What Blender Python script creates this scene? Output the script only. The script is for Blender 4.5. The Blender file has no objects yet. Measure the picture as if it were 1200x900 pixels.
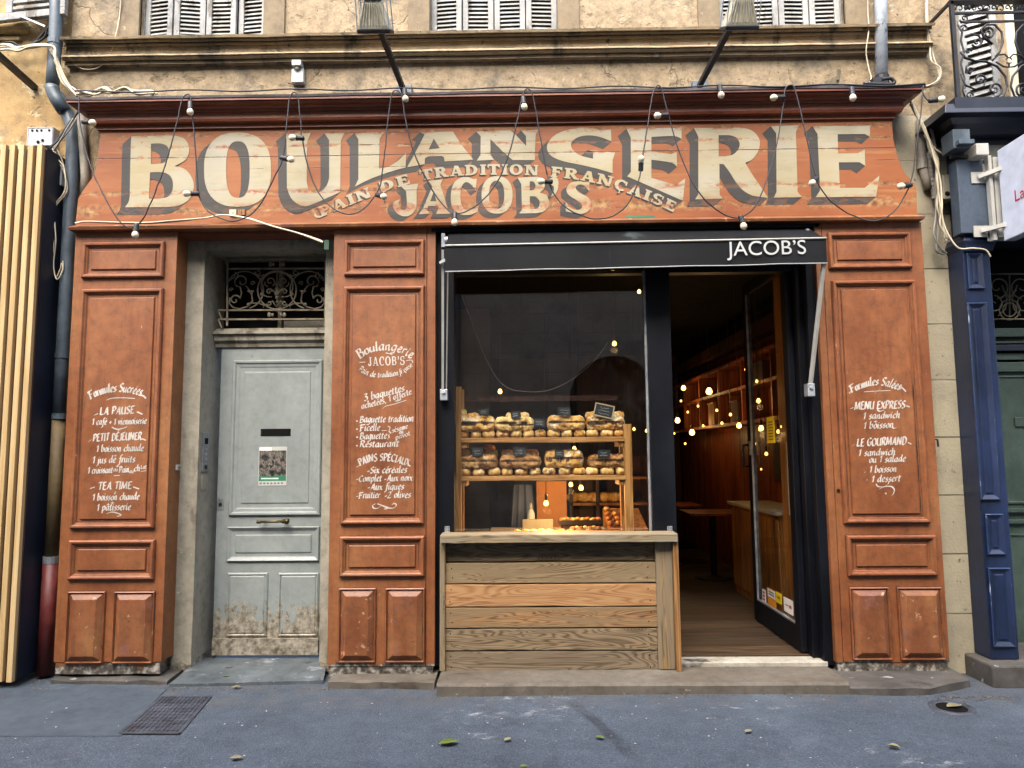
import bpy, bmesh, math, random
from mathutils import Vector, Matrix, noise as mnoise
from mathutils.geometry import tessellate_polygon

rnd = random.Random(11)
S = bpy.context.scene
COL = S.collection
R = math.radians

# ------------------------------------------------------------------ camera, light, exposure
CAM = Vector((0, -5, 1.54)); FPX = 830.0
YAW, PITCH, ROLL = R(-0.8127), R(5.4835), R(-0.4692)
_f = Vector((math.sin(YAW)*math.cos(PITCH), math.cos(YAW)*math.cos(PITCH), math.sin(PITCH)))
_r = Vector((math.cos(YAW), -math.sin(YAW), 0)); _u = _r.cross(_f)
RT = _r*math.cos(ROLL) + _u*math.sin(ROLL); UP = -_r*math.sin(ROLL) + _u*math.cos(ROLL); FW = _f
cd = bpy.data.cameras.new('camera'); cam = bpy.data.objects.new('camera', cd); COL.objects.link(cam)
cd.sensor_width = 36; cd.lens = FPX/1200*36; cd.clip_end = 400; cd.clip_start = .05
cam.matrix_world = Matrix(((RT.x, UP.x, -FW.x, CAM.x), (RT.y, UP.y, -FW.y, CAM.y), (RT.z, UP.z, -FW.z, CAM.z), (0, 0, 0, 1)))
S.camera = cam

SUN_EL, SUN_AZ = 52, -18            # elevation; azimuth from the street side, slightly left
wd = bpy.data.worlds.new('World'); S.world = wd; wd.use_nodes = True
_n = wd.node_tree.nodes; _l = wd.node_tree.links; _n.clear()
_sky = _n.new('ShaderNodeTexSky'); _sky.sky_type = 'NISHITA'; _sky.sun_disc = False
_sky.sun_elevation = R(SUN_EL); _sky.sun_rotation = R(180 - SUN_AZ); _sky.air_density = 1.0; _sky.dust_density = 4.0
_bg = _n.new('ShaderNodeBackground'); _bg.inputs['Strength'].default_value = .145
_wo = _n.new('ShaderNodeOutputWorld')
_l.new(_sky.outputs[0], _bg.inputs[0]); _l.new(_bg.outputs[0], _wo.inputs[0])
sl = bpy.data.lights.new('sun', 'SUN'); sl.energy = 1.25; sl.angle = R(62); sl.color = (1, .955, .89)
sun = bpy.data.objects.new('sun', sl); COL.objects.link(sun)
_d = Vector((math.sin(R(SUN_AZ))*math.cos(R(SUN_EL)), -math.cos(R(SUN_AZ))*math.cos(R(SUN_EL)), math.sin(R(SUN_EL))))
sun.rotation_euler = _d.to_track_quat('Z', 'Y').to_euler(); sun.location = (0, -6, 20)
S.view_settings.view_transform = 'Standard'; S.view_settings.look = 'None'
S.view_settings.exposure = 2.42; S.view_settings.gamma = 1
S.render.engine = 'CYCLES'
S.cycles.use_denoising = True; S.cycles.denoising_prefilter = 'ACCURATE'; S.cycles.max_bounces = 7; S.cycles.diffuse_bounces = 4; S.cycles.glossy_bounces = 4
S.cycles.transparent_max_bounces = 8; S.cycles.sample_clamp_indirect = 4; S.cycles.caustics_reflective = False; S.cycles.caustics_refractive = False

# ------------------------------------------------------------------ helpers
def ray(px, py): return RT*((px-600)/FPX) - UP*((py-450)/FPX) + FW
def P(px, py, Y):
    d = ray(px, py); return CAM + d*((Y+5)/d.y)
def PX(px, py, X):
    d = ray(px, py); return CAM + d*(X/d.x)
def PZ(px, py, Z):
    d = ray(px, py); return CAM + d*((Z-CAM.z)/d.z)
def BX(x0, y0, x1, y1, Y):
    """photo box -> world x0,x1,z0,z1 on plane Y"""
    ym = (y0+y1)/2; xm = (x0+x1)/2
    return P(x0, ym, Y).x, P(x1, ym, Y).x, P(xm, y1, Y).z, P(xm, y0, Y).z
def smooth(pts, n=6):
    pts = [Vector(p) for p in pts]; o = []
    for i in range(len(pts)-1):
        a = pts[max(i-1, 0)]; b = pts[i]; c = pts[i+1]; d = pts[min(i+2, len(pts)-1)]
        for k in range(n):
            t = k/n
            o.append(.5*((2*b)+(c-a)*t+(2*a-5*b+4*c-d)*t*t+(3*b-3*c+d-a)*t**3))
    o.append(pts[-1]); return o

class MB:
    def __init__(s): s.v = []; s.f = []; s.mi = {}
    def add(s, vs, fs):
        b = len(s.v); s.v += [tuple(v) for v in vs]; s.f += [tuple(b+i for i in f) for f in fs]; return s
    def box(s, x0, x1, y0, y1, z0, z1):
        return s.add([(x0,y0,z0),(x1,y0,z0),(x1,y1,z0),(x0,y1,z0),(x0,y0,z1),(x1,y0,z1),(x1,y1,z1),(x0,y1,z1)],
                     [(0,3,2,1),(4,5,6,7),(0,1,5,4),(1,2,6,5),(2,3,7,6),(3,0,4,7)])
    def loft(s, rings, closed=True, caps=True):
        n = len(rings[0]); vs = [p for r in rings for p in r]; fs = []
        for i in range(len(rings)-1):
            for k in range(n if closed else n-1):
                fs.append((i*n+k, i*n+(k+1) % n, (i+1)*n+(k+1) % n, (i+1)*n+k))
        if caps: fs.append(tuple(range(n-1, -1, -1))); fs.append(tuple((len(rings)-1)*n+k for k in range(n)))
        return s.add(vs, fs)
    def tube(s, pts, r, n=8, caps=True, rs=None):
        pts = [Vector(p) for p in pts]; rings = []
        t0 = (pts[1]-pts[0]).normalized(); nrm = t0.orthogonal().normalized()
        for i, p in enumerate(pts):
            t = (pts[min(i+1, len(pts)-1)]-pts[max(i-1, 0)])
            t = t.normalized() if t.length > 1e-9 else t0
            nrm = (nrm - t*nrm.dot(t)); nrm = nrm.normalized() if nrm.length > 1e-6 else t.orthogonal().normalized()
            b = t.cross(nrm); rr = rs[i] if rs else r
            rings.append([p+(nrm*math.cos(2*math.pi*k/n)+b*math.sin(2*math.pi*k/n))*rr for k in range(n)])
        return s.loft(rings, True, caps)
    def bar(s, p, q, w, h, up=(0,0,1)):
        p = Vector(p); q = Vector(q); t = (q-p).normalized(); a = t.cross(Vector(up))
        a = a.normalized() if a.length > 1e-5 else Vector((1,0,0)); b = a.cross(t)
        return s.loft([[c+a*sx*w/2+b*sy*h/2 for sx, sy in ((-1,-1),(1,-1),(1,1),(-1,1))] for c in (p, q)])
    def lathe(s, c, prof, axis='Z', n=14):
        """prof: (r, h) along axis from centre c"""
        c = Vector(c); A = {'X': Vector((1,0,0)), 'Y': Vector((0,1,0)), 'Z': Vector((0,0,1))}[axis] if isinstance(axis, str) else Vector(axis).normalized()
        u = A.orthogonal().normalized(); w = A.cross(u)
        return s.loft([[c+A*h+(u*math.cos(2*math.pi*k/n)+w*math.sin(2*math.pi*k/n))*max(r, 1e-4) for k in range(n)] for r, h in prof])
    def ball(s, c, r, n=10):
        if not hasattr(r, '__len__'): r = (r, r, r)
        c = Vector(c); rings = []
        for i in range(n//2+1):
            a = math.pi*i/(n//2); q = max(math.sin(a), .02)
            rings.append([c+Vector((r[0]*q*math.cos(2*math.pi*k/n), r[1]*q*math.sin(2*math.pi*k/n), -r[2]*math.cos(a))) for k in range(n)])
        return s.loft(rings)
    def rect(s, x0, x1, z0, z1, prof):
        """nested rectangles (inset, y) facing -Y: mouldings and raised panels"""
        rings = [[(x0+i,y,z0+i),(x1-i,y,z0+i),(x1-i,y,z1-i),(x0+i,y,z1-i)] for i, y, *_ in prof]
        vs = [p for r in rings for p in r]; fs = []
        for i in range(len(rings)-1):
            for k in range(4):
                if len(prof[i]) > 2: s.mi[len(s.f)+len(fs)] = prof[i][2]
                fs.append((i*4+k, i*4+(k+1) % 4, (i+1)*4+(k+1) % 4, (i+1)*4+k))
        m = (len(rings)-1)*4; fs.append((m, m+1, m+2, m+3)); return s.add(vs, fs)
    def frame(s, x0, x1, z0, z1, prof):
        s.rect(x0, x1, z0, z1, prof); s.f.pop(); return s
    def corn(s, x0, x1, prof, yb):
        """mitred cornice; prof (y, z) bottom to top, returns at both ends back to yb"""
        y0 = max(p[0] for p in prof); rings = []
        for y, z in prof:
            d = y0-y; rings.append([(x0-d,yb,z),(x0-d,y,z),(x1+d,y,z),(x1+d,yb,z)])
        return s.loft(rings)
    def prism(s, poly, y0, y1):
        """polygon in (x,z) thickened from y0 (front) to y1"""
        n = len(poly); s.add([(x,y0,z) for x,z in poly]+[(x,y1,z) for x,z in poly],
              [tuple(range(n)), tuple(range(2*n-1,n-1,-1))]+[(k,k+n,(k+1)%n+n,(k+1)%n) for k in range(n)]); return s
    def prismx(s, poly, x0, x1):
        n = len(poly); s.add([(x0,y,z) for y,z in poly]+[(x1,y,z) for y,z in poly],
              [tuple(range(n)), tuple(range(2*n-1,n-1,-1))]+[(k,k+n,(k+1)%n+n,(k+1)%n) for k in range(n)]); return s
    def warp(s, fn): s.v = [tuple(fn(Vector(v))) for v in s.v]; return s

ORG = {}
def obj(name, mb, m, parent=None, smooth=False, bevel=0, base=None, recalc=True, tri=False):
    vs = mb.v
    if parent is not None: org = ORG[parent.name]
    elif base is not None: org = Vector(base)
    else:
        xs = [v[0] for v in vs]; ys = [v[1] for v in vs]; zs = [v[2] for v in vs]
        org = Vector(((min(xs)+max(xs))/2, (min(ys)+max(ys))/2, min(zs)))
    me = bpy.data.meshes.new(name)
    me.from_pydata([(v[0]-org.x, v[1]-org.y, v[2]-org.z) for v in vs], [], mb.f)
    if recalc:
        b = bmesh.new(); b.from_mesh(me); bmesh.ops.recalc_face_normals(b, faces=b.faces); b.to_mesh(me); b.free()
    if smooth: me.polygons.foreach_set('use_smooth', [True]*len(me.polygons))
    for q in (m if isinstance(m, (list, tuple)) else [m]): me.materials.append(q)
    for k, i in mb.mi.items(): me.polygons[k].material_index = i
    me.update()
    o = bpy.data.objects.new(name, me); COL.objects.link(o)
    if parent is not None: o.parent = parent
    else: o.location = org
    ORG[o.name] = org
    if bevel:
        md = o.modifiers.new('edge', 'BEVEL'); md.width = bevel; md.segments = 2; md.limit_method = 'ANGLE'; md.angle_limit = R(40)
    return o
def tag(o, label=None, cat=None, group=None, kind=None):
    if label: o['label'] = label
    if cat: o['category'] = cat
    if group: o['group'] = group
    if kind: o['kind'] = kind
    return o
def thing(name, loc, label, cat, group=None):
    o = bpy.data.objects.new(name, None); o.empty_display_size = .1; COL.objects.link(o); o.location = loc
    ORG[o.name] = Vector(loc); return tag(o, label, cat, group)
def copy_tree(o, parent=None):
    c = o.copy(); COL.objects.link(c)
    if parent is not None: c.parent = parent
    for ch in list(o.children): copy_tree(ch, c)
    return c

# ------------------------------------------------------------------ materials
class NT:
    def __init__(s, name):
        s.m = bpy.data.materials.new(name); s.m.use_nodes = True; s.t = s.m.node_tree; s.t.nodes.clear()
        s.out = s.t.nodes.new('ShaderNodeOutputMaterial')
        s.pos = s.t.nodes.new('ShaderNodeNewGeometry').outputs['Position']
    def n(s, ty, **kw):
        nd = s.t.nodes.new('ShaderNode'+ty)
        for k, v in kw.items(): s.put(nd.inputs[int(k[1:])] if k[0] == 'i' and k[1:].isdigit() else nd.inputs[k.replace('_', ' ')], v)
        return nd
    def put(s, inp, v):
        if isinstance(v, bpy.types.NodeSocket): s.t.links.new(v, inp)
        else: inp.default_value = (*v, 1) if isinstance(v, tuple) and len(v) == 3 and inp.type == 'RGBA' else v
    def math(s, op, a, b=0., c=0., clamp=False):
        nd = s.t.nodes.new('ShaderNodeMath'); nd.operation = op; nd.use_clamp = clamp
        for i, v in enumerate((a, b, c)): s.put(nd.inputs[i], v)
        return nd.outputs[0]
    def vec(s, stretch=(1,1,1), loc=(0,0,0), src=None):
        nd = s.t.nodes.new('ShaderNodeMapping'); s.put(nd.inputs[0], src or s.pos)
        nd.inputs['Scale'].default_value = stretch; nd.inputs['Location'].default_value = loc; return nd.outputs[0]
    def noise(s, scale, detail=5, rough=.55, stretch=(1,1,1), loc=(0,0,0), dist=0.):
        nd = s.n('TexNoise', Scale=scale, Detail=detail, Roughness=rough, Distortion=dist)
        s.put(nd.inputs['Vector'], s.vec(stretch, loc)); return nd.outputs[0]
    def ramp(s, fac, stops):
        nd = s.t.nodes.new('ShaderNodeValToRGB'); e = nd.color_ramp.elements
        while len(e) < len(stops): e.new(.5)
        for i, (p, c) in enumerate(stops): e[i].position = p; e[i].color = (*c, 1)
        s.put(nd.inputs[0], fac); return nd.outputs[0]
    def step(s, v, a, b):
        nd = s.t.nodes.new('ShaderNodeMapRange'); nd.interpolation_type = 'SMOOTHSTEP'
        s.put(nd.inputs[0], v); s.put(nd.inputs[1], a); s.put(nd.inputs[2], b); return nd.outputs[0]
    def mix(s, fac, a, b, mode='MIX'):
        nd = s.t.nodes.new('ShaderNodeMix'); nd.data_type = 'RGBA'; nd.blend_type = mode
        s.put(nd.inputs[0], fac); s.put(nd.inputs[6], a); s.put(nd.inputs[7], b); return nd.outputs[2]
    def sep(s):
        nd = s.t.nodes.new('ShaderNodeSeparateXYZ'); s.put(nd.inputs[0], s.pos); return nd.outputs
    def bump(s, h, strength=.3, dist=.01, nrm=None):
        nd = s.n('Bump', Height=h, Strength=strength, Distance=dist)
        if nrm: s.put(nd.inputs['Normal'], nrm)
        return nd.outputs[0]
    def bsdf(s, col, rough=.6, metal=0., nrm=None, spec=.5, **kw):
        nd = s.n('BsdfPrincipled', Base_Color=col, Roughness=rough, Metallic=metal)
        nd.inputs['Specular IOR Level'].default_value = spec
        if nrm: s.put(nd.inputs['Normal'], nrm)
        for k, v in kw.items(): s.put(nd.inputs[k.replace('_', ' ')], v)
        s.t.links.new(nd.outputs[0], s.out.inputs[0]); return s.m

def C(h):
    """sRGB (six hex digits, or three numbers up to 255) -> linear"""
    if isinstance(h, str): h = [int(h[i:i+2], 16) for i in (0, 2, 4)]
    return tuple(((v/12.92) if v <= .04045 else ((v+.055)/1.055)**2.4) for v in (q/255 for q in h))
def D(h, k):
    return tuple(c*k for c in C(h))

def mk(name, cols, scale=3, stretch=(1,1,1), rough=(.5,.7), bump=.2, bscale=60, bstretch=None, metal=0., spec=.5, marks=(), rot=None, detail=6, bdist=.004, streak=None, cracks=False, grain=.22):
    """weathered surface: colour noise, marks = [(colour, scale, threshold, softness, stretch)], rot = (colour, z_low, z_high, scale)"""
    t = NT(name); n1 = t.noise(scale, detail, .6, stretch)
    k = len(cols); c = t.ramp(n1, [(.3+.4*i/max(k-1, 1), q) for i, q in enumerate(cols)]) if k > 1 else cols[0]
    hb = t.noise(bscale, 4, .6, bstretch or stretch, (3,1,7))
    h = t.math('ADD', hb, t.math('MULTIPLY', n1, .6))
    if streak:                                 # brush marks and run-down grime
        sv = t.noise(26, 4, .65, (1,1,.07), (2,5,1)); c = t.mix(t.math('MULTIPLY', t.step(sv, .48, .72), streak[1]), c, streak[0])
        c = t.mix(t.math('MULTIPLY', t.step(t.noise(3.2, 6, .7, (1,1,.6), (7,1,3)), .46, .66), streak[1]*.9), c, streak[0])
        h = t.math('ADD', h, t.math('MULTIPLY', sv, .5))
    for i, (mc, sc, th, so, st) in enumerate(marks):
        f = t.step(t.noise(sc, 7, .65, st, (i*3.3+1, i*1.7, i*.9)), th, th+so)
        c = t.mix(f, c, mc); h = t.math('ADD', h, t.math('MULTIPLY', f, -.5))
    if cracks:
        vo = t.n('TexVoronoi', Scale=1.15); vo.feature = 'DISTANCE_TO_EDGE'; nz = t.n('TexNoise', Scale=2.4, Detail=5.0); t.put(nz.inputs['Vector'], t.pos)
        vm = t.t.nodes.new('ShaderNodeVectorMath'); vm.operation = 'MULTIPLY_ADD'; t.put(vm.inputs[0], nz.outputs['Color']); vm.inputs[1].default_value = (.5,.5,.5); t.put(vm.inputs[2], t.pos); t.put(vo.inputs['Vector'], vm.outputs[0])
        f = t.math('MULTIPLY', t.step(vo.outputs['Distance'], .007, .002), t.step(t.noise(1.4, 3, .6, (1,1,1), (4,4,4)), .52, .58)); c = t.mix(t.math('MULTIPLY', f, .28), c, D('4A3E2E', .6)); h = t.math('ADD', h, t.math('MULTIPLY', f, -1.2))
    if rot:
        mc, za, zb, sc = rot; z = t.sep()[2]
        g = t.math('ADD', t.step(z, zb, za), t.math('MULTIPLY', t.math('SUBTRACT', t.noise(sc, 8, .75, (1,1,.45)), .5), 2.1))
        f = t.step(g, .62, .72); cc = t.ramp(t.noise(sc*2.5, 6, .7), [(.35, mc[0]), (.5, mc[1]), (.62, mc[2])])
        c = t.mix(f, c, cc); h = t.math('ADD', h, t.math('MULTIPLY', f, -.8))
    if grain:                                  # fine mottling of the surface colour
        gn = t.noise(13, 10, .78, (1,1,1), (1,9,4)); lo, hi = 1-grain*1.5, 1+grain
        c = t.mix(1.0, c, t.ramp(gn, [(.34, (lo,)*3), (.5, (1,1,1)), (.66, (hi,)*3)]), 'MULTIPLY')
    r = t.step(n1, .2, .8); r = t.math('MULTIPLY_ADD', r, rough[1]-rough[0], rough[0])
    return t.bsdf(c, r, metal, t.bump(h, bump, bdist), spec)

def wood(name, dark, mid, light, along='X', ring=9, sz=5.5, sl=.55, rough=.65, bump=.35, knots=True, grey=None, seed=0, spec=.35, lw=.3):
    """weathered plank with contour-line grain running along an axis"""
    t = NT(name); st = {'X': (sl, sz, sz), 'Z': (sz, sz, sl), 'Y': (sz, sl, sz)}[along]
    base = t.noise(1.6, 2.5, .45, st, (seed*3.7, seed*1.3, seed*2.1), .6)
    saw = t.math('FRACT', t.math('MULTIPLY', base, ring))
    line = t.step(t.math('ABSOLUTE', t.math('SUBTRACT', saw, .5)), .5, .08)
    fine = t.noise(30, 4, .6, {'X': (.05,1,1), 'Z': (1,1,.05), 'Y': (1,.05,1)}[along], (seed, 0, 0))
    g = t.math('MULTIPLY_ADD', line, lw, t.math('MULTIPLY', fine, .95-lw))
    c = t.ramp(g, [(.2, dark), (.45, mid), (.75, light)])
    if knots:
        kv = t.n('TexVoronoi', Scale=1.0); t.put(kv.inputs['Vector'], t.vec({'X': (1.7, 2, 5.2), 'Z': (5.2,2,1.7), 'Y': (5,1.7,5)}[along], (seed*2.3, seed, seed*4.1)))
        kd = kv.outputs['Distance']; kr = t.step(t.math('FRACT', t.math('MULTIPLY', kd, 26)), .2, .8)
        km = t.step(kd, .17, .09)
        c = t.mix(km, c, t.mix(kr, dark, mid)); g = t.math('ADD', g, t.math('MULTIPLY', km, -.4))
    if grey:
        c = t.mix(t.step(t.noise(2.2, 5, .6, st, (seed+5, 0, 2)), .42, .6), c, grey)
    return t.bsdf(c, rough, 0., t.bump(g, bump, .004), spec)

def flat(name, col, rough=.5, metal=0., spec=.5):
    return mk(name, [tuple(c*.86 for c in col), col, tuple(min(1, c*1.1) for c in col)], 9, rough=(rough-.07, rough+.08), bump=.05, metal=metal, spec=spec, grain=.06)
def glow(name, col, k):
    t = NT(name); e = t.n('Emission', Color=col, Strength=k); t.t.links.new(e.outputs[0], t.out.inputs[0]); return t.m
def glass(name, tint=(1,1,1), boost=1.6, rough=.0, dust=None):
    t = NT(name); tr = t.n('BsdfTransparent', Color=tint); gl = t.n('BsdfGlossy', Color=(1,1,1), Roughness=rough)
    ge = t.t.nodes.new('ShaderNodeNewGeometry'); dv = t.t.nodes.new('ShaderNodeVectorMath'); dv.operation = 'DOT_PRODUCT'
    t.put(dv.inputs[0], ge.outputs['Normal']); t.put(dv.inputs[1], ge.outputs['Incoming'])
    f = t.math('POWER', t.math('SUBTRACT', 1.0, t.math('ABSOLUTE', dv.outputs['Value'])), 5.0)       # Schlick, the same from both sides
    f = t.math('MULTIPLY', t.math('MULTIPLY_ADD', f, .96, .04), boost, clamp=True)
    gn = t.bump(t.noise(.9, 2, .5), .02, .05); t.put(gl.inputs['Normal'], gn)
    m = t.n('MixShader'); t.put(m.inputs[0], f); t.t.links.new(tr.outputs[0], m.inputs[1]); t.t.links.new(gl.outputs[0], m.inputs[2])
    o = m.outputs[0]
    if dust:
        df = t.n('BsdfDiffuse', Color=(.5,.5,.48)); m2 = t.n('MixShader')
        t.put(m2.inputs[0], t.math('MULTIPLY', t.step(t.noise(5, 6, .7), .5, .8), dust)); t.t.links.new(o, m2.inputs[1]); t.t.links.new(df.outputs[0], m2.inputs[2]); o = m2.outputs[0]
    t.t.links.new(o, t.out.inputs[0]); return t.m
# ------------------------------------------------------------------ lettering
class Ink:
    """flat painted shapes: every piece sits a hair in front of the one before, so no two coincide"""
    def __init__(s, Y, step=.000015): s.mb = MB(); s.Y = Y; s.k = 0; s.st = step
    def face(s, px):                       # polygon in photo coordinates
        y = s.Y - (s.k % 131)*s.st; s.k += 1; ps = [P(a, b, y) for a, b in px]
        s.mb.add(ps, [tuple(range(len(ps)))])
    def shape(s, outer, holes=()):
        y = s.Y - (s.k % 131)*s.st; s.k += 1
        loops = [[Vector((a, b, 0)) for a, b in l] for l in (outer, *holes)]
        tri = tessellate_polygon(loops); flatl = [q for l in (outer, *holes) for q in l]
        s.mb.add([P(a, b, y) for a, b in flatl], tri)
    def sweep(s, loop, d):
        n = len(loop)
        for i in range(n):
            a = loop[i]; b = loop[(i+1) % n]
            if abs((b[0]-a[0])*d[1]-(b[1]-a[1])*d[0]) > .02:
                s.face([a, b, (b[0]+d[0], b[1]+d[1]), (a[0]+d[0], a[1]+d[1])])
    def ribbon(s, pts, w, ang=40, tmin=.12):
        """broad-nib pen stroke through photo points"""
        nib = (math.cos(R(ang))*w/2, -math.sin(R(ang))*w/2); y = s.Y - (s.k % 60)*s.st*2; s.k += 1; L = []
        for i, p in enumerate(pts):
            a = pts[max(i-1, 0)]; b = pts[min(i+1, len(pts)-1)]; dx, dy = b[0]-a[0], b[1]-a[1]; l = math.hypot(dx, dy) or 1
            px_, py_ = -dy/l, dx/l
            if px_*nib[0]+py_*nib[1] < 0: px_, py_ = -px_, -py_
            o = (nib[0]+px_*w*tmin, nib[1]+py_*w*tmin)
            L.append((P(p[0]+o[0], p[1]+o[1], y), P(p[0]-o[0], p[1]-o[1], y)))
        n = len(L); s.mb.add([q for a in L for q in a], [(2*i, 2*i+2, 2*i+3, 2*i+1) for i in range(n-1)])

def G(w, *ss): return (w, [[tuple(map(float, p.split(','))) for p in s.split()] for s in ss])
_a = "0.62,.95 .35,1 .12,.72 .08,.28 .24,.02 .45,.2 .6,.6"
IT = {
 'a': G(.8, _a, "0.63,1 .58,.3 .65,.02 .8,.12"), 'b': G(.72, "0.14,1.75 .08,.25 .28,0 .55,.2 .62,.65 .45,.98 .25,.88 .1,.6"),
 'c': G(.62, "0.58,.84 .4,1 .16,.8 .08,.4 .2,.05 .4,.0 .6,.16"), 'd': G(.82, _a, "0.7,1.75 .62,.3 .7,.02 .82,.12"),
 'e': G(.64, "0.1,.48 .4,.56 .57,.76 .44,1 .25,.94 .1,.6 .1,.28 .25,.02 .45,.02 .64,.18"),
 'f': G(.55, "0.72,1.58 .55,1.74 .38,1.5 .3,.5 .2,-.4 .05,-.62 -.1,-.5", "0.08,.95 .58,.98"),
 'g': G(.76, _a, "0.63,1 .58,0 .48,-.5 .22,-.66 .02,-.5"), 'h': G(.78, "0.14,1.75 .1,0", "0.1,.6 .35,1 .54,.9 .54,.2 .62,0 .76,.12"),
 'i': G(.36, "0.12,1 .1,.2 .2,0 .34,.12", "0.16,1.42 .22,1.34"), 'j': G(.36, "0.18,1 .12,-.3 0,-.6 -.2,-.52", "0.2,1.42 .26,1.34"),
 'l': G(.36, "0.16,1.75 .1,.22 .2,0 .34,.12"), 'm': G(1.05, "0.1,1 .1,0", "0.1,.6 .3,1 .45,.88 .45,0", "0.45,.6 .66,1 .82,.88 .82,.2 .9,0 1.03,.12"),
 'n': G(.76, "0.1,1 .1,0", "0.1,.6 .33,1 .52,.88 .52,.2 .6,0 .74,.12"), 'o': G(.7, "0.36,1 .14,.82 .08,.4 .22,.03 .44,.02 .62,.28 .62,.68 .48,.97 .34,1"),
 'p': G(.72, "0.12,1 .04,-.66", "0.1,.6 .3,1 .52,.95 .62,.6 .5,.15 .3,0 .1,.2"), 'q': G(.74, _a, "0.63,1 .56,-.65"),
 'r': G(.52, "0.1,1 .1,0", "0.1,.6 .28,.98 .5,.96"), 's': G(.56, "0.52,.9 .3,1 .12,.8 .25,.55 .45,.4 .45,.12 .25,0 .04,.1"),
 't': G(.5, "0.22,1.38 .15,.22 .28,0 .46,.12", "0.0,.97 .45,1.02"), 'u': G(.78, "0.08,1 .08,.25 .22,0 .42,.15 .56,.5", "0.58,1 .56,.2 .64,0 .76,.12"),
 'v': G(.64, "0.08,1 .28,.02 .6,1"), 'w': G(.98, "0.06,1 .2,.02 .46,.9 .6,.02 .94,1"), 'x': G(.62, "0.05,1 .5,0 .62,.1", "0.55,1 .02,0"),
 'z': G(.6, "0.05,.97 .5,.97 .05,.03 .56,.03"),
 'A': G(1.02, "0.0,0 .2,.3 .62,1.5 .78,.2 .98,0", "0.22,.5 .78,.54"), 'B': G(.92, "0.2,1.5 .12,0", "0.0,1.42 .3,1.52 .65,1.4 .66,1 .4,.8 .18,.8", "0.4,.8 .78,.68 .82,.2 .5,0 .04,.02"),
 'C': G(.9, "0.85,1.3 .6,1.5 .25,1.3 .08,.75 .2,.2 .5,0 .86,.2"), 'D': G(1.0, "0.18,1.5 .14,0", "0.0,1.45 .5,1.5 .88,1.1 .88,.45 .55,.03 .02,.02"),
 'E': G(.82, "0.18,1.5 .12,0", "0.12,1.47 .74,1.5", "0.14,.78 .6,.82", "0.08,.03 .76,.04"), 'F': G(1.0, "0.2,1.45 .16,0", "-0.04,1.22 .04,1.42 .2,1.47", "0.16,1.44 1.0,1.5", "0.16,1.38 1.0,1.44", "0.16,.8 .74,.84", "0.16,.74 .74,.78", "0.0,.0 .36,.02"),
 'G': G(1.0, "0.88,1.3 .6,1.5 .25,1.3 .08,.75 .2,.2 .5,0 .8,.15 .86,.7", "0.56,.7 .98,.72"), 'I': G(.4, "0.2,1.5 .16,0", "0.02,1.48 .36,1.5", "0.0,.02 .34,.02"),
 'J': G(.56, "0.42,1.5 .38,.3 .2,-.1 -.06,.05"), 'L': G(.8, "0.2,1.5 .12,.06", "0.06,.03 .76,.06"), 'M': G(1.3, "0.04,0 .2,1.5", "0.2,1.5 .58,.1", "0.58,.1 1.06,1.5", "1.06,1.5 1.14,0"),
 'N': G(1.1, "0.08,0 .18,1.5", "0.18,1.5 .84,.02", "0.84,.02 .96,1.5"), 'O': G(1.05, "0.52,1.5 .2,1.3 .08,.75 .2,.15 .5,0 .82,.2 .95,.75 .82,1.32 .5,1.5"),
 'P': G(.86, "0.2,1.5 .12,0", "0.0,1.4 .4,1.52 .76,1.35 .76,.9 .5,.68 .18,.72"), 'R': G(.98, "0.2,1.5 .12,0", "0.0,1.4 .4,1.52 .74,1.36 .74,1 .5,.76 .18,.76", "0.45,.76 .72,.1 1.0,.0"),
 'S': G(.8, "0.72,1.35 .45,1.52 .16,1.3 .22,.95 .6,.65 .68,.25 .4,0 .04,.15"), 'T': G(.84, "0.5,1.5 .38,0", "0.0,1.34 .2,1.5 .9,1.52"),
 'U': G(1.02, "0.12,1.5 .1,.4 .4,0 .75,.25 .86,.6", "0.88,1.5 .84,.1 1.0,.04"), 'X': G(.94, "0.08,1.5 .84,0", "0.86,1.5 .02,0"),
 '1': G(.5, "0.06,1.1 .34,1.5 .26,0"), '2': G(.8, "0.1,1.2 .35,1.5 .64,1.25 .45,.7 .05,.05 .74,.04"), '3': G(.74, "0.1,1.45 .6,1.45 .3,.9 .6,.75 .62,.25 .3,0 .02,.12"),
 '+': G(.7, "0.06,.5 .64,.5", "0.35,.85 .35,.15"), '-': G(.6, "0.06,.42 .52,.5"), '.': G(.4, "0.12,.1 .2,.03"), ',': G(.36, "0.18,.12 .08,-.28"), "'": G(.3, "0.2,1.6 .14,1.25"),
 ' ': G(.5), '~': G(.6, "0.0,.4 .2,.56 .4,.34 .6,.5"), ':': G(.4, "0.3,.9 .12,.75 .26,.55 .08,.3 .3,.15"),
}
ACC = {'é': ('e', "0.36,1.28 .58,1.6"), 'è': ('e', "0.2,1.6 .42,1.28"), 'É': ('E', "0.36,1.72 .6,2.0"), 'â': ('a', "0.16,1.25 .38,1.6 .6,1.25"), 'ç': ('c', "0.34,.0 .42,-.3 .2,-.42"), 'Ñ': ('N', "0.3,1.75 .5,1.85 .75,1.75")}
for k_, (b_, s_) in ACC.items(): IT[k_] = (IT[b_][0], IT[b_][1]+G(0, s_)[1])

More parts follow.
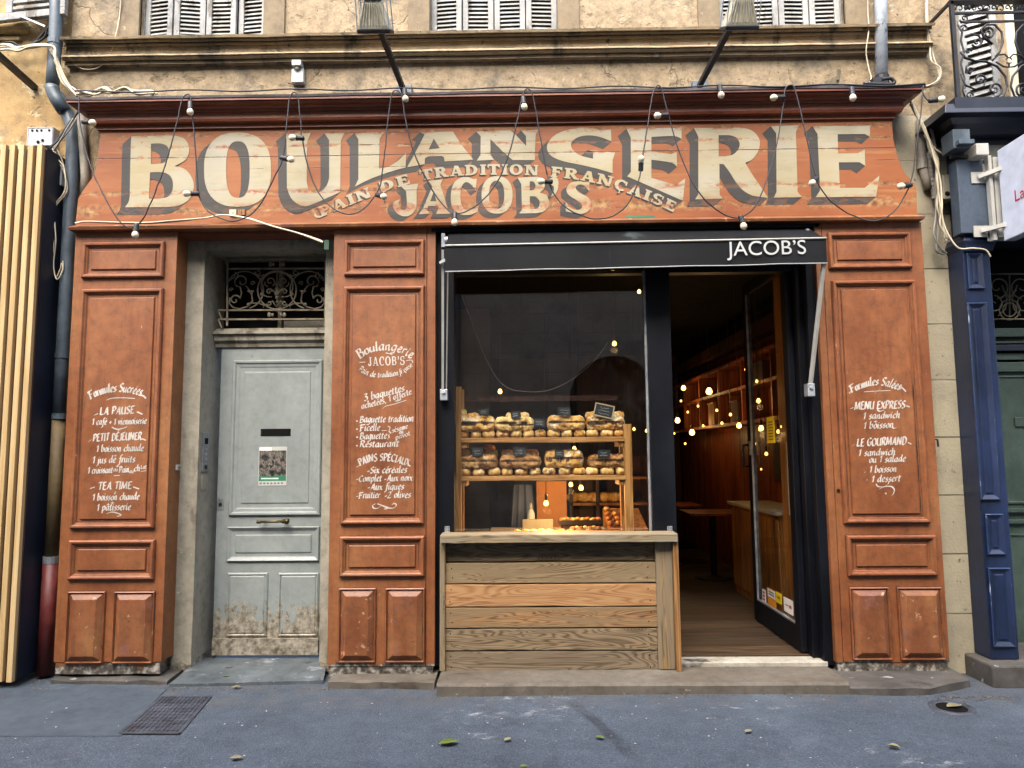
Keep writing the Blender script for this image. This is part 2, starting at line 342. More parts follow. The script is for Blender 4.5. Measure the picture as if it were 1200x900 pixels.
def along(base, n=24):
    """photo polyline -> function s in 0..1 giving point and unit tangent"""
    pts = [(v.x, v.y) for v in smooth([(a, b, 0) for a, b in base], n)] if len(base) > 2 else list(base)
    cum = [0]
    for a, b in zip(pts, pts[1:]): cum.append(cum[-1]+math.hypot(b[0]-a[0], b[1]-a[1]))
    def at(s):
        d = s*cum[-1]; i = 0
        while i < len(pts)-2 and cum[i+1] < d: i += 1
        a, b = pts[i], pts[i+1]; l = (cum[i+1]-cum[i]) or 1; t = (d-cum[i])/l
        return a[0]+(b[0]-a[0])*t, a[1]+(b[1]-a[1])*t, (b[0]-a[0])/l, (b[1]-a[1])/l
    return at
def script(ink, txt, base, xh, pen=None, slant=.22, ang=40, jit=.05, caps=1.0):
    if any(c.islower() for c in txt) and xh > 4.4: xh *= .86
    at = along(base); W = sum(IT[c][0]+.1 for c in txt)-.1; u = 0; pen = (pen or xh*.30)*.78
    for c in txt:
        w, ss = IT[c]; dv = rnd.uniform(-jit, jit); k = rnd.uniform(.96, 1.05)
        for st in ss:
            q = smooth([(a, b, 0) for a, b in st], 5) if len(st) > 2 else [Vector((*st[0], 0)), Vector((*st[1], 0))]
            out = []
            for p in q:
                v = (p.y*k+dv)*(caps if c.isupper() else 1); x, y, tx, ty = at((u+p.x+v*slant*.6)/W)
                ex = u+p.x+v*slant*.6
                if ex < 0 or ex > W: x += tx*(ex-(0 if ex < 0 else W))*xh*.9; y += ty*(ex-(0 if ex < 0 else W))*xh*.9
                out.append((x+ty*v*xh, y-tx*v*xh))
            ink.ribbon(out, pen, ang)
        u += w+.1
def swash(ink, pts, w, ang=40): ink.ribbon([(v.x, v.y) for v in smooth([(a, b, 0) for a, b in pts], 8)], w*.85, ang)

# slab-serif capitals built from stems, bars and bowls in a unit-high box
def serif_glyph(c, st=.25, hl=.13, sf=.1, ov=.09):
    o = []
    def r(x0, y0, x1, y1): o.append([(x0,y0),(x1,y0),(x1,y1),(x0,y1)])
    def stem(x, w=st, top=True, bot=True):
        r(x, 0, x+w, 1)
        if bot: r(x-ov, 0, x+w+ov, sf)
        if top: r(x-ov, 1-sf, x+w+ov, 1)
    def band(cx, cy, rx, ry, tx, ty, a0, a1, n=12):
        for i in range(n):
            a = R(a0+(a1-a0)*i/n); b = R(a0+(a1-a0)*(i+1)/n)
            o.append([(cx+rx*math.cos(a), cy+ry*math.sin(a)), (cx+rx*math.cos(b), cy+ry*math.sin(b)),
                      (cx+(rx-tx)*math.cos(b), cy+(ry-ty)*math.sin(b)), (cx+(rx-tx)*math.cos(a), cy+(ry-ty)*math.sin(a))])
    def diag(x0, y0, x1, y1, w): o.append([(x0-w/2,y0),(x0+w/2,y0),(x1+w/2,y1),(x1-w/2,y1)])
    def tip(x, y0, y1, d=.08): o.append([(x-hl*.9, y0), (x, y0), (x+.02, y1), (x-.05, y1)])
    w = .8
    if c == 'I': stem(.1); w = .45
    elif c == 'P': stem(.1); r(.2,1-hl,.5,1); r(.2,.42,.5,.42+hl); band(.5,.71,.32,.29,st,hl,-90,90); w = .85
    elif c == 'R': stem(.1); r(.2,1-hl,.5,1); r(.2,.42,.5,.42+hl); band(.5,.71,.32,.29,st,hl,-90,90); diag(.84,0,.52,.46,st*1.1); r(.72,0,1.02,sf); w = 1.0
    elif c == 'B': stem(.1); r(.2,1-hl,.5,1); r(.2,.46,.5,.46+hl); r(.2,0,.5,hl); band(.5,.75,.3,.25,st,hl,-90,90); band(.5,.28,.36,.28,st,hl,-90,90); w = .92
    elif c == 'D': stem(.1); r(.2,1-hl,.45,1); r(.2,0,.45,hl); band(.45,.5,.47,.5,st,hl,-90,90); w = 1.0
    elif c == 'E': stem(.1); r(.2,1-hl,.75,1); r(.2,0,.78,hl); r(.2,.45,.6,.45+hl); tip(.75,1-hl,.7); tip(.78,hl,.33); r(.52,.36,.6,.66); w = .85
    elif c == 'F': stem(.1); r(.2,1-hl,.75,1); r(.2,.45,.6,.45+hl); tip(.75,1-hl,.7); r(.52,.36,.6,.66); w = .8
    elif c == 'T': stem(.32, top=False); r(0,1-hl,.9,1); tip(.09,1-hl,.68); tip(.9,1-hl,.68); w = .92
    elif c == 'A': diag(.16,0,.46,1,hl); diag(.8,0,.5,1,st*1.05); r(.28,.24,.7,.24+hl*.9); r(.0,0,.34,sf); r(.6,0,1.02,sf); w = 1.0
    elif c == 'N': r(.12,0,.12+hl,1); r(.02,0,.36,sf); r(-.02,1-sf,.2,1); diag(.8,0,.22,1,st*1.15); r(.78,0,.78+hl,1); r(.66,1-sf,1.02,1); w = 1.05
    elif c == 'O': band(.5,.5,.48,.53,st,hl,0,360,26); w = 1.0
    elif c in 'CÇ':
        band(.5,.5,.48,.53,st,hl,48,312,22); r(.74,.62,.84,.98)
        if c == 'Ç': r(.46,-.16,.54,0); band(.46,-.2,.12,.1,.08,.07,-110,90,6)
        w = .9
    elif c == 'S': band(.42,.73,.36,.3,st*.9,hl,40,265,14); band(.44,.27,.38,.3,st*.9,hl,-140,88,14); r(.66,.68,.76,.98); r(.04,.02,.14,.34); w = .84
    elif c == 'J': r(.3,.25,.3+st,1); r(.2,1-sf,.64,1); band(.27,.25,.28,.28,st*.9,hl,-180,0,10); w = .68
    elif c == "'": r(.08,.72,.24,1); o.append([(.1,.72),(.24,.72),(.1,.55),(.05,.55)]); w = .3
    elif c == ' ': w = .45
    return w, o
def serif(ink, txt, base, h, d=None, shadow=None, **kw):
    at = along(base); gs = [serif_glyph(c, **kw) for c in txt]; W = sum(g[0]+.12 for g in gs)-.12; u = 0
    for w, pol in gs:
        for pl in pol:
            q = []
            for x, v in pl:
                X, Y, tx, ty = at(min(max((u+x)/W, 0), 1)); q.append((X+ty*v*h, Y-tx*v*h))
            ink.face(q)
            if shadow: shadow.sweep(q, d)
        u += w+.12
def builtin_text(name, body, m, parent, origin, right, up, size, fit=None):
    """text in Blender's own typeface, laid on a surface as mesh (never a font file)"""
    cu = bpy.data.curves.new(name, 'FONT'); cu.body = body; cu.size = 1; t = bpy.data.objects.new(name, cu); COL.objects.link(t)
    me = bpy.data.meshes.new_from_object(t.evaluated_get(bpy.context.evaluated_depsgraph_get())) if False else None
    bpy.context.view_layer.update(); me = bpy.data.meshes.new_from_object(t.evaluated_get(bpy.context.evaluated_depsgraph_get()))
    bpy.data.objects.remove(t); bpy.data.curves.remove(cu)
    xs = [v.co.x for v in me.vertices]; ys = [v.co.y for v in me.vertices]; x0, x1, y0, y1 = min(xs), max(xs), min(ys), max(ys)
    right, up, origin = Vector(right), Vector(up), Vector(origin); sy = size/(y1-y0); sx = (fit/(x1-x0)) if fit else sy
    b = MB(); b.add([origin+right*(v.co.x-x0)*sx+up*(v.co.y-y0)*sy for v in me.vertices], [tuple(p.vertices) for p in me.polygons])
    bpy.data.meshes.remove(me); return obj(name, b, m, parent, recalc=False)
# ------------------------------------------------------------------ surface materials
K = .62
def DD(*hs): return [D(h, K) for h in hs]
DIRT = D('2A211B', .8)
TSTK = (D('7A4220',K), .42)
m_terra = mk('terracotta paint', DD((125,70,37), (151,91,49), (164,108,60)), 2.2, (1,1,.45), (.42,.62), .35, 55,
             marks=[(D('6E3320',K), 3.5, .6, .2, (1,1,.4)), (D('C98F6C',K), 16, .70, .05, (1,1,.3)), (DIRT, 30, .68, .03, (1,1,1)), (D('D2A58C',K), 22, .69, .03, (2.2,1,.5))], streak=TSTK,
             rot=((D('1A1612',1), D('6E675C',.5), D('C9C2B4',.55)), .05, .19, 8), bdist=.003)
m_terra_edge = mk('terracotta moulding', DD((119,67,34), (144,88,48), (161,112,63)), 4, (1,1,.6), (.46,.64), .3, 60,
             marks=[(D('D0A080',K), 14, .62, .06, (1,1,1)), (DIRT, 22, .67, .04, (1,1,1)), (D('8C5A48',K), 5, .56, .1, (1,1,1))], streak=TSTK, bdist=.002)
m_terra_purple = mk('shaded return paint', DD((99,62,51), (114,73,59), (127,84,66)), 2.5, (1,1,.4), (.4,.55), .25, 50, marks=[(DIRT, 20, .70, .04, (1,1,.5))])
m_maroon = mk('maroon cornice paint', DD('6E301C', '8A4628', 'A25C38'), 3, (.25,1,1), (.28,.5), .3, 50, bstretch=(.2,1,1),
              marks=[(D('9A5330',K), 6, .6, .1, (.15,1,2)), (DIRT, 9, .62, .08, (.2,1,1))])
m_zinc = mk('dull lead flashing', DD('4A4544', '6C6668', '8D878C'), 8, (.4,1,1), (.4,.6), .3, 40, metal=.4)

Z183, Z171, Z197, Z222 = (P(600, y, -.03).z for y in (179.5, 167.5, 193.5, 221))
def signpaint(name, cols, worn, amount):
    t = NT(name); X, Y, Z = t.sep()
    n1 = t.noise(2.6, 6, .6, (.6,1,1.6)); k = len(cols)
    c = t.ramp(n1, [(.3+.4*i/(k-1), q) for i, q in enumerate(cols)])
    if amount > .04: c = t.mix(t.math('MULTIPLY', t.step(t.noise(.55, 5, .65, (1,1,1.6), (3,0,2)), .47, .66), .6), c, D('D8B878', .40)); c = t.mix(t.math('MULTIPLY', t.step(t.noise(9, 8, .75, (.25,1,1.2), (1,5,0)), .52, .66), .35), c, D('C0A878', .38))
    gr = t.noise(14, 4, .6, (.06,1,1.5)); c = t.mix(t.math('MULTIPLY', t.step(gr, .55, .75), .35), c, worn[0])
    # scuffed bands that follow the board joints, broken by noise
    h = gr
    for zz, wd_, am in ((Z183, .028, .60), (Z171, .022, .57), (Z222, .03, .56), (Z222-.13, .07, .53), (Z183+.17, .03, .57)):
        d = t.math('ABSOLUTE', t.math('SUBTRACT', Z, zz)); near = t.step(d, wd_, 0.)
        f = t.math('MULTIPLY', near, t.step(t.noise(5.5, 8, .75, (1,1,2.2), (zz, 0, 0)), am-amount-.03, am-amount+.01))
        c = t.mix(f, c, t.ramp(t.noise(26, 4), [(.35, worn[1]), (.55, worn[2]), (.68, worn[0])])); h = t.math('ADD', h, t.math('MULTIPLY', f, -.7))
    for zz, w0, th in ((Z183, .0042, .36), (Z171, .0035, .54), (Z197, .003, .50), (Z222, .003, .5), (Z222-.14, .003, .5), (Z183+.17, .003, .54)):
        zj = t.math('MULTIPLY_ADD', t.noise(1.1, 3, .6, (1,0,0), (zz*3, 0, 0)), .012, zz-.006)
        d = t.math('ABSOLUTE', t.math('SUBTRACT', Z, zj))
        w = t.math('MULTIPLY', t.step(t.noise(2.4, 5, .7, (1,0,0), (zz, 4, 0)), th, th+.15), w0)
        f = t.step(d, w, t.math('MULTIPLY', w, .3)); f = t.math('MULTIPLY', f, t.math('GREATER_THAN', w, .0005))
        c = t.mix(f, c, D('2B1710', .8)); h = t.math('ADD', h, t.math('MULTIPLY', f, -1.5))
    f = t.step(t.noise(48, 3, .6), .70, .74); c = t.mix(f, c, worn[1])
    return t.bsdf(c, t.math('MULTIPLY_ADD', n1, .2, .45), 0., t.bump(h, .35, .004), .4)
m_sign = signpaint('signboard paint', DD((150,79,33), (162,93,44), (178,111,60)), (D((203,158,100),K), D((105,57,33),K), D((174,131,78),K)), .035)
m_cream = signpaint('cream sign lettering', [D(h, .395) for h in ('DCCB96', 'E4DAB4', 'ECE4CC')], (D('D3B98A',.42), D('A8502E',K), D('B8895F',K)), .045)
m_shadow = signpaint('grey sign lettering shade', DD((48,45,41), (58,55,50), (67,62,56)), (D((88,79,69),K), D((117,63,35),K), D((95,75,58),K)), .02)
m_script = mk('white brush lettering', [D('E8DCCB', .48), D('F6EFE4', .52)], 8, rough=(.5,.7), bump=.05, marks=[(D((166,105,64),K), 40, .70, .05, (1,1,1))])

m_stone = mk('ochre limestone render', cracks=True, cols= [D(h,.53) for h in ((164,142,106), (182,161,127), (196,175,143))], scale=2.2, rough=(.75,.9), bump=.9, bscale=40,
             marks=[(D('857A66',.48), 1.7, .5, .16, (1,1,.8)), (D('D8C6A4',.5), 9, .6, .1, (1,1,1)), (D('6E6050',.42), 26, .62, .06, (1,1,1)), (D('9F8B66',.44), 7, .6, .05, (1,1,1.6))], bdist=.006, grain=.32)
m_pier = mk('smooth tan render', [D(h, .34) for h in ('AC9672', 'BCA682', 'C4AE8C')], 2, rough=(.75,.9), bump=.4, bscale=70, marks=[(D('8D7A60',.34), 3, .54, .14, (1,1,.5)), (D('D8C4A0',.4), 12, .62, .08, (1,1,1))])
m_mould = mk('weathered stone moulding', [D(h,.72) for h in ('A08D6C', 'B8A27E', 'C9B494')], 2.5, (.5,1,1), (.75,.9), .7, 40, bstretch=(.5,1,1),
             marks=[(D('7A715E',.55), 4, .52, .12, (1.2,1,.35)), (D('E0D6C4',.6), 12, .62, .06, (.7,1,1)), (D('6A604E',.52), 7, .62, .1, (.25,1,2)), (D('6E6450',.5), 22, .64, .05, (1,1,.6))], bdist=.006)
m_yellow = mk('yellow ochre render', cracks=True, cols=[D(h,.64) for h in ('AE8C56', 'C2A068', 'D2B682')], scale=1.6, rough=(.75,.9), bump=.7, bscale=40,
             marks=[(D('98866A',.6), 2.0, .5, .14, (1,1,1)), (D('E4D2A8',.75), 5, .57, .1, (1,1,1)), (D('7A6648',.45), 24, .63, .05, (1,1,1))], bdist=.006)
def blocks(name, cols, bw, bh, mort, off=.5, loc=(0,0,0)):
    t = NT(name); X, Y, Z = t.sep(); cb = t.n('CombineXYZ', X=X, Y=Z); v = t.vec((1,1,1), loc, cb.outputs[0])
    b = t.n('TexBrick', Scale=1.0, Mortar_Size=.006, Brick_Width=bw, Row_Height=bh, Mortar_Smooth=.3); b.offset = off; t.put(b.inputs['Vector'], v)
    t.put(b.inputs['Color1'], cols[0]); t.put(b.inputs['Color2'], cols[1]); t.put(b.inputs['Mortar'], mort)
    n = t.noise(3, 7, .65); c = t.mix(t.step(n, .42, .68), b.outputs[0], cols[2]); c = t.mix(t.step(t.noise(22, 5, .7), .62, .7), c, mort)
    h = t.math('ADD', t.math('MULTIPLY', b.outputs['Fac'], -1.2), t.noise(60, 4))
    return t.bsdf(c, .85, 0., t.bump(h, .6, .006), .3)
m_block = blocks('pale dressed stone blocks', [D(h,.72) for h in ('B0A88E', 'A8A088', '9C9480')], 3.0, .41, D('7A7260',.5), .0, (1,.02,0))
m_opp = blocks('grey street stone', [D(h,.95) for h in ('B0A494', 'A89C8A', '988C7C')], .9, .38, D('908474',.85))
m_plaster = mk('grimy putty plaster', [D(h,.75) for h in ('868070', '9A9482', 'A8A290')], 2, (1,1,.5), (.7,.85), .5, 45,
               marks=[(D('6E6757',.62), 4, .56, .15, (1,1,.4)), (D('C4BCA6',.7), 10, .68, .04, (1,1,1)), (D('4E463A',K), 26, .70, .04, (1,1,1))],
               rot=((D('5A4A3C',K), D('8C8270',K), D('CFC8B6',K)), .03, .13, 7))
m_greydoor = mk('pale grey door paint', DD('8C9591', '9BA4A0', 'A8AFAB'), 2, (1,1,.5), (.4,.55), .2, 50,
                marks=[(D('84897F',K), 5, .62, .12, (1,1,.5)), (D('55524A',K), 24, .71, .03, (1,1,1))],
                rot=((D('5C5344',K), D('9A9280',K), D('BDB6A4',K)), .08, .8, 9), bdist=.003, grain=.1)
m_black = mk('blue black paint', [D('0A0E15',.3), D('101622',.32), D('16202E',.34)], 3, (1,1,.4), (.4,.55), .1, 60, spec=.25, marks=[(D('8A8C90',.6), 34, .75, .02, (1,1,1))])
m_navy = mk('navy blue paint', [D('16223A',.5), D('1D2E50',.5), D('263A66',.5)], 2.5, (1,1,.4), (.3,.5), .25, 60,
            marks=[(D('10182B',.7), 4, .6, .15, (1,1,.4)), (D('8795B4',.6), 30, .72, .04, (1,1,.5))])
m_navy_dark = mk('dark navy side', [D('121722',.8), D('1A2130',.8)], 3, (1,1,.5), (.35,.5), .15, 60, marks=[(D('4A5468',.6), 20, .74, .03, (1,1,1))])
m_green = mk('dark green door paint', DD('3B4C44', '47594F', '52645A'), 2.5, (1,1,.5), (.35,.5), .15, 60)
m_slat = wood('golden larch slat', D((180,148,98),.7), D((200,168,115),.7), D((214,186,137),.7), 'Z', 4, 6, .3, .6, .15, knots=False)
m_slat_dark = mk('brown stained batten', [D('3B281A',.8), D('4E3724',.8)], 5, (1,1,.2), (.6,.8), .3, 40)
m_shutter = mk('peeling grey shutter paint', DD('8F9190', 'A9AAA6', 'C2C2BC'), 5, (1,1,.4), (.6,.8), .5, 50, marks=[(D('6E695E',K), 9, .55, .08, (1,1,.4)), (D('DAD8D0',K), 14, .62, .06, (1,1,.5))])
m_void = flat('unlit interior', (.004,.004,.004), .8, spec=.1)
m_iron = mk('rusty cream iron', (lambda *h: [D(x, .85) for x in h])('6B6452', '847A64', '9A8F77'), 12, rough=(.6,.8), bump=.3, metal=.1, marks=[(D('7A4A2C',K), 9, .58, .1, (1,1,1))])
m_blackiron = mk('black wrought iron', [D('15161A',.8), D('24262C',.8)], 14, rough=(.4,.6), bump=.2, metal=.3)
m_pipe = mk('slate grey drainpipe', DD('3E4A52', '52606A', '68767E'), 5, (1,1,.4), (.35,.5), .25, 40, marks=[(D('8B938F',K), 22, .71, .04, (1,1,1)), (D('7A6A48',K), 5, .66, .08, (1,1,.4))])
m_pipe_rust = mk('mossy ochre drainpipe', DD('4A3D26', '6A5835', '7E6A42'), 6, (1,1,.3), (.6,.8), .3, 40)
m_redpipe = mk('dark red iron pipe', DD('5A1E1C', '6E2824', '7E3A32'), 6, rough=(.4,.6), bump=.3, marks=[(D('B4A69A',K), 26, .72, .03, (1,1,1))])
m_galv = mk('galvanised metal', [D('8E949A',.8), D('B0B6BA',.8), D('C8CCCE',.8)], 9, rough=(.35,.5), bump=.15, metal=.6)
m_pvc = mk('grimy grey plastic conduit', DD('7C766A', '938C7E', 'A69F90'), 6, rough=(.5,.7), bump=.2)
m_cablew = flat('cream cable sheath', D('CFC3A6', .75), .6); m_cableg = flat('grey cable sheath', D('9A968C', .7), .6); m_cableb = flat('black rubber cable', D('1C1B22', .8), .55)
m_socket = flat('black lamp holder', D('17161B', .8), .45)
m_bulb = None
t_ = NT('unlit opal bulb'); m_bulb = t_.bsdf((.78,.7,.5), .12, 0., None, .6, Transmission_Weight=.25)
m_white = flat('white enamel', D('E4E6E2', .5), .45); m_whitemetal = flat('white lacquered metal', D('D8D6CC', .48), .4)
m_box = flat('pale grey plastic', D('C3C6C6', .75), .5); m_box2 = flat('beige grey plastic', D('9C9788', .75), .5)
m_brass = mk('worn brass', [D('5A4E34',.5), D('857650',.5)], 20, rough=(.3,.45), bump=.1, metal=.8)
m_steel = mk('brushed steel plate', [D('85888A',.8), D('A3A6A6',.8)], 20, (1,1,.2), (.35,.5), .1, metal=.6)
m_awning = mk('faded awning cloth with painted sheen', [D('0E1216',.25), D('161B21',.27), D('20272D',.3)], 2.4, (1,1,.3), (.6,.75), .12, 160, spec=.2, bstretch=(1,1,1),
              marks=[(D('9AACAC',.17), 1.5, .62, .16, (1.4,1,.12)), (D('525C62',.14), 16, .62, .1, (1.2,1,.1))], bdist=.001)  # pale vertical streaks paint a sheen onto the faded cloth
m_hem = flat('pale awning piping', D('C9CCC8', .5), .5)
m_roller = flat('dark roller tube', D('2C2D2D', .8), .5)
m_lead = mk('scuffed zinc slab', [D(h,.4) for h in ('5E676C', '727C80', '8A9396')], 2.5, rough=(.4,.6), bump=.5, bscale=9, metal=.1, marks=[(D('B4BCBE',.44), 5, .58, .1, (1,2.2,1)), (D('D8DAD8',.5), 14, .64, .05, (1,1.5,1)), (D('3E4448',.4), 7, .6, .08, (1,1,1)), (D('8A8272',K), 9, .64, .06, (1,1,1))])
m_step = mk('worn granite step', [D(h,.32) for h in ('7C7060', '908472', 'A09686')], 3, (.6,1,1), (.7,.85), .5, 90, marks=[(D('5A4A38',.36), 4, .58, .12, (.4,1,1)), (D('C8C0B0',.4), 16, .67, .05, (1,1,1)), (D('6A6A66',.36), 1.2, .52, .2, (.4,1,1))])
m_curb = mk('grey kerb stone', [D(h,.36) for h in ('55504A', '6A645C', '7E7870')], 4, rough=(.7,.85), bump=.6, bscale=40, marks=[(D('B0ACA4',K), 11, .62, .06, (.6,1,1)), (D('2E2A26',K), 6, .6, .1, (1,1,1))])
m_sill = mk('chipped white threshold', [D('B9B29E',.5), D('D8D2C2',.55)], 6, rough=(.5,.7), bump=.4, marks=[(D('6A5E4C',.6), 13, .63, .05, (1,1,1)), (D('3A3A44',.6), 2.3, .62, .06, (.6,1,1))])
PL = [wood('grey brown plank', D((64,52,36),.6), D((109,91,67),.6), D((137,117,87),.6), 'X', 17, 6.5, .62, seed=1),
      wood('silvered plank', D((74,56,35),0.73), D((128,104,73),0.78), D((157,135,100),0.75), 'X', 24, 6.0, .7, seed=2, grey=D((143,123,91),0.68), lw=.42),
      wood('orange fir plank', D('7B5230',0.81), D('A0744A',0.81), D('B08A5E',0.81), 'X', 18, 5.5, .6, seed=3),
      wood('brown fir plank', D((78,53,31),0.78), D((139,103,67),0.78), D((166,129,86),0.75), 'X', 24, 6.2, .72, seed=4, grey=D((139,115,82),0.71), lw=.42),
      wood('weathered grey plank', D((74,59,42),0.75), D((119,101,73),0.75), D((145,124,96),0.75), 'X', 22, 6.2, .75, seed=5, lw=.42),
      wood('ashen plank', D((74,62,46),0.75), D((117,101,78),0.75), D((137,119,96),0.75), 'X', 20, 6.0, .7, seed=6, lw=.4)]
m_post = wood('weathered timber post', D((78,60,37),0.78), D((129,103,68),0.78), D((161,135,95),0.78), 'Z', 14, 8, .4, seed=7, grey=D((134,121,98),0.73))
m_postwarm = wood('orange timber edge', D('6B4420',.5), D('B07C44',.5), D('C89A62',.5), 'Z', 8, 7, .3, seed=8, knots=False)
m_ctop = wood('bleached counter board', D('6B5638',.5), D('A08C68',.5), D('BCA884',.5), 'X', 12, 7, .5, seed=9, grey=D('B4A88E',.45))
m_shelfw = wood('honey pine shelf', D('8A5A28',.8), D('B88446',.8), D('CF9E60',.8), 'X', 7, 7, .4, .5, .15, False, seed=10)
m_shelfv = wood('honey pine upright', D('8A5A28',.8), D('B88446',.8), D('CF9E60',.8), 'Z', 7, 7, .4, .5, .15, False, seed=11)
m_panelw = wood('red brown panelling', D('4A1E0C',.8), D('7A3A18',.8), D('98502A',.8), 'Z', 5, 5, .25, .45, .1, False, seed=12)
m_darkw = wood('dark stained timber', D('20100A',.8), D('3A1E10',.8), D('4E2C1A',.8), 'Z', 5, 5, .25, .5, .1, False, seed=13)
m_cabw = wood('warm oak cabinet', D('6B3E1C',.8), D('9C6430',.8), D('B87C44',.8), 'Z', 5, 5, .25, .45, .1, False, seed=14)
m_floorw = [wood('shop floorboard %s' % n, D('2E2118',.3), D(c, .27), D(c2, .27), 'X', 7, 6, .45, .55, .2, False, seed=15+i) for i, (n, c, c2) in enumerate((('brown', '5C4636', '78604A'), ('grey', '665646', '86745E'), ('tan', '705844', '94785A')))]
m_darkwall = flat('dark interior wall', D('2A2522', .8), .8); m_orangewall = flat('orange painted wall', D('C4803A', .8), .7); m_bluedoor = flat('slate blue interior door', D('3A4654', .8), .6)
m_counterw = flat('pale worktop', D('BDB5A6', .8), .4)
m_crust = mk('crusty bread', [D((168,118,48),1.0), D((210,159,77),1.0), D((232,193,114),1.0)], 16, rough=(.6,.8), bump=.6, bscale=70, marks=[(D((250,234,196),.8), 11, .5, .12, (1,1,1.4)), (D((111,68,25),.8), 38, .6, .05, (1,1,1))], bdist=.006)
m_crust2 = mk('floury pale roll', [D((187,149,77),1.0), D((212,178,107),1.0), D((231,208,150),1.0)], 18, rough=(.6,.8), bump=.5, bscale=80, marks=[(D((244,233,202),.85), 9, .52, .12, (1,1,1)), (D((141,92,41),.8), 12, .60, .08, (1,1,1))])
m_crust3 = mk('dark grain loaf', [D((128,88,45),1.0), D((167,121,66),1.0), D((196,153,89),1.0)], 14, rough=(.65,.85), bump=.7, bscale=60, marks=[(D((209,178,122),.8), 30, .60, .06, (1,1,1)), (D((234,213,164),.8), 8, .58, .12, (1,1,1))], bdist=.006)
m_pastry = mk('glazed pastry', [D('6A3A14',.8), D('A8682A',.8), D('D8A458',.8)], 24, rough=(.3,.45), bump=.4, bscale=70)
m_slate = flat('black slate tag', D('20262A', .8), .6); m_chalk = flat('chalk', D('C8CCC8', .8), .8); m_tagframe = flat('pale wood tag frame', D('C8B48A', .8), .6)
m_bulblit = glow('lit warm bulb', (1, .52, .11), 1.7); m_bulbdim = glow('small lit warm bulb', (1, .5, .1), 1.1)
m_glass = glass('shop window glass', (.965,.975,.97), 1.7, dust=.012); m_doorglass = glass('door glass', (.94,.955,.95), .9)
m_tray = flat('dark tray', D('25221F', .8), .4)

m_worn_glint = mk('rubbed lip with painted glints', [D((124,72,42),K), D((152,86,50),K), D((170,102,64),K)], 6, (1,1,.7), (.28,.42), .3, 70, marks=[(D((207,168,128),.5), 11, .63, .06, (1,1,1)), (D((57,32,21),.7), 15, .62, .05, (1,1,1))], bdist=.002)  # lip flecks: rubbed wear plus edge highlights put into the colour
m_groove = mk('grimy groove with painted shade', [D('4A2416',K), D('6E3820',K), D('8A4A2C',K)], 7, (1,1,.7), (.5,.7), .3, 60, marks=[(D('1E1410',.8), 8, .5, .08, (1,1,1))], bdist=.002)  # grime colour that also paints the shade of the moulding recesses
m_floodcase = mk('yellowed lamp casing', [D('B0AB96',.8), D('C4BFA9',.8)], 12, rough=(.45,.6), bump=.05)

m_fascia = mk('pale slate fascia', [D('4E5C6E',.42), D('5A6A7C',.42), D('687888',.42)], 3, (1,1,.4), (.35,.5), .15, 50, marks=[(D('3E4A58',.7), 6, .6, .1, (1,1,.4)), (D('A8B0BA',.6), 30, .72, .04, (1,1,1))])
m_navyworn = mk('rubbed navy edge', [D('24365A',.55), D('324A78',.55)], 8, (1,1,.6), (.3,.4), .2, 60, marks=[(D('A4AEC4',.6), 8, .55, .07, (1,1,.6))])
m_ironcover = mk('dull grey cast iron', [D((73,78,90), .3), D((103,108,122), .3), D((126,131,145), .3)], 9, rough=(.5,.7), bump=.4, metal=.2, marks=[(D((106,80,67),.3), 7, .6, .1, (1,1,1))])

m_seam = mk('torn bread seam', [D('2E1A0C',.8), D('5A3416',.8), D('A87A40',.8)], 30, rough=(.7,.9), bump=.5, bscale=90)
m_pipegal = mk('weathered zinc pipe', [D((191,203,213),.6), D((221,232,240),.6), D((245,253,255),.6)], 6, (1,1,.3), (.4,.55), .2, 40, metal=.15, marks=[(D((130,141,148),.5), 12, .6, .06, (1,1,.5)), (D((255,255,255),.6), 25, .66, .05, (1,1,1))])

m_ceil = flat('black painted ceiling', D('14110F', .6), .9, spec=.1)
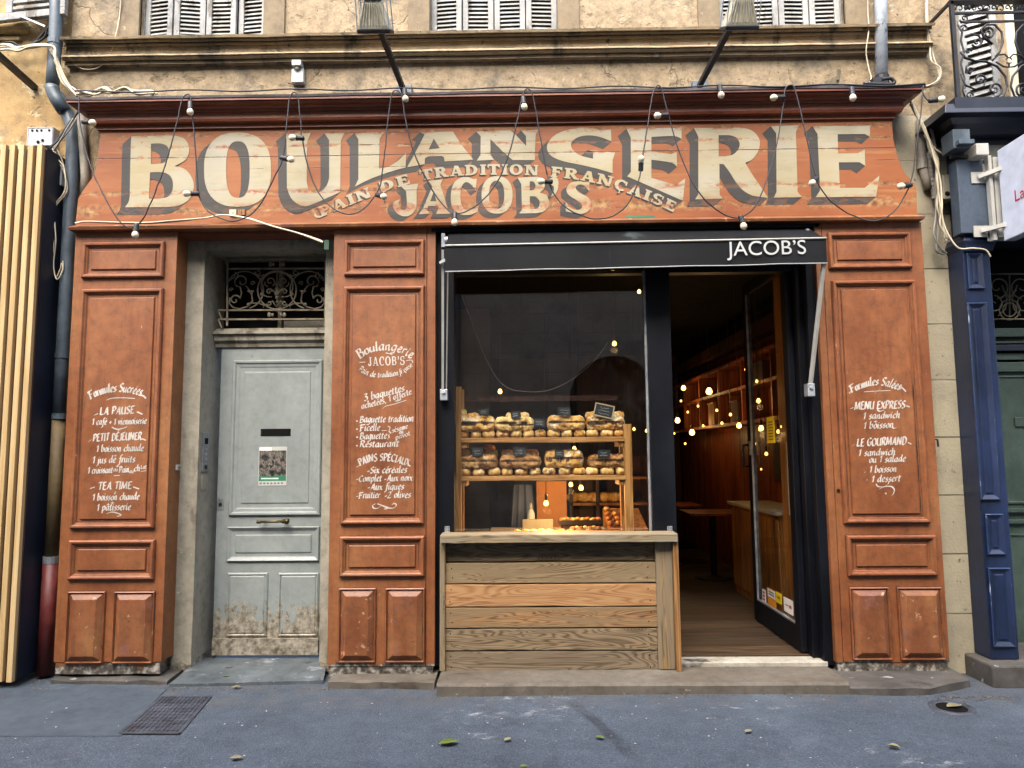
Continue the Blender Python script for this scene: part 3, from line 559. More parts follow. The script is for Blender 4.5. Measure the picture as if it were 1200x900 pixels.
# ------------------------------------------------------------------ ground
def asphalt():
    t = NT('worn asphalt'); n1 = t.noise(.9, 9, .7)
    c = t.ramp(n1, [(.28, D((84,98,115), .27)), (.42, D((98,113,129), .30)), (.56, D((105,120,137), .31)), (.72, D((121,138,153), .36))])
    ag = t.n('TexVoronoi', Scale=95.0); t.put(ag.inputs['Vector'], t.pos)
    spk = t.step(t.noise(120, 2, .5), .56, .66); c = t.mix(t.math('MULTIPLY', spk, .5), c, D('A6A9B4', .36))
    spd = t.step(t.noise(100, 2, .5, (1,1,1), (5,3,1)), .57, .66); c = t.mix(t.math('MULTIPLY', spd, .6), c, D('30343E', .3))
    bl = t.noise(5, 9, .75, (1,1.4,1), (2,8,0)); c = t.mix(1.0, c, t.ramp(bl, [(.34, (.78,)*3), (.5, (1,1,1)), (.66, (1.16,)*3)]), 'MULTIPLY')
    st = t.step(t.noise(2.6, 8, .72, (1.0,1.6,1), (3,1,0)), .6, .72); c = t.mix(t.math('MULTIPLY', st, .3), c, D('ABAEB6', .34))
    dk = t.step(t.noise(1.3, 5, .6, (1,.5,1), (8,2,0)), .56, .7); c = t.mix(t.math('MULTIPLY', dk, .5), c, D('464B5A', .26))
    X, Y, Z = t.sep()
    def streak(x, y, dx, dy, w):               # dried spill running to the gutter
        l = math.hypot(dx, dy); u, v = dx/l, dy/l
        a = t.math('ADD', t.math('MULTIPLY', t.math('SUBTRACT', X, x), -v), t.math('MULTIPLY', t.math('SUBTRACT', Y, y), u))
        s = t.math('ADD', t.math('MULTIPLY', t.math('SUBTRACT', X, x), u), t.math('MULTIPLY', t.math('SUBTRACT', Y, y), v))
        a = t.math('ADD', a, t.math('MULTIPLY_ADD', t.noise(2.2, 4), .14, -.07))
        f = t.math('MULTIPLY', t.step(t.math('ABSOLUTE', a), w, w*.4), t.math('MULTIPLY', t.step(s, 0, .15), t.step(s, l, l-.3)))
        return t.math('MULTIPLY', f, t.step(t.noise(9, 5, .7), .3, .55))
    for a0, a1, w, k in (((90,808),(30,868),.045,.5), ((664,816),(760,895),.05,.6)):
        p, q = PZ(*a0, 0), PZ(*a1, 0); c = t.mix(t.math('MULTIPLY', streak(p.x, p.y, q.x-p.x, q.y-p.y, w), k), c, D('30343E', .3))
    for (px, py, r, th) in ((630,822,.55,.60), (870,832,.6,.63), (1075,880,.4,.62), (560,835,.3,.6), (560,862,.18,.6)):     # pale crumbs and flour scuffs
        p = PZ(px, py, 0); d = t.math('SQRT', t.math('ADD', t.math('POWER', t.math('SUBTRACT', X, p.x), 2), t.math('MULTIPLY', t.math('POWER', t.math('SUBTRACT', Y, p.y), 2), 2.5)))
        f = t.math('MULTIPLY', t.step(d, r, r*.2), t.step(t.noise(7, 9, .8, (1,1.5,1), (px, 0, 0)), th-.07, th+.04)); c = t.mix(t.math('MULTIPLY', f, .7), c, D('C9C9CC', .5))
    f = t.step(Y, -.62, -.34); c = t.mix(t.math('MULTIPLY', f, t.math('MULTIPLY', t.step(t.noise(6, 6, .7, (1,1,1)), .4, .6), .35)), c, D('8C877E', .3))
    h = t.math('ADD', ag.outputs[0], t.math('MULTIPLY', t.noise(30, 5, .7), .8))
    return t.bsdf(c, .78, 0., t.bump(h, .55, .006), .35)
m_asphalt = asphalt()
def gz(x, y): return .012*mnoise.noise(Vector((x*.5, y*.6, 0))) - .012
g = MB(); NX, NY = 60, 40
xs = [-60]+[-6+12*i/(NX-3) for i in range(NX-2)]+[60]; ys = [-60]+[-5.5+6.0*j/(NY-3) for j in range(NY-2)]+[60]
g.add([(x, y, gz(x, y)) for y in ys for x in xs], [(j*NX+i, j*NX+i+1, (j+1)*NX+i+1, (j+1)*NX+i) for j in range(NY-1) for i in range(NX-1)])
tag(obj('pavement', g, m_asphalt, smooth=True, base=(0,0,0), recalc=False), kind='structure')
m_patch = mk('smooth asphalt patch', [D((84,98,113), .3), D((95,111,125), .3), D((107,123,137), .3)], 1.5, rough=(.65,.8), bump=.3, bscale=120, marks=[(D('A9ABB2', .3), 40, .7, .03, (1,1,1)), (D('444956', .25), 2, .6, .1, (1,.5,1))], bdist=.003)
pts = [PZ(*q, 0) for q in ((-60,861),(142,860),(195,806),(70,800),(-60,806))]
tag(obj('asphalt_patch', MB().prism([(p.x, p.y) for p in pts], 0, 1).warp(lambda v: Vector((v.x, v.z, gz(v.x, v.z)+.004-.02*v.y))), m_patch, recalc=True), kind='structure')

# ------------------------------------------------------------------ main stone building
WY = .14                                   # face of the upper wall
XL, XR = P(83, 60, WY).x, P(1086, 60, WY).x
zs = P(600, 34, .02).z                     # window sill line
TOPZ = 9.0
x_in_l = (P(239, 300, .165).x+P(226.5, 740, .165).x)/2; x_in_r = (P(382, 300, .165).x+P(374.5, 700, .165).x)/2
DL, DR = x_in_l-.01, x_in_r+.01                    # house doorway
SL, SR = P(512, 500, .1).x, P(956, 420, .1).x      # shop opening
zl = P(320, 293, .2).z                             # door lintel underside
zo = 3.02                                          # shop lintel underside
Wn = [(BX(170, 0, 313, 38, .2)[:2]), (BX(505, 0, 653, 36, .2)[:2]), (BX(840, 0, 985, 28, .2)[:2])]
B = MB()
B.box(XL, DL, WY+.04, .62, -.1, zl); B.box(DR, SL-.02, WY+.04, .62, -.1, zl); B.box(XL, SL-.02, WY+.04, .62, zl, 3.3)
XB = P(1088, 530, .13).x; B.box(SR+.02, XB, WY, .5, -.1, 3.3); B.box(SL-.02, SR+.02, WY+.04, .5, zo, 3.3)
bld = tag(obj('stone_building', MB().box(XL, XR, WY, .6, 3.3, zs), m_stone, base=(-.2, .3, 0)), 'ochre limestone upper front above the bakery sign, with grey louvred shutters', 'building')
obj('ground_floor_wall', B, m_plaster, bld)
wl = [XL]+[x for w in Wn for x in w]+[XR]
wb = MB()
for i in range(0, 8, 2): wb.box(wl[i], wl[i+1], WY, .6, zs, zs+2.6)
wb.box(XL, XR, WY, .6, zs+2.6, TOPZ); obj('upper_wall', wb, m_stone, bld)
pr = MB()                                  # smooth render bands framing each window
for a, b in Wn:
    w = .165
    for q in ((a-w, a), (b, b+w)): pr.box(q[0], q[1], WY-.022, WY+.02, zs+.004, zs+2.4)
obj('window_surround', pr, m_pier, bld, bevel=.004)
def zy(y, Y): return P(600, y, Y).z
prof = [(WY, zy(70, .12)), (.12, zy(69.5, .12)), (.12, zy(68.5, .12)), (.095, zy(68, .09)), (.09, zy(65.5, .09)), (.10, zy(65, .1)), (.10, zy(64, .1)), (.07, zy(63, .07)), (.055, zy(60, .055)), (.06, zy(58.5, .055)), (.045, zy(58, .045)), (.045, zy(56.8, .045)), (.10, zy(56.2, .1)),
        (.10, zy(47.5, .1)), (.075, zy(47, .075)), (.075, zy(44.5, .075)), (.09, zy(44, .09)), (.09, zy(43, .09)), (.06, zy(42.2, .06)), (.055, zy(39.8, .055)), (.065, zy(39.3, .06)), (.065, zy(38.5, .06)), (.02, zy(37.8, .02)), (.012, zy(34.5, .012)), (.03, zs), (WY+.05, zs+.002)]
sc = MB(); n = 46
r = []
for i in range(n+1):
    x = XL-.01 + (XR-XL+.012)*i/n
    r.append([(x, y+.006*mnoise.noise(Vector((x*2.3, z*9, 0)))*(0 if k in (0, len(prof)-1) else 1), z+.005*mnoise.noise(Vector((x*3+9, z*7, 2)))) for k, (y, z) in enumerate(prof)])
sc.loft(r, closed=False, caps=True); obj('string_course', sc, m_mould, bld)
# shutters: four louvred leaves a window, hinged slightly out of line
for wi, (a, b) in enumerate(Wn):
    obj('window_recess', MB().box(a-.02, b+.02, .42, .44, zs, zs+2.6), m_void, bld)
    w = (b-a)/4
    for k in range(4):
        x0, x1 = a+k*w+.004, a+(k+1)*w-.004; s = MB(); st = .042; H = zs+2.55; y0 = .2
        for xx in (x0, x1-st): s.box(xx, xx+st, y0, y0+.035, zs+.004, H)
        s.box(x0+st, x1-st, y0+.004, y0+.032, zs+.006, zs+.1); s.box(x0+st, x1-st, y0+.004, y0+.032, H-.08, H)
        z = zs+.125
        while z < H-.1:
            s.loft([[(xx, y0+.004, z-.016), (xx, y0+.011, z-.019), (xx, y0+.034, z+.014), (xx, y0+.027, z+.017)] for xx in (x0+st, x1-st)]); z += .034
        yaw = (.16, -.15, .02, .12)[k] if wi == 0 else (.1, -.03, .04, -.06)[k] if wi == 1 else (.1, .05, -.05, .03)[k]
        px = x0 if k % 2 == 0 else x1; Mx = Matrix.Translation((px, y0, 0)) @ Matrix.Rotation(-yaw*(1 if k % 2 == 0 else 1), 4, 'Z') @ Matrix.Translation((-px, -y0, 0))
        obj('shutter', s.warp(lambda v: Mx @ v), m_shutter, bld, bevel=.003)
    obj('shutter_frame', MB().box(a-.012, a+.002, .19, .26, zs+.004, zs+2.55).box(b-.002, b+.012, .19, .26, zs+.004, zs+2.55), m_shutter, bld)

# ------------------------------------------------------------------ neighbours' walls
ly = .17
lw = MB().box(-12, XL-.002, ly, .6, -.1, TOPZ-1)
lft = tag(obj('yellow_building', lw, m_yellow, base=(-6,.3,0)), 'yellow ochre rendered building left of the bakery behind the drainpipe', 'building')
x0, x1, z0, z1 = BX(-40, 26, 29, 37, ly-.05)
b_ = MB().tube([(x0-2, ly-.02, (z0+z1)/2), (x1, ly-.02, (z0+z1)/2)], (z1-z0)*.6, 12); obj('sill_moulding', b_, m_yellow, lft, smooth=True)
obj('sill_fillet', MB().box(x0-2, x1-.05, ly-.03, ly+.01, z0-.055, z0-.03), m_yellow, lft)
# grey shutter folded out over the left edge
p0, p1 = P(14, 10, ly-.1), P(80, 8, ly-.1); zb = P(45, 20, ly-.1).z
s = MB(); s.box(p0.x-.25, p1.x, ly-.14, ly-.1, zb, zb+.055); s.box(p1.x-.05, p1.x, ly-.14, ly-.1, zb+.055, zb+1.5); s.box(p0.x-.02, p0.x+.03, ly-.14, ly-.1, zb+.055, zb+1.5)
for k in range(30): s.box(p0.x+.03, p1.x-.05, ly-.135, ly-.105, zb+.08+k*.05, zb+.105+k*.05)
def tilt(v): return Vector((v.x, v.y, v.z+.10*(v.x-p1.x)))
obj('shutter', s.warp(tilt), m_shutter, lft, bevel=.003)
obj('shutter_stay', MB().bar((p0.x+.1, ly-.15, zb-.02), (p0.x+.28, ly-.12, zb-.09), .012, .012), m_galv, lft)
rx0 = XR+.002
rgt = tag(obj('block_building', MB().box(rx0, 12, .17, .6, 3.38, TOPZ-.5), m_stone, base=(6,.3,0)), 'tan building at right edge above the navy shop cornice, with pale block strip below', 'building')
obj('block_wall', MB().box(XB-.012, P(1155, 500, .15).x, .126, .14, -.1, 4.02).box(P(1040, 200, .13).x, XB-.012, .126, .14, 3.22, 4.02).box(XB+.002, P(1155, 500, .15).x, .14, .6, -.1, 3.3), m_block, rgt)
obj('rear_wall', MB().box(P(1155,500,.15).x+.002, 12, .62, .9, -.1, 3.38), m_darkwall, rgt)
# building across the street: seen only as the dim reflection in the window
OY = -8.2
ob = MB(); ax0, ax1 = .9, 2.6
ob.box(-16, ax0, OY-.5, OY, -.1, 9.5); ob.box(ax1, 16, OY-.5, OY, -.1, 9.5); ob.box(ax0, ax1, OY-.5, OY, 3.6, 9.5)
opp = tag(obj('facing_building', ob, m_opp, base=(0, OY, 0)), 'grey stone house across the street seen as reflection in the shop window', 'building')
ar = MB(); pl = [(ax0, 2.5)]+[((ax0+ax1)/2-(ax1-ax0)/2*math.cos(R(a)), 2.5+(ax1-ax0)/2*math.sin(R(a))) for a in range(0, 181, 12)]+[(ax1, 2.5), (ax1, 3.6), (ax0, 3.6)]
obj('arch', MB().prism(pl, OY-.2, OY-.01), m_opp, opp); obj('timber_door', MB().box(ax0, ax1, OY-.4, OY-.3, -.1, 3.5), flat('faded grey brown gate', D('5E554A', .6), .8), opp)
for xx in (-6, -3, .2, 5): obj('window', MB().box(xx, xx+1.1, OY-.02, OY+.02, 4.6, 6.8), m_shutter, opp)
obj('rain_pipe', MB().tube([(-1.2, OY+.08, 0), (-1.2, OY+.08, 9)], .05), m_pipe, opp)
# ------------------------------------------------------------------ signboard with cornice
SY = -.03
outl = [(117.5,146),(117.5,153),(116,173),(113,197),(107,210),(97.5,223),(91.7,233),(89,258),(88,265),(1075,258),(1074,223),(1071.7,215),(1060,203),(1052,185),(1046.7,163),(1045,140)]
pol = [P(x, y, SY) for x, y in outl]; ztop = P(600, 141, SY).z; zbot = (pol[8].z+pol[9].z)/2
pol = [(p.x, min(p.z, ztop) if i not in (0, 15) else ztop) for i, p in enumerate(pol)]; pol[8] = (pol[8][0], zbot); pol[9] = (pol[9][0], zbot)
sign = tag(obj('signboard', MB().prism(pol, SY, .13), m_sign, base=(-.1, 0, zbot)), 'long painted terracotta shop sign reading BOULANGERIE over the whole bakery front', 'sign')
cz = lambda y, Y: P(600, y, Y).z
cprof = [(SY-.004, cz(146, SY)), (-.05, cz(145, -.05)), (-.05, cz(140.5, -.05)), (-.062, cz(139.5, -.06)), (-.085, cz(137, -.085)), (-.092, cz(134, -.09)), (-.092, cz(127, -.09)), (-.10, cz(126, -.1)), (-.105, cz(123.5, -.105)),
         (-.12, cz(122.5, -.12)), (-.135, cz(119.5, -.135)), (-.165, cz(116.5, -.165)), (-.178, cz(114, -.178)), (-.178, cz(112.5, -.178)), (-.19, cz(112, -.19)), (-.19, cz(107.5, -.19))]
xa, xb = P(118, 146, SY).x, P(1045, 143, SY).x
obj('cornice', MB().corn(xa, xb, cprof, .12), m_maroon, sign)
fl = MB(); nf = 70; zt = cz(107.5, -.19)
rr = []
for i in range(nf+1):
    x = xa-.165+(xb-xa+.33)*i/nf; dz = .006*mnoise.noise(Vector((x*2.2, 0, 5)))
    rr.append([(x, -.196, zt-.012+dz), (x, -.2, zt+.004+dz), (x, .1, zt+.03+dz), (x, .1, zt+.004)])
fl.loft(rr); obj('lead_flashing', fl, m_zinc, sign)
zc = zbot
lp = [(SY-.002, zc-.022), (-.055, zc-.018), (-.062, zc), (-.055, zc+.006), (SY-.002, zc+.022)]
obj('ledge_moulding', MB().corn(P(87, 264, SY).x, P(1077, 259, SY).x, lp, .1), m_terra_edge, sign)
def cp(ox, pts, sc=6., oy=130.): return [(ox+a/sc, oy+b/sc) for a, b in pts]
def sup(cx, cy, rx, ry, e, n=44):
    o = []
    for i in range(n):
        a = 2*math.pi*i/n; c_, s_ = math.cos(a), math.sin(a)
        o.append((cx+rx*math.copysign(abs(c_)**(2/e), c_), cy+ry*math.copysign(abs(s_)**(2/e), s_)))
    return o
def rnd_corner(pts, corners, n=4):
    """catmull-rom between hard corners (indices kept sharp)"""
    out = []; m = len(pts); cs = sorted(corners)
    for i, c in enumerate(cs):
        e = cs[(i+1) % len(cs)]; seg = []; k = c
        while True:
            seg.append(pts[k % m])
            if k % m == e and k != c: break
            k += 1
        if len(seg) == 2: out.append(seg[0])
        else: out += [(v.x, v.y) for v in smooth([(a, b, 0) for a, b in seg], n)[:-1]]
    return out
BIG = []
def big(ox, pts, corners, holes=()): BIG.append((cp(ox, rnd_corner(pts, corners)), [cp(ox, rnd_corner(h, c)) for h, c in holes]))
big(80, [(443,180),(600,174),(700,172),(770,178),(825,205),(850,260),(842,315),(810,355),(745,388),(805,402),(855,445),(882,510),(874,575),(840,630),(785,662),(720,674),(560,677),(398,678),(424,640),(432,600),(438,300)], [0,1,8,16,17,19],
    [([(582,230),(650,229),(695,248),(712,290),(702,335),(668,366),(600,374),(581,374)], [0,6,7]), ([(575,432),(660,430),(715,455),(736,505),(730,565),(698,605),(630,618),(568,618)], [0,6,7])])
BIG.append((sup(278.4, 198.8, 39.3, 43.4, 2.5), [sup(278.8, 198.7, 13.8, 33.2, 2.7, 36)]))
big(260, [(440,162),(628,155),(602,205),(598,300),(597,500),(612,556),(652,576),(700,562),(738,522),(755,470),(754,205),(722,158),(862,155),(836,208),(833,570),(650,652),(590,670),(535,655),(485,610),(458,540),(455,200)], [0,1,2,4,9,10,11,12,13,14,15,19,20])
big(400, [(93,155),(300,150),(269,198),(265,405),(330,392),(400,348),(456,292),(452,398),(390,414),(300,442),(200,480),(95,532),(120,480),(120,200)], [0,1,2,3,6,7,11,12,13])
big(400, [(555,150),(785,145),(838,230),(928,342),(726,355),(722,326),(706,317),(612,320),(588,332),(586,374),(462,396),(500,330),(540,255),(586,165)], list(range(14)), [([(650,195),(692,262),(613,272)], [0,1,2])])
big(540, [(110,145),(345,135),(390,172),(460,246),(458,176),(425,138),(548,133),(526,166),(520,345),(365,345),(300,290),(208,198),(209,308),(232,343),(112,349),(138,310),(140,178)], list(range(17)))
big(540, [(1055,130),(1060,216),(1000,190),(920,173),(845,178),(795,202),(775,238),(790,275),(840,313),(930,336),(930,286),(893,274),(1086,293),(1067,345),(1067,437),(960,406),(850,380),(720,353),(645,322),(612,285),(608,240),(640,188),(705,148),(800,124),(900,118),(1000,134)], [0,1,9,10,11,12,13,14])
big(680, [(325,125),(713,118),(712,196),(655,176),(500,183),(500,284),(636,304),(678,289),(680,393),(640,364),(500,343),(500,470),(672,522),(738,474),(722,630),(700,622),(330,460),(356,430),(355,188)], [0,1,2,4,5,6,7,8,10,11,12,13,14,15,16,17,18])
big(680, [(800,120),(1080,117),(1160,122),(1212,142),(1250,180),(1263,225),(1250,285),(1210,340),(1160,364),(1205,440),(1260,520),(1320,612),(1210,596),(1150,562),(1098,506),(1050,430),(1008,374),(978,372),(980,590),(1002,616),(808,621),(830,585),(830,180)], [0,1,8,11,12,16,17,18,19,20,21,22], [([(973,170),(1045,170),(1095,186),(1120,226),(1112,268),(1075,306),(1020,319),(973,320)], [0,1,6,7])])
big(880, [(140,107),(335,101),(316,150),(328,570),(360,606),(160,610),(180,570),(178,158)], list(range(8)))
big(880, [(432,107),(838,103),(836,181),(800,162),(610,164),(612,299),(752,297),(800,271),(804,386),(765,361),(618,361),(625,541),(800,541),(903,455),(880,603),(455,607),(486,560),(468,162)], list(range(18)))
ik_s = Ink(SY-.0006); ik_c = Ink(SY-.0035)
SH = (-10.2, 8.8)
for o_, h_ in BIG:
    for l_ in (o_, *h_): ik_s.sweep(l_, SH)
    ik_c.shape(o_, h_)
JAC = []
def jac(ox, pts, corners, holes=()): JAC.append((cp(ox, rnd_corner(pts, corners)), [cp(ox, rnd_corner(h, c)) for h, c in holes]))
jac(400, [(415,525),(542,511),(529,555),(529,640),(522,695),(478,736),(425,738),(382,708),(362,662),(375,636),(412,622),(404,662),(424,694),(450,692),(461,660),(456,565)], [0,1,2,10,15])
jac(400, [(612,492),(712,482),(696,520),(750,690),(785,722),(665,724),(682,690),(672,668),(612,668),(602,695),(622,722),(545,726),(572,690),(640,530)], list(range(14)), [([(652,560),(668,635),(625,636)], [0,1,2])])
jac(400, [(952,476),(946,562),(915,520),(880,500),(852,520),(838,570),(838,625),(852,675),(886,697),(930,690),(968,662),(956,710),(900,731),(840,728),(796,700),(772,650),(772,570),(790,510),(830,475),(880,464),(922,478)], [0,1,10,11])
JAC.append((cp(540, sup(255, 590, 109, 132, 2.3)), [cp(540, sup(252, 590, 54, 99, 2.4, 32))]))
jac(540, [(400,470),(530,462),(575,476),(592,512),(582,550),(555,574),(600,592),(620,635),(610,682),(575,710),(530,719),(410,721),(430,695),(425,515)], [0,1,5,10,11,12,13], [([(485,495),(512,498),(526,526),(512,554),(485,559)], [0,4]), ([(485,600),(528,604),(555,640),(540,684),(485,691)], [0,4])])
jac(540, [(625,478),(655,464),(682,480),(686,530),(668,580),(632,606),(654,560),(650,528),(626,512)], [0,5])
jac(540, [(905,502),(902,562),(868,525),(832,518),(808,538),(830,572),(892,606),(919,652),(905,697),(860,722),(800,718),(738,706),(736,640),(770,680),(820,696),(850,682),(848,655),(818,630),(770,600),(745,570),(748,530),(780,503),(830,494),(868,500)], [0,1,11,12])
for o_, h_ in JAC:
    for l_ in (o_, *h_): ik_s.sweep(l_, (-6.5, 5.5))
    ik_c.shape(o_, h_)
arc = [(371,256.5),(380,253),(402,244),(420,236.5),(436.7,230),(450,224.5),(482.5,214.5),(500,210.5),(525,207),(555,205.2),(600,204.6),(632,205.6),(645,207),(673,210),(690,213),(712,218),(737,227),(752,232.5),(768,239),(791,249.5)]
def sub(x0, x1):
    a = [p for p in arc if x0 < p[0] < x1]
    def yat(x):
        for p, q in zip(arc, arc[1:]):
            if p[0] <= x <= q[0]: return p[1]+(q[1]-p[1])*(x-p[0])/(q[0]-p[0])
    return [(x0, yat(x0)), *a, (x1, yat(x1))]
for w_, a_, b_ in (('PAIN', 376, 436), ('DE', 449, 482), ('TRADITION', 494, 631), ('FRANÇAISE', 645, 790)):
    serif(ik_c, w_, sub(a_, b_), 12.2, (-1.6, 1.6), ik_s, st=.27, hl=.17, sf=.13)
swash(ik_c, [(371,247),(369,251),(372,254),(378,253),(383,249)], 2.6, 60)
obj('lettering_shade', ik_s.mb, m_shadow, sign, recalc=False); obj('lettering', ik_c.mb, m_cream, sign, recalc=False)
obj('green_paint_patch', MB().prism([(p.x, p.z) for p in (P(x, y, SY) for x, y in ((732,253.5),(740,252),(766,252.2),(768,254.5),(760,255.6),(735,255.4)))], SY-.001, SY+.004), flat('old green paint', D('3E7A54', .7), .6), sign)
# ------------------------------------------------------------------ three panelled pilasters with brush lettering
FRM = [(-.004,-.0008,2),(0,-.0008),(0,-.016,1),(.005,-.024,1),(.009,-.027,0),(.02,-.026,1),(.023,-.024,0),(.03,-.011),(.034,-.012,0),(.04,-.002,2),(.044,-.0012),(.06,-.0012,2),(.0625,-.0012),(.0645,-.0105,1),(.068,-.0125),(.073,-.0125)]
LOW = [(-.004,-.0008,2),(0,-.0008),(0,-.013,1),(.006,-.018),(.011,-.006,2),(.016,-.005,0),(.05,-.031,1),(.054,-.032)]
def pilaster(label, edges, zb_px, panels, lows, ybk=.19, seams=()):
    (a0, a1, b0, b1) = edges               # left top, left bottom, right top, right bottom photo x
    X0 = (P(a0, 268, 0).x+P(a1, 790, 0).x)/2; X1 = (P(b0, 268, 0).x+P(b1, 790, 0).x)/2
    zb = zb_px; zt = zbot-.021; zp = zb+.085
    t = thing('pilaster', ((X0+X1)/2, .1, zb), label, 'pilaster', 'panelled shopfront pilasters')
    mb = MB(); xs = [X0]+[X0+(X1-X0)*f for f in seams]+[X1]
    for i in range(len(xs)-1): mb.box(xs[i]+(.0016 if i else 0), xs[i+1]-(.0016 if i < len(xs)-2 else 0), .0015*(i % 2), ybk, zp, zt)
    obj('post', mb, m_terra, t, bevel=.003)
    if seams: obj('joint', MB().box(X0+.01, X1-.01, .012, ybk-.01, zp+.01, zt-.01), m_groove, t)
    pb = MB(); n = 26                         # chewed foot board
    top = [(X0+.012+(X1-X0-.024)*i/n, zp-.002) for i in range(n+1)]
    bot = [(x, zb+.004+.018*max(0, mnoise.noise(Vector((x*7, 3, 0))))) for x, _ in reversed(top)]
    obj('foot_board', pb.prism(top+bot, .006, .1), m_terra, t)
    for (x0, y0, x1, y1), pf in [(p, FRM) for p in panels]+[(p, LOW) for p in lows]:
        w0, w1, u0, u1 = BX(x0, y0, x1, y1, 0)
        obj('raised_panel', MB().rect(w0, w1, u0, u1, pf), [m_terra_edge if pf is LOW else m_terra, m_worn_glint, m_groove], t, bevel=.0012)
    return t
p1 = pilaster('terracotta pilaster left of the grey door, lettered Formules Sucrées in white', (87.5, 63.3, 206, 191), .035,
    [(97.7,284.3,193.3,326), (90,339,187,619), (81.5,632.5,182,679)], [(78.5,693,122.5,777), (133,693,180.5,777)])
p2 = pilaster('terracotta pilaster between grey door and shop window, listing breads in white', (390.7, 384, 510, 510), .0,
    [(404,282,497.7,323), (401.5,336,497.3,614), (398.5,628,497.7,675.5)], [(397,689,440.5,776), (451.7,689,497.7,776)], seams=(.915,))
p3 = pilaster('terracotta pilaster right of the open shop door, lettered Formules Salées', (953.5, 981.5, 1076, 1118.5), .012,
    [(970,273,1066.7,315), (981,329,1080,613), (992,627,1096.5,674.5)], [(997,688,1043,773), (1053,688,1105,773)], seams=(.065,))
TY = -.0132
def cut(k, p): obj('lettering', k.mb, m_script, p, recalc=False); return Ink(TY)
k = Ink(TY)
script(k, 'Formules Sucrées', [(106,468),(121,461.5),(135,459),(152,460),(165,463.5)], 7.0, 2.3, caps=1.05)
swash(k, [(125,468.8),(132,466.6),(145,466.2),(158,467)], 1.3); swash(k, [(164,463),(168,464),(171,467)], 2)
k = cut(k, p1); script(k, 'LA PAUSE', [(117,486),(157,484.5)], 5.7, 2.2); swash(k, [(110.5,486.5),(115,484.5)], 1.6); swash(k, [(160.5,482.5),(167,485.5)], 1.6)
script(k, '1 café + 1 viennoiserie', [(108,498),(171.5,496.5)], 5.4, 1.8); swash(k, [(131,500.5),(137,503),(144,502),(149,500)], 1.6)
k = cut(k, p1); script(k, 'PETIT DÉJEUNER', [(109,517),(166,515)], 5.6, 2.1); swash(k, [(103.5,518),(107,515)], 1.5); swash(k, [(166,514),(171,516)], 1.5)
script(k, '1 boisson chaude', [(113,529.5),(168,528.5)], 5.7, 1.9); script(k, '+', [(132.5,536),(137,536)], 4, 1.3)
script(k, '1 jus de fruits', [(108.5,543),(158,541.5)], 5.7, 1.9); script(k, '+', [(135,548.5),(139.5,548.5)], 4, 1.3)
script(k, '1 croissant', [(103,555),(132,554)], 5.5, 1.8); script(k, 'ou', [(133,552.5),(138,552.3)], 3, 1.0); script(k, 'Pain', [(139.5,554),(151,553.5)], 5.5, 1.8); script(k, 'au', [(151.5,554.5),(156.5,554.3)], 3, 1.0)
script(k, 'ch', [(157,552.5),(164,552)], 5, 1.7); script(k, 'Lat', [(165,549.5),(171.5,549)], 3, 1.1); swash(k, [(165,552.5),(171,551.5)], .9); swash(k, [(133.5,557.3),(140.5,557)], 1.4)
k = cut(k, p1); script(k, 'TEA TIME', [(115,574),(154,572.5)], 5.6, 2.1); k = cut(k, p1); swash(k, [(105.5,572.5),(111,570.8)], 1.6); k = cut(k, p1); swash(k, [(156,570.5),(163,573)], 1.6); k = cut(k, p1); script(k, ':', [(132.5,579.5),(136,579.5)], 4, 1.3)
script(k, '1 boisson chaude', [(108.5,586.5),(163,585.3)], 5.7, 1.9); script(k, '+', [(129,591.5),(133.5,591.5)], 4, 1.3)
script(k, '1 pâtisserie', [(113.5,598.5),(153,597.3)], 5.7, 1.9); swash(k, [(125,602),(131,600),(138,601.5),(142,604),(137,605)], 1.5)
obj('lettering', k.mb, m_script, p1, recalc=False)
k = Ink(TY)
script(k, 'Boulangerie', [(422,420.5),(432,414),(444,410.8),(453,410.2),(461,411),(471.5,414.5),(482,420)], 7.4, 2.3, slant=.1, caps=1.1)
swash(k, [(452,413.3),(456,414.3),(461,412.5)], 1.4)
serif(k, "JACOB'S", [(431.5,428.8),(474.5,427.4)], 10.2, st=.22, hl=.1, sf=.07, ov=.05)
swash(k, [(421,424.6),(428,424.3)], 1.2); swash(k, [(476,422.5),(482,422),(484,425)], 1.2)
script(k, 'Pain de tradition', [(420,433.5),(427,438),(437,441.5),(447,442.3),(458,441.3),(467,439.5)], 4.6, 1.5, slant=.12); script(k, 'fr.çaise', [(468.5,438.8),(475,435.8),(483.5,429)], 3.6, 1.2)
k = cut(k, p2); script(k, '3 baguettes', [(427,469.8),(450,464.5),(474,458.5)], 6.0, 2.0); script(k, 'achetées, 1 offerte', [(424,479.5),(452,472),(482.5,461.8)], 5.2, 1.7)
swash(k, [(448,479.2),(452,476),(462,473.5),(476,469)], 1.3); swash(k, [(463,470),(470,468)], 1.5)
k = cut(k, p2)
for y_ in (493.5,503,512.5,522.5): swash(k, [(417.6,y_-.6),(419,y_+.4)], 1.7)
script(k, 'Baguette tradition', [(421.5,495),(484.5,494)], 5.6, 1.9); script(k, 'Ficelle', [(421.5,505),(445,504.5)], 5.6, 1.9); script(k, 'Baguette', [(421.5,514.5),(453,514)], 5.6, 1.9); script(k, 'Restaurant', [(421.5,524),(467,523.3)], 5.6, 1.9)
swash(k, [(447,504.6),(453.5,504.5)], .9); swash(k, [(454.5,499.5),(457,501),(456,505.5),(458.2,507.3),(455.6,509.5),(456,513),(453.8,514.8)], 1.3)
script(k, 'sésame', [(460,507),(478,501.8)], 3.6, 1.25); script(k, 'ou', [(468,509),(473,507.5)], 3.2, 1.1); script(k, 'pavot', [(464,515.5),(481,509.8)], 3.6, 1.25)
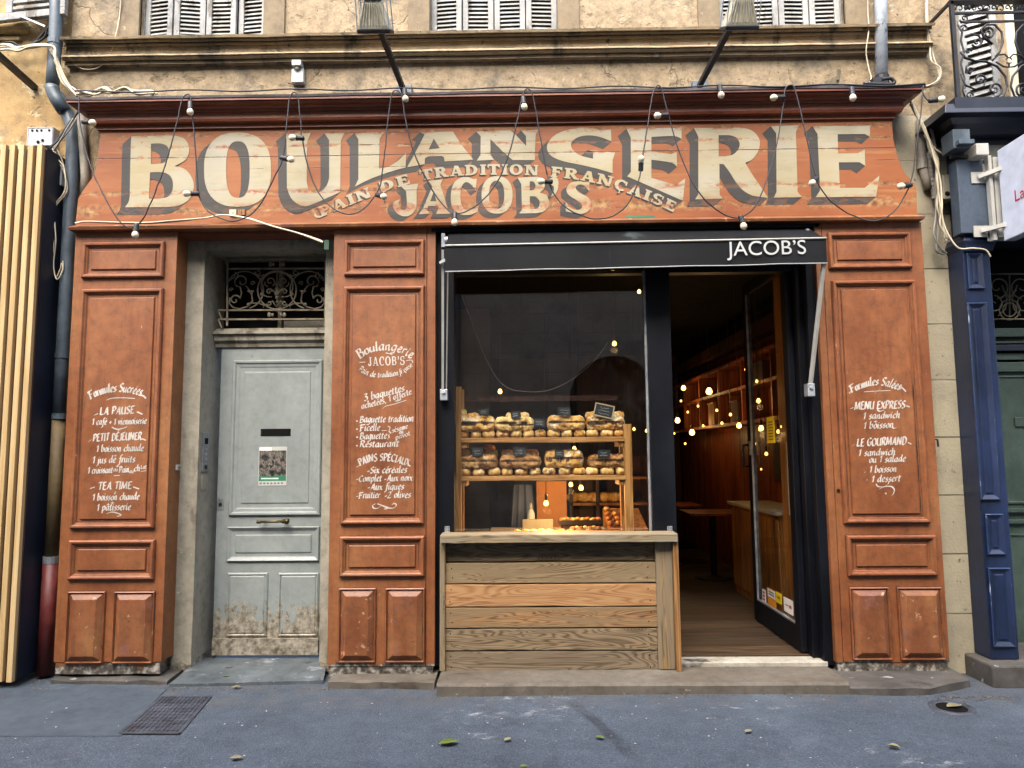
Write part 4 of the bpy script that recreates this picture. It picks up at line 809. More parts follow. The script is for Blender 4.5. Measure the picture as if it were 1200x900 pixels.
k = cut(k, p2); script(k, 'PAINS SPÉCIAUX', [(422,545.8),(433,541.5),(446,540),(462,541.2),(479,546)], 5.4, 2.0, slant=.0); swash(k, [(417.5,547.5),(421.5,545.5)], 1.3); swash(k, [(478,544.5),(481,546.5)], 1.6)
script(k, '-Six céréales', [(430,554.5),(476.5,553.8)], 5.5, 1.9); script(k, '-Complet', [(417,564.3),(447,563.8)], 5.5, 1.9); script(k, '-Aux noix', [(450,563.8),(483,563.2)], 5.5, 1.9)
script(k, '-Aux figues', [(430.5,574),(473,573.3)], 5.5, 1.9); script(k, '-Fruitier', [(417,584),(445,583.5)], 5.5, 1.9); script(k, '-2 olives', [(450.5,583.5),(481,583)], 5.5, 1.9)
swash(k, [(440,590.5),(436.8,592),(438,595.5),(443,595.5),(447,592.5),(452,594),(457,595.5),(462,595),(464.5,591.5),(461,589.8),(459.5,591.8)], 1.7); swash(k, [(442,590.3),(448,592.5),(454,596),(450,596.5)], 1.3)
obj('lettering', k.mb, m_script, p2, recalc=False)
k = Ink(TY)
script(k, 'Formules Salées', [(998,460.5),(1010.8,454.8),(1024,451.3),(1036,451.8),(1046,454.5),(1054,457)], 6.6, 2.2, caps=1.05)
swash(k, [(1052,457),(1057,454.5),(1055,452.8),(1059,456),(1061.5,459)], 1.5); swash(k, [(998,459),(995.5,459.5),(996,461)], 1.6); swash(k, [(1012.5,459.2),(1026,458.3),(1043.5,457.6)], 1.0); swash(k, [(1025,461),(1031,456)], 1.0)
k = cut(k, p3); script(k, 'MENU EXPRESS', [(1001.5,480.2),(1060.5,478)], 5.8, 2.2); swash(k, [(996.5,479),(1000,477.5)], 1.4); swash(k, [(1062,475.5),(1066,477)], 1.4); swash(k, [(1028,480),(1031,482),(1036,480.5)], 1.6)
script(k, '1 sandwich', [(1011.5,491),(1054.5,489.5)], 5.6, 1.9); script(k, '+', [(1023.5,496),(1028,496)], 4, 1.3); script(k, '1 boisson', [(1012,502.5),(1047,501)], 5.6, 1.9); swash(k, [(1045,500.5),(1048,502),(1051,500.5)], 1.4)
k = cut(k, p3); script(k, 'LE GOURMAND', [(1004,523),(1062,520.5)], 5.8, 2.2); swash(k, [(998.5,523),(1001.5,520.5)], 1.4); swash(k, [(1064,518.5),(1068,520.5)], 1.4)
script(k, '1 sandwich', [(1006,534.5),(1049,533)], 5.6, 1.9); script(k, 'ou 1 salade', [(1018.5,542),(1061,540.8)], 5.6, 1.9)
k = cut(k, p3); script(k, '.', [(1012.5,553.5),(1015,553.5)], 6, 1.8); k = cut(k, p3); script(k, '.', [(1015,563),(1017.5,563)], 6, 1.8); k = cut(k, p3); script(k, '1 boisson', [(1019,553.8),(1050.5,552.8)], 5.6, 1.9); script(k, '1 dessert', [(1021.5,564.8),(1055,563.8)], 5.6, 1.9)
k = cut(k, p3); swash(k, [(1026.5,567),(1029,570),(1035,570.5),(1040,568),(1041.5,565)], 1.4); k = cut(k, p3); swash(k, [(1030,573.5),(1036,570.5),(1044,570),(1048,573.5),(1047,578.5),(1044.5,581)], 1.5); k = cut(k, p3); swash(k, [(1037.5,577.5),(1038.6,579)], 1.8)
obj('lettering', k.mb, m_script, p3, recalc=False)
# splits and a keyhole on the right-hand pilaster
q = MB(); zsA, zsB = P(1075, 500, 0).z, P(1085, 608, 0).z; xk = (P(1067.5, 460, 0).x+P(1079.5, 600, 0).x)/2
L_ = []; n = 34
for i in range(n+1):
    z = P(1067, 448, 0).z+(zsB-P(1067, 448, 0).z)*i/n; w = .0045*max(.1, .5+mnoise.noise(Vector((0, z*9, 1))))*(1 if 0 < i < n else .1)
    L_.append([(xk-w+.003*mnoise.noise(Vector((4, z*6, 0))), -.0152, z), (xk+w, -.0152, z)])
q.loft(L_, closed=False, caps=False); obj('split', q, flat('open split in wood', D('1C120C', .8), .8), p3, recalc=False)
a = P(982.5, 575, 0); obj('keyhole', MB().lathe((a.x, .003, a.z), [(.012, -.006), (.012, 0)], 'Y').lathe((a.x, -.0045, a.z), [(.004, -.001), (.004, 0)], 'Y', 8), m_brass, p3)
a = P(1098.5, 520, .02); obj('latch_hook', MB().tube([(a.x-.002, .05, a.z+.03), (a.x+.02, .05, a.z+.03), (a.x+.022, .05, a.z-.02)], .007, 6), m_blackiron, p3)
# ------------------------------------------------------------------ house doorway
DY = .40
dl, dr = P(254, 590, DY).x, P(378, 590, DY).x
ztr = P(316, 407, DY).z; zdb = .055
# doorway surround: piers, lintel plaster
dw = thing('doorway_surround', (DL, .3, 0), 'grimy plastered doorway recess around the grey street door', 'doorway')
def jamb(x0, x1, side):
    m = MB(); n = 22; zA, zB = .0, zl+.12; rings = []
    for i in range(n+1):
        z = zA+(zB-zA)*i/n; e = .012*mnoise.noise(Vector((side, 0, z*3)))*(1 if z < .5 else .25)+.02*max(0, mnoise.noise(Vector((side+4, 1, z*9))))*(1 if z < .35 else 0)
        xx0, xx1 = (x0, x1-abs(e)) if side == 0 else (x0+abs(e), x1)
        rings.append([(xx0,.165+abs(e),z),(xx1,.165+abs(e)*.5,z),(xx1,.58,z),(xx0,.58,z)])
    return m.loft(rings)
obj('jamb', jamb(DL-.14, x_in_l, 0), m_plaster, dw); obj('jamb', jamb(x_in_r, SL-.1, 1), m_plaster, dw)
obj('lintel', MB().box(x_in_l+.002, x_in_r-.002, .2, .58, P(316, 292, .2).z, zbot+.05), m_plaster, dw)
obj("soffit_board", MB().box(P(206, 268, 0).x-.01, P(391, 268, 0).x+.01, .02, .16, zbot-.045, zbot-.02), m_maroon, dw)
# leaf
dt = thing('street_door', ((dl+dr)/2, DY, zdb), 'pale grey panelled street door with letter slot, rotten at the foot', 'door')
obj('door_leaf', MB().box(dl, dr, DY, DY+.06, zdb, ztr), m_greydoor, dt, bevel=.003)
BIGP = [(0,DY-.001),(0,DY-.012),(.008,DY-.018),(.022,DY-.016),(.03,DY-.008),(.05,DY-.006),(.06,DY-.002),(.09,DY-.0015),(.094,DY-.006),(.10,DY-.007)]
for px, pf in (((271,422,377,604), BIGP), ((266.5,617,374.5,657.5), [(0,DY-.001),(0,DY-.012),(.006,DY-.018),(.03,DY-.004),(.036,DY-.002),(.06,DY-.0015),(.064,DY-.007),(.07,DY-.008)]),
               ((266,671,313.5,746), [(0,DY-.001),(0,DY-.006),(.012,DY-.012),(.02,DY-.004),(.03,DY-.009)]), ((326,671,373.5,746), [(0,DY-.001),(0,DY-.006),(.012,DY-.012),(.02,DY-.004),(.03,DY-.009)])):
    w0, w1, u0, u1 = BX(*px, DY); obj('door_panel', MB().rect(w0, w1, u0, u1, pf), m_greydoor, dt, bevel=.001)
rb = MB(); w0, w1 = dl+.008, dr-.008; n = 24; zt_ = P(315, 747.5, DY).z
top = [(w0+(w1-w0)*i/n, zt_+.006*mnoise.noise(Vector((i*.6, 2, 0)))) for i in range(n+1)]; bot = [(x, zdb+.006) for x, _ in reversed(top)]
obj('weather_board', rb.prism(top+bot, DY-.028, DY-.001), m_greydoor, dt)
w0, w1, u0, u1 = BX(306, 502.5, 341, 511, DY); obj('letter_slot', MB().box(w0, w1, DY-.0095, DY+.002, u0, u1), m_void, dt)
a, b = P(303, 611.5, DY-.05), P(335, 611, DY-.05); hd = MB().tube([a, b], .0095, 10)
hd.lathe((a.x, a.y, a.z), [(.014,-.012),(.016,-.006),(.012,.01),(.016,.014),(.012,.02)], 'X').lathe((b.x, b.y, b.z), [(.013,-.03),(.017,-.024),(.016,-.004),(.022,.002),(.022,.016),(.014,.024)], 'X')
hd.tube([(a.x+.03, a.y, a.z), (a.x+.03, DY, a.z)], .006).tube([(b.x-.02, b.y, b.z), (b.x-.02, DY, b.z)], .006); obj('pull_handle', hd, m_brass, dt, smooth=True)
a = P(258, 591, DY); obj('lock_plate', MB().box(a.x-.02, a.x+.028, DY-.004, DY+.01, a.z-.04, a.z+.04), m_steel, dt); obj('lock_cylinder', MB().lathe((a.x+.004, DY-.004, a.z), [(.012,-.006),(.012,0)], 'Y'), m_blackiron, dt)
# poster
w0, w1, u0, u1 = BX(303.5, 523.5, 336.5, 569, DY); yp = DY-.009; W_, H_ = w1-w0, u1-u0
po = thing('poster', ((w0+w1)/2, yp, u0), 'small photo flyer with green band taped under the letter slot', 'poster')
obj('sheet', MB().box(w0, w1, yp, yp+.0012, u0, u1), flat('flyer paper', D('E2E2DA', .5), .5), po)
def pt(name, a0, b0, a1, b1, col, i): obj(name, MB().box(w0+W_*a0, w0+W_*a1, yp-.0004*(i+1), yp-.0004*i-.0001, u0+H_*b0, u0+H_*b1), col, po)
pim = NT('flyer picture'); pn = pim.noise(26, 5, .6); pim.bsdf(pim.ramp(pn, [(.35, D('1E1F20',.4)), (.44, D('4A4E4A',.45)), (.5, D('84887E',.45)), (.53, D('8E5A48',.45)), (.56, D('B8B8AC',.45)), (.62, D('26282A',.4))]), .4)
pt('picture', .02, .24, .98, .9, pim.m, 0); pt('green_band', .02, .12, .98, .24, flat('flyer green', D('2E7A5A', .8), .4), 0); pt('header', .02, .9, .45, .985, flat('flyer white', D('EEEEEA', .8), .4), 0)
for i in range(7): pt('mark', .06+.125*i, .04, .06+.125*i+.07, .08, flat('flyer print', D('6A6A66', .8), .5), 0)
pt('print_line', .1, .165, .72, .2, flat('flyer pale print', D('C8E0D2', .8), .5), 1)
# frame posts and transom
tr = thing('transom_window', ((dl+dr)/2, DY, ztr), 'dark transom opening with moulded sill above the grey door', 'window')
z0 = P(316, 385, DY).z
tp = [(DY+.06, ztr), (DY-.015, ztr+.002), (DY-.02, ztr+.02), (DY-.02, ztr+.032), (DY-.045, ztr+.05), (DY-.05, ztr+.09), (DY-.07, ztr+.098), (DY-.07, ztr+.118), (DY-.02, ztr+.128), (DY-.02, z0), (DY+.06, z0)]
obj('moulded_sill', MB().loft([[(x, y, z) for y, z in tp] for x in (x_in_l+.004, x_in_r-.004)]), m_plaster, tr)
zT = P(316, 292, .42).z
obj('dark_pane', MB().box(x_in_l, x_in_r, .54, .56, z0, zT+.15), m_void, tr)
obj('upper_rail', MB().box(P(332, 300, .5).x, x_in_r-.004, .5, .53, P(350, 306, .5).z, zT+.1), m_plaster, tr)
obj('glazing_bar', MB().box(P(328, 340, .5).x, P(332, 340, .5).x, .47, .52, z0+.002, zT+.1), m_iron, tr)
obj('lower_rail', MB().box(P(333, 380, .5).x, x_in_r-.004, .49, .53, z0+.002, P(350, 376, .5).z), m_plaster, tr)
# wrought grille
GY = .37
gr = thing('iron_grille', (P(325, 340, GY).x, GY, P(325, 380, GY).z), 'rusty cream wrought iron scroll grille over the grey door', 'grille')
def gp(cx, cy, y=GY):                     # crop pixel (origin 250,290, scale 7.5) -> point on the grille plane
    return P(250+cx/7.5, 290+cy/7.5, y)
gb = MB(); xr_ = 992
for cy in (110, 188, 552, 632): gb.bar(gp(120 if cy < 500 else 45, cy), gp(xr_, cy-3), .012, .012)
for cx in (125, 985): gb.bar(gp(cx, 100), gp(cx-3, 690), .012, .012, up=(1,0,0))
for cy in (552, 632): gb.bar(gp(45, cy), gp(75, cy+75), .012, .01)
obj('grille_frame', gb, m_iron, gr)
def spiral(cx, cy, r0, r1, a0, a1, n=26): return [(cx+(r0+(r1-r0)*i/n)*math.cos(R(a0+(a1-a0)*i/n)), cy-(r0+(r1-r0)*i/n)*math.sin(R(a0+(a1-a0)*i/n))) for i in range(n+1)]
def scr(mb, pts, r=.0062, f=gp, taper=True):
    q = [f(*p) for p in pts]; n = len(q); mb.tube(q, r, 6, rs=[r*(1-.35*i/n) for i in range(n)] if taper else None)
for mir in (0, 1):
    m = MB(); F = (lambda p: p) if not mir else (lambda p: (1116-p[0], p[1]))
    def s_(pts, r=.0062): scr(m, [F(p) for p in pts], r)
    s_(spiral(275, 375, 165, 165, -75, 155, 30)+[(185,260),(195,215)]); s_(spiral(250, 300, 62, 12, 190, -200))
    s_([(190,320),(205,340),(235,345),(248,400),(235,450)]+spiral(190, 462, 48, 8, 20, 400)); s_([(148,440),(140,490),(170,525),(230,540),(300,520),(330,490),(400,490),(445,510),(440,530)])
    s_([(300,520),(345,470),(335,400),(290,340),(280,335)]); s_([(335,400),(300,380)]); s_([(330,395),(355,380)]); s_(spiral(345, 315, 20, 5, 0, 400, 14), .005); s_(spiral(155, 370, 18, 5, 0, 400, 14), .005)
    s_(spiral(395, 215, 30, 6, 180, 540, 18)+[], .005); s_([(366,215),(385,250),(425,250),(445,235)], .005)
    s_(spiral(500, 300, 44, 8, -60, 330)); s_([(540,300),(555,340),(558,400)]); s_([(480,345),(455,330),(452,300)]); s_(spiral(490, 388, 28, 5, 0, 420)); s_([(552,430),(530,380),(500,360)]); s_(spiral(490, 488, 24, 5, 200, 560)); s_([(552,520),(520,470),(505,478)])
    s_([(420,410),(470,432),(515,435)], .005); s_(spiral(425, 412, 16, 4, 0, 380, 12), .005)
    for c_ in ((500,150),(492,592)): m.ball(gp(*F(c_)), (.016,.008,.02), 8); m.ball(gp(*F((c_[0]+28,c_[1]))), (.012,.008,.014), 8)
    m.ball(gp(*F((335,395))), (.012,.008,.02), 8); m.ball(gp(*F((310,500))), (.016,.008,.014), 8); m.ball(gp(*F((215,250))), (.008,.008,.018), 8)
    obj('scroll', m, m_iron, gr, smooth=True)
m = MB(); scr(m, [(560+170*math.cos(R(a)), 375+168*math.sin(R(a))) for a in range(0, 361, 10)], .0062, taper=False); scr(m, [(560+140*math.cos(R(a)), 340+125*math.sin(R(a))) for a in range(-210, 31, 10)], .005, taper=False)
scr(m, [(562,190),(560,330),(562,535)], .006, taper=False)
for cy, s_ in ((330,.014),(365,.018),(400,.02),(440,.016),(480,.012),(552,.012)): m.ball(gp(561, cy), (s_, .009, s_*1.1), 8)
obj('rosette', m, m_iron, gr, smooth=True)
# intercom on the left reveal
xi = x_in_l; y0, y1 = .22, .315
ic = thing('intercom', (xi, .26, P(245, 545, .26).z), 'slim brushed steel door intercom with call buttons on the left reveal', 'intercom')
zi0, zi1 = P(244, 553, .26).z, P(246, 507, .26).z
obj('plate', MB().box(xi-.002, xi+.012, y0, y1, zi0, zi1), m_steel, ic, bevel=.003)
obj('speaker_slot', MB().box(xi+.012, xi+.0135, y0+.02, y1-.02, zi1-.085, zi1-.04), m_void, ic)
for i in range(4): obj('call_button', MB().lathe((xi+.012, (y0+y1)/2, zi1-.125-.036*i), [(.011,0),(.011,.003),(.007,.004)], 'X', 10), m_galv, ic)
obj('key_switch', MB().lathe((xi+.012, (y0+y1)/2, zi0+.035), [(.017,0),(.017,.006)], 'X', 12), m_blackiron, ic)
tag(obj('blank_plate', MB().box(xi-.002, xi+.008, y0+.01, y1-.01, zi0-.13, zi0-.02), m_plaster), 'small painted blank plate right below the intercom', 'cover plate')
a = P(208, 548, .05); xs_ = P(199,530,0).x
bell = thing('doorbell', (xs_, .06, a.z), 'tiny cream doorbell switch on the side of the left pilaster', 'doorbell')
obj('backplate', MB().box(xs_-.002, xs_+.014, .09, .135, a.z-.02, a.z+.02), m_whitemetal, bell, bevel=.003); obj('push_button', MB().lathe((xs_+.014, .112, a.z), [(.008,0),(.008,.005)], 'X', 10), m_brass, bell)
# zinc covered doorstep
ds = MB(); nx, ny = 26, 12; V = []
for j in range(ny+1):
    for i in range(nx+1):
        u, v = i/nx, j/ny; p = Vector((0,0,0)); fl_, fr_ = PZ(198, 803.5, .0), PZ(379, 798.5, .0); bl_, br_ = (x_in_l-.02, DY), (x_in_r+.01, DY)
        x = (fl_.x*(1-u)+fr_.x*u)*(1-v)+(bl_[0]*(1-u)+br_[0]*u)*v; y = (fl_.y*(1-u)+fr_.y*u)*(1-v)+DY*v
        V.append((x, y, .008+.03*min(1, v*1.6)+.006*mnoise.noise(Vector((x*4, y*5, 0)))+(.006*abs(mnoise.noise(Vector((x*9, 2, 1)))) if j < 3 else 0)))
n = nx+1; ds.add(V+[(x, y, -.02) for x, y, z in V], [(j*n+i, j*n+i+1, (j+1)*n+i+1, (j+1)*n+i) for j in range(ny) for i in range(nx)]+[(i, i+1, i+1+n*(ny+1), i+n*(ny+1)) for i in range(nx)])
tag(obj('doorstep', ds, m_lead, smooth=False, recalc=False), 'scuffed zinc clad doorstep in front of the grey door', 'step')
# ------------------------------------------------------------------ shopfront: steps, black frame, glass, counter
st = MB(); n = 40
xa, xb = P(512, 806, -.28).x, P(994, 806, -.28).x
sp = [(-.3, -.03), (-.3, .045), (-.285, .062), (.35, .066), (.35, -.03)]
st.loft([[(xa+(xb-xa)*i/n, y+(.006*mnoise.noise(Vector((i*.35, k, 0))) if k in (0,1,2) else 0), z+(.003*mnoise.noise(Vector((i*.5, k, 3))) if k in (1,2) else 0)) for k, (y, z) in enumerate(sp)] for i in range(n+1)])
tag(obj('shop_step', st, m_step), 'long worn granite step under the shop counter and open door', 'step')
def curb(pts, h, w, label, m=m_curb, seed=0):
    mb = MB(); r = []; q = smooth(pts, 14)
    for i, p in enumerate(q):
        e = lambda k: .013*mnoise.noise(Vector((p.x*6, k*5+seed, 1)))
        r.append([(p.x, p.y+e(0), -.03), (p.x, p.y+e(1), h*.8+e(2)), (p.x, p.y+.02+e(3), h+e(4)), (p.x, p.y+w, h+.01), (p.x, p.y+w, -.03)])
    return tag(obj('kerb_stone', mb.loft(r), m), label, 'kerb')
a, b, c_ = PZ(996, 812, 0), PZ(1080, 812, 0), PZ(1143, 805, 0)
curb([(a.x+.004, a.y, 0), (b.x, b.y, 0), (c_.x, c_.y+.05, 0)], .035, .5, 'rough broken grey kerb below the right pilaster', seed=1)
a, b = PZ(384, 804, 0), PZ(509, 805, 0); curb([(a.x, a.y, 0), ((a.x+b.x)/2, a.y, 0), (b.x, b.y, 0)], .03, .3, 'thin worn kerb at the foot of the middle pilaster', m_step, 2)
a, b = PZ(60, 800, .0), PZ(192, 803, 0); curb([(a.x, -.05, 0), ((a.x+b.x)/2, -.06, 0), (b.x, -.07, 0)], .018, .3, 'low gritty kerb at the foot of the left pilaster', m_curb, 3)

FY = .06
zb0 = .066
xA = P(512.5, 500, FY).x; xB = P(532.5, 480, FY).x; xC = P(760, 480, .1).x; xD = P(789, 480, FY).x; xE = (P(946, 540, FY).x); xF = (P(956, 420, FY).x+P(979, 790, FY).x)/2
ztop = zbot-.05
fr = thing('shopfront', ((xA+xF)/2, FY, zb0), 'blue black timber shopfront frame around window and door opening', 'shopfront')
obj('stile', MB().box(SL-.03, xB, FY, .2, zb0, ztop), m_black, fr, bevel=.004)
obj('mullion', MB().box(xC, xD, FY, .2, zb0, ztop), m_black, fr, bevel=.004)
mm = MB().box(xE, xF+.02, FY+.06, .3, zb0+.004, ztop); mm.box(xE+.045, xF+.03, FY-.02, FY+.06, zb0+.002, ztop); obj('door_jamb', mm, m_black, fr, bevel=.004)
zh = P(640, 322, .1).z
obj('header', MB().box(SL-.02, SR+.02, FY+.1, .24, zh+.02, 3.3), m_black, fr)
obj('soffit', MB().box(SL-.03, SR+.03, .0, FY+.1, ztop+.002, zbot-.02), m_black, fr)
zg0 = P(640, 627, .1).z
obj('window_pane', MB().box(xB-.01, xC+.01, .105, .109, zg0-.02, zh+.03), m_glass, fr)
obj('bottom_rail', MB().box(xB, xC, .07, .16, zb0, zg0+.004), m_black, fr)
obj('glazing_bead', MB().box(xC-.016, xC-.002, .085, .104, zg0+.006, zh+.02), m_galv, fr)
for px in (524, 785):
    a = P(px, 621, FY-.004); q = MB().box(a.x-.017, a.x+.017, FY-.006, FY-.001, a.z-.03, a.z+.026); b_ = obj('fixing_plate', q, m_galv, fr)
    hb = MB()
    for i in range(3):
        for j in (-1, 1): hb.lathe((a.x+j*.008, FY-.006, a.z-.018+.016*i), [(.0035,-.0012),(.0035,0)], 'Y', 8)
    obj('screw', hb, m_void, b_)
# planked counter front
ct = thing('counter_front', (P(650, 790, -.02).x, 0, .066), 'rustic plank counter below the shop window with bleached timber top', 'counter')
x0 = (P(522.5, 650, -.02).x+P(521.5, 780, -.02).x)/2; x1 = (P(768, 650, -.02).x+P(771, 780, -.02).x)/2
ys = [636, 659, 684, 711, 736, 762.5, 789]
for i in range(6):
    zb_, zt_ = P(650, ys[i+1], -.02).z+.006, P(650, ys[i], -.02).z-.003; mb = MB(); n = 30
    yo = (.02, -.004, -.012, -.01, -.008, -.004)[i]; L_ = []
    for j in range(n+1):
        x = x0+(x1-x0)*j/n; e0 = .004*mnoise.noise(Vector((x*3, i*9, 0))); e1 = .004*mnoise.noise(Vector((x*3, i*9+4, 0)))
        L_.append([(x,-.02+yo,zb_+e0),(x,-.02+yo,zt_+e1),(x,.02+yo,zt_+e1),(x,.02+yo,zb_+e0)])
    pk = obj('plank', mb.loft(L_), PL[i], ct, bevel=.003)
    for xx in (x0+.04, x1-.05):
        for zz in (zb_+.035, zt_-.035): obj('nail', MB().lathe((xx+rnd.uniform(-.01, .01), -.02+yo+.0005, zz+rnd.uniform(-.006, .006)), [(.0045,-.0015),(.0045,0)], 'Y', 8), m_void, pk)
obj('backing_board', MB().box(x0-.02, x1+.1, .045, .058, .07, zg0-.03), m_void, ct)
zt_ = P(655, 636, -.1).z; ztp = P(655, 626.5, -.1).z
xl = P(515.5, 631, -.1).x; xr = P(794.5, 631, -.1).x
m = MB(); n = 30
m.loft([[(xl+(xr-xl)*i/n, -.1+.004*mnoise.noise(Vector((i*.6, 1, 0))), zt_+.003*mnoise.noise(Vector((i*.7, 0, 0)))), (xl+(xr-xl)*i/n, -.1+.003*mnoise.noise(Vector((i*.5, 5, 0))), ztp+.002*mnoise.noise(Vector((i*.4, 3, 0)))), (xl+(xr-xl)*i/n, .058, ztp+.004), (xl+(xr-xl)*i/n, .058, zt_)] for i in range(n+1)])
obj('counter_board', m, m_ctop, ct, bevel=.004)
a0, a1 = P(515.5, 700, -.03).x, P(522, 700, -.03).x; obj('post', MB().box(a0, a1, -.045, .04, .064, zt_-.002), m_post, ct, bevel=.004)
a0, a1, a2 = P(769.5, 700, -.03).x, P(789, 700, -.03).x, P(795, 700, -.03).x
obj('post', MB().box(a0, a1, -.036, .02, .066, zt_-.002), m_post, ct, bevel=.005)
obj('edge_board', MB().box(a1+.001, a2, -.075, .056, .062, zt_-.002), m_postwarm, ct, bevel=.003)
# threshold and shop floor
a, b = P(797, 780, .05), P(966, 780, .05)
tag(obj('threshold', MB().box(a.x-.01, b.x+.02, .03, .17, .06, .095), m_sill, bevel=.006), 'chipped white painted threshold bar of the open shop door', 'threshold')
fz = .1
RX0, RX1, RY1 = -1.0, 2.72, 7.0
fo = tag(obj('shop_floor', MB().box(RX0, RX1, .172, RY1, fz-.04, fz-.006), m_void, base=(1, 3, 0)), kind='structure')
y = .176; i = 0
while y < 5.6:
    w = .13; xs_ = RX0; j = 0
    mb = MB()
    cuts = [RX0]+sorted(rnd.uniform(.9, 2.3) for _ in range(1))+[RX1]
    for c0, c1 in zip(cuts, cuts[1:]): mb.box(c0+.0015, c1-.0015, y+.0015, y+w-.0015, fz-.006, fz+rnd.uniform(-.0015, .0015))
    obj('floorboard', mb, m_floorw[rnd.randrange(3)], fo); y += w; i += 1
# retracted awning
aw = thing('awning', (P(740, 300, -.2).x, 0, P(740, 320, -.2).z), 'rolled up black shop awning with valance lettered JACOB\'S and white arms', 'awning')
AY = -.25
def VA(px, py): return P(px, py, AY)
n = 60; m = MB(); hem = MB(); pip = []; pip2 = []
L_ = []
for i in range(n+1):
    u = i/n; t0 = VA(521.5+446.5*u, 288.5-8.8*u); t1 = VA(523+445*u, 318-10*u)
    w = .004*math.sin(u*19)+.003*mnoise.noise(Vector((u*14, 0, 0)))
    L_.append([(t0.x, AY, t0.z), (t0.x, AY+.5*w, (t0.z*2+t1.z)/3), (t0.x, AY+w, (t0.z+2*t1.z)/3), (t0.x, AY+1.3*w, t1.z+.001*math.sin(u*31)), (t0.x, AY+1.3*w+.004, t1.z+.001*math.sin(u*31)), (t0.x, AY+.006, t0.z)])
    pip.append((t0.x, AY-.003, t0.z+.003)); pip2.append((t0.x, AY+1.3*w, t1.z-.002+.001*math.sin(u*31)))
obj('valance', m.loft(L_), m_awning, aw, smooth=False); obj('piping', MB().tube(pip, .0075, 8), m_whitemetal, aw, smooth=True); obj('hem', MB().tube(pip2, .004, 6), m_hem, aw, smooth=True)
zr = P(735, 281, .02).z; xr0, xr1 = P(527, 281, .02).x, P(944, 276, .02).x
obj('roller', MB().tube([(xr0, .0, zr), (xr1, .0, zr)], .046, 18), m_roller, aw, smooth=True)
sh = [(VA(521.5, 288.5), VA(968, 279.7))]
zs0, zs1 = VA(521.5, 288.5).z, VA(968, 279.7).z; xs0, xs1 = VA(521.5,288.5).x, VA(968,279.7).x
obj('roof_cloth', MB().loft([[(xs0, AY+.007, zs0-.004), (xs0, .0, zr+.052), (xs0, .0, zr+.056), (xs0, AY+.007, zs0)], [(xs1, AY+.007, zs1-.004), (xs1, .0, zr+.052), (xs1, .0, zr+.056), (xs1, AY+.007, zs1)]]), m_awning, aw)
obj('front_bar', MB().box(xs0, xs1, AY+.012, AY+.045, min(zs0, zs1)-.045, min(zs0, zs1)-.008), m_whitemetal, aw)
for s_, xx in ((0, xr0-.02), (1, xr1+.02)):
    obj('end_bracket', MB().lathe((xx-.02, .0, zr), [(.03,0),(.036,.01),(.036,.03),(.02,.036),(.02,.05)], 'X', 14).box(xx-.035, xx-.01, -.03, .055, zr-.05, zr+.05), m_galv, aw)
al0, al1 = P(520, 292, AY+.02), P(521, 462, .02)
arm = MB().bar((al0.x-.008, AY+.03, al0.z), (al1.x-.012, .01, al1.z), .017, .022).bar((al0.x+.022, AY+.1, al0.z+.02), (al1.x+.012, .02, al1.z+.02), .008, .014)
obj('folding_arm', arm, m_whitemetal, aw); kn = P(521, 306, AY+.02); obj('elbow', MB().bar((kn.x-.035, AY+.02, kn.z-.014), (kn.x+.02, AY+.02, kn.z+.014), .02, .018), m_galv, aw)
obj('arm_foot', MB().box(al1.x-.03, al1.x+.022, -.005, .058, al1.z-.045, al1.z+.035).lathe((al1.x-.004, -.005, al1.z+.012), [(.012,-.012),(.012,0)], 'Y', 10), m_galv, aw, bevel=.003)
ar0, ar1 = P(965.5, 306, AY+.02), P(948, 455, .02)
obj('folding_arm', MB().bar((ar0.x, AY+.02, ar0.z), (ar1.x, .0, ar1.z), .024, .024), m_whitemetal, aw, bevel=.003)
obj('arm_foot', MB().box(ar1.x-.028, ar1.x+.022, -.03, .042, ar1.z-.06, ar1.z+.03).lathe((ar1.x-.004, -.03, ar1.z-.0), [(.012,-.012),(.012,0)], 'Y', 10), m_galv, aw, bevel=.003)
a, b = VA(851.5, 305.8), VA(944, 303.5); tpx = VA(898, 285)
builtin_text('lettering', "JACOB\u2019S", m_white, aw, (a.x, AY-.014, a.z), (b.x-a.x, 0, b.z-a.z) and Vector((b.x-a.x, 0, b.z-a.z)).normalized(), (0,0,1), VA(898,284.7).z-VA(898,306.6).z, b.x-a.x)
# ------------------------------------------------------------------ open glass door
dX = (P(933, 540, .17).x+P(946, 768, .17).x)/2-.02; dy0, dy1 = .20, 1.22; dz0, dz1 = fz+.012, zh+.16
gd = thing('glass_door', (dX, dy0, dz0), 'black framed glass shop door standing open with stickers low down', 'door')
T = .045
obj('door_frame', MB().box(dX, dX+T, dy0, dy0+.1, dz0, dz1).box(dX, dX+T, dy1-.075, dy1, dz0, dz1).box(dX+.001, dX+T-.001, dy0+.1, dy1-.075, dz0, dz0+.17).box(dX+.001, dX+T-.001, dy0+.1, dy1-.075, dz1-.1, dz1), m_black, gd, bevel=.003)
obj('pane', MB().box(dX+.02, dX+.024, dy0+.09, dy1-.065, dz0+.16, dz1-.09), m_doorglass, gd)
obj('bead', MB().box(dX+.004, dX+.019, dy1-.088, dy1-.076, dz0+.172, dz1-.1).box(dX+.004, dX+.019, dy0+.1, dy1-.09, dz0+.171, dz0+.183), m_galv, gd)
a = PX(876, 530, dX-.05); obj('handle', MB().tube([(dX, 1.18, a.z-.12), (dX-.05, 1.18, a.z-.12), (dX-.055, 1.18, a.z), (dX-.05, 1.18, a.z+.06), (dX, 1.18, a.z+.06)], .011, 8), m_blackiron, gd, smooth=True)
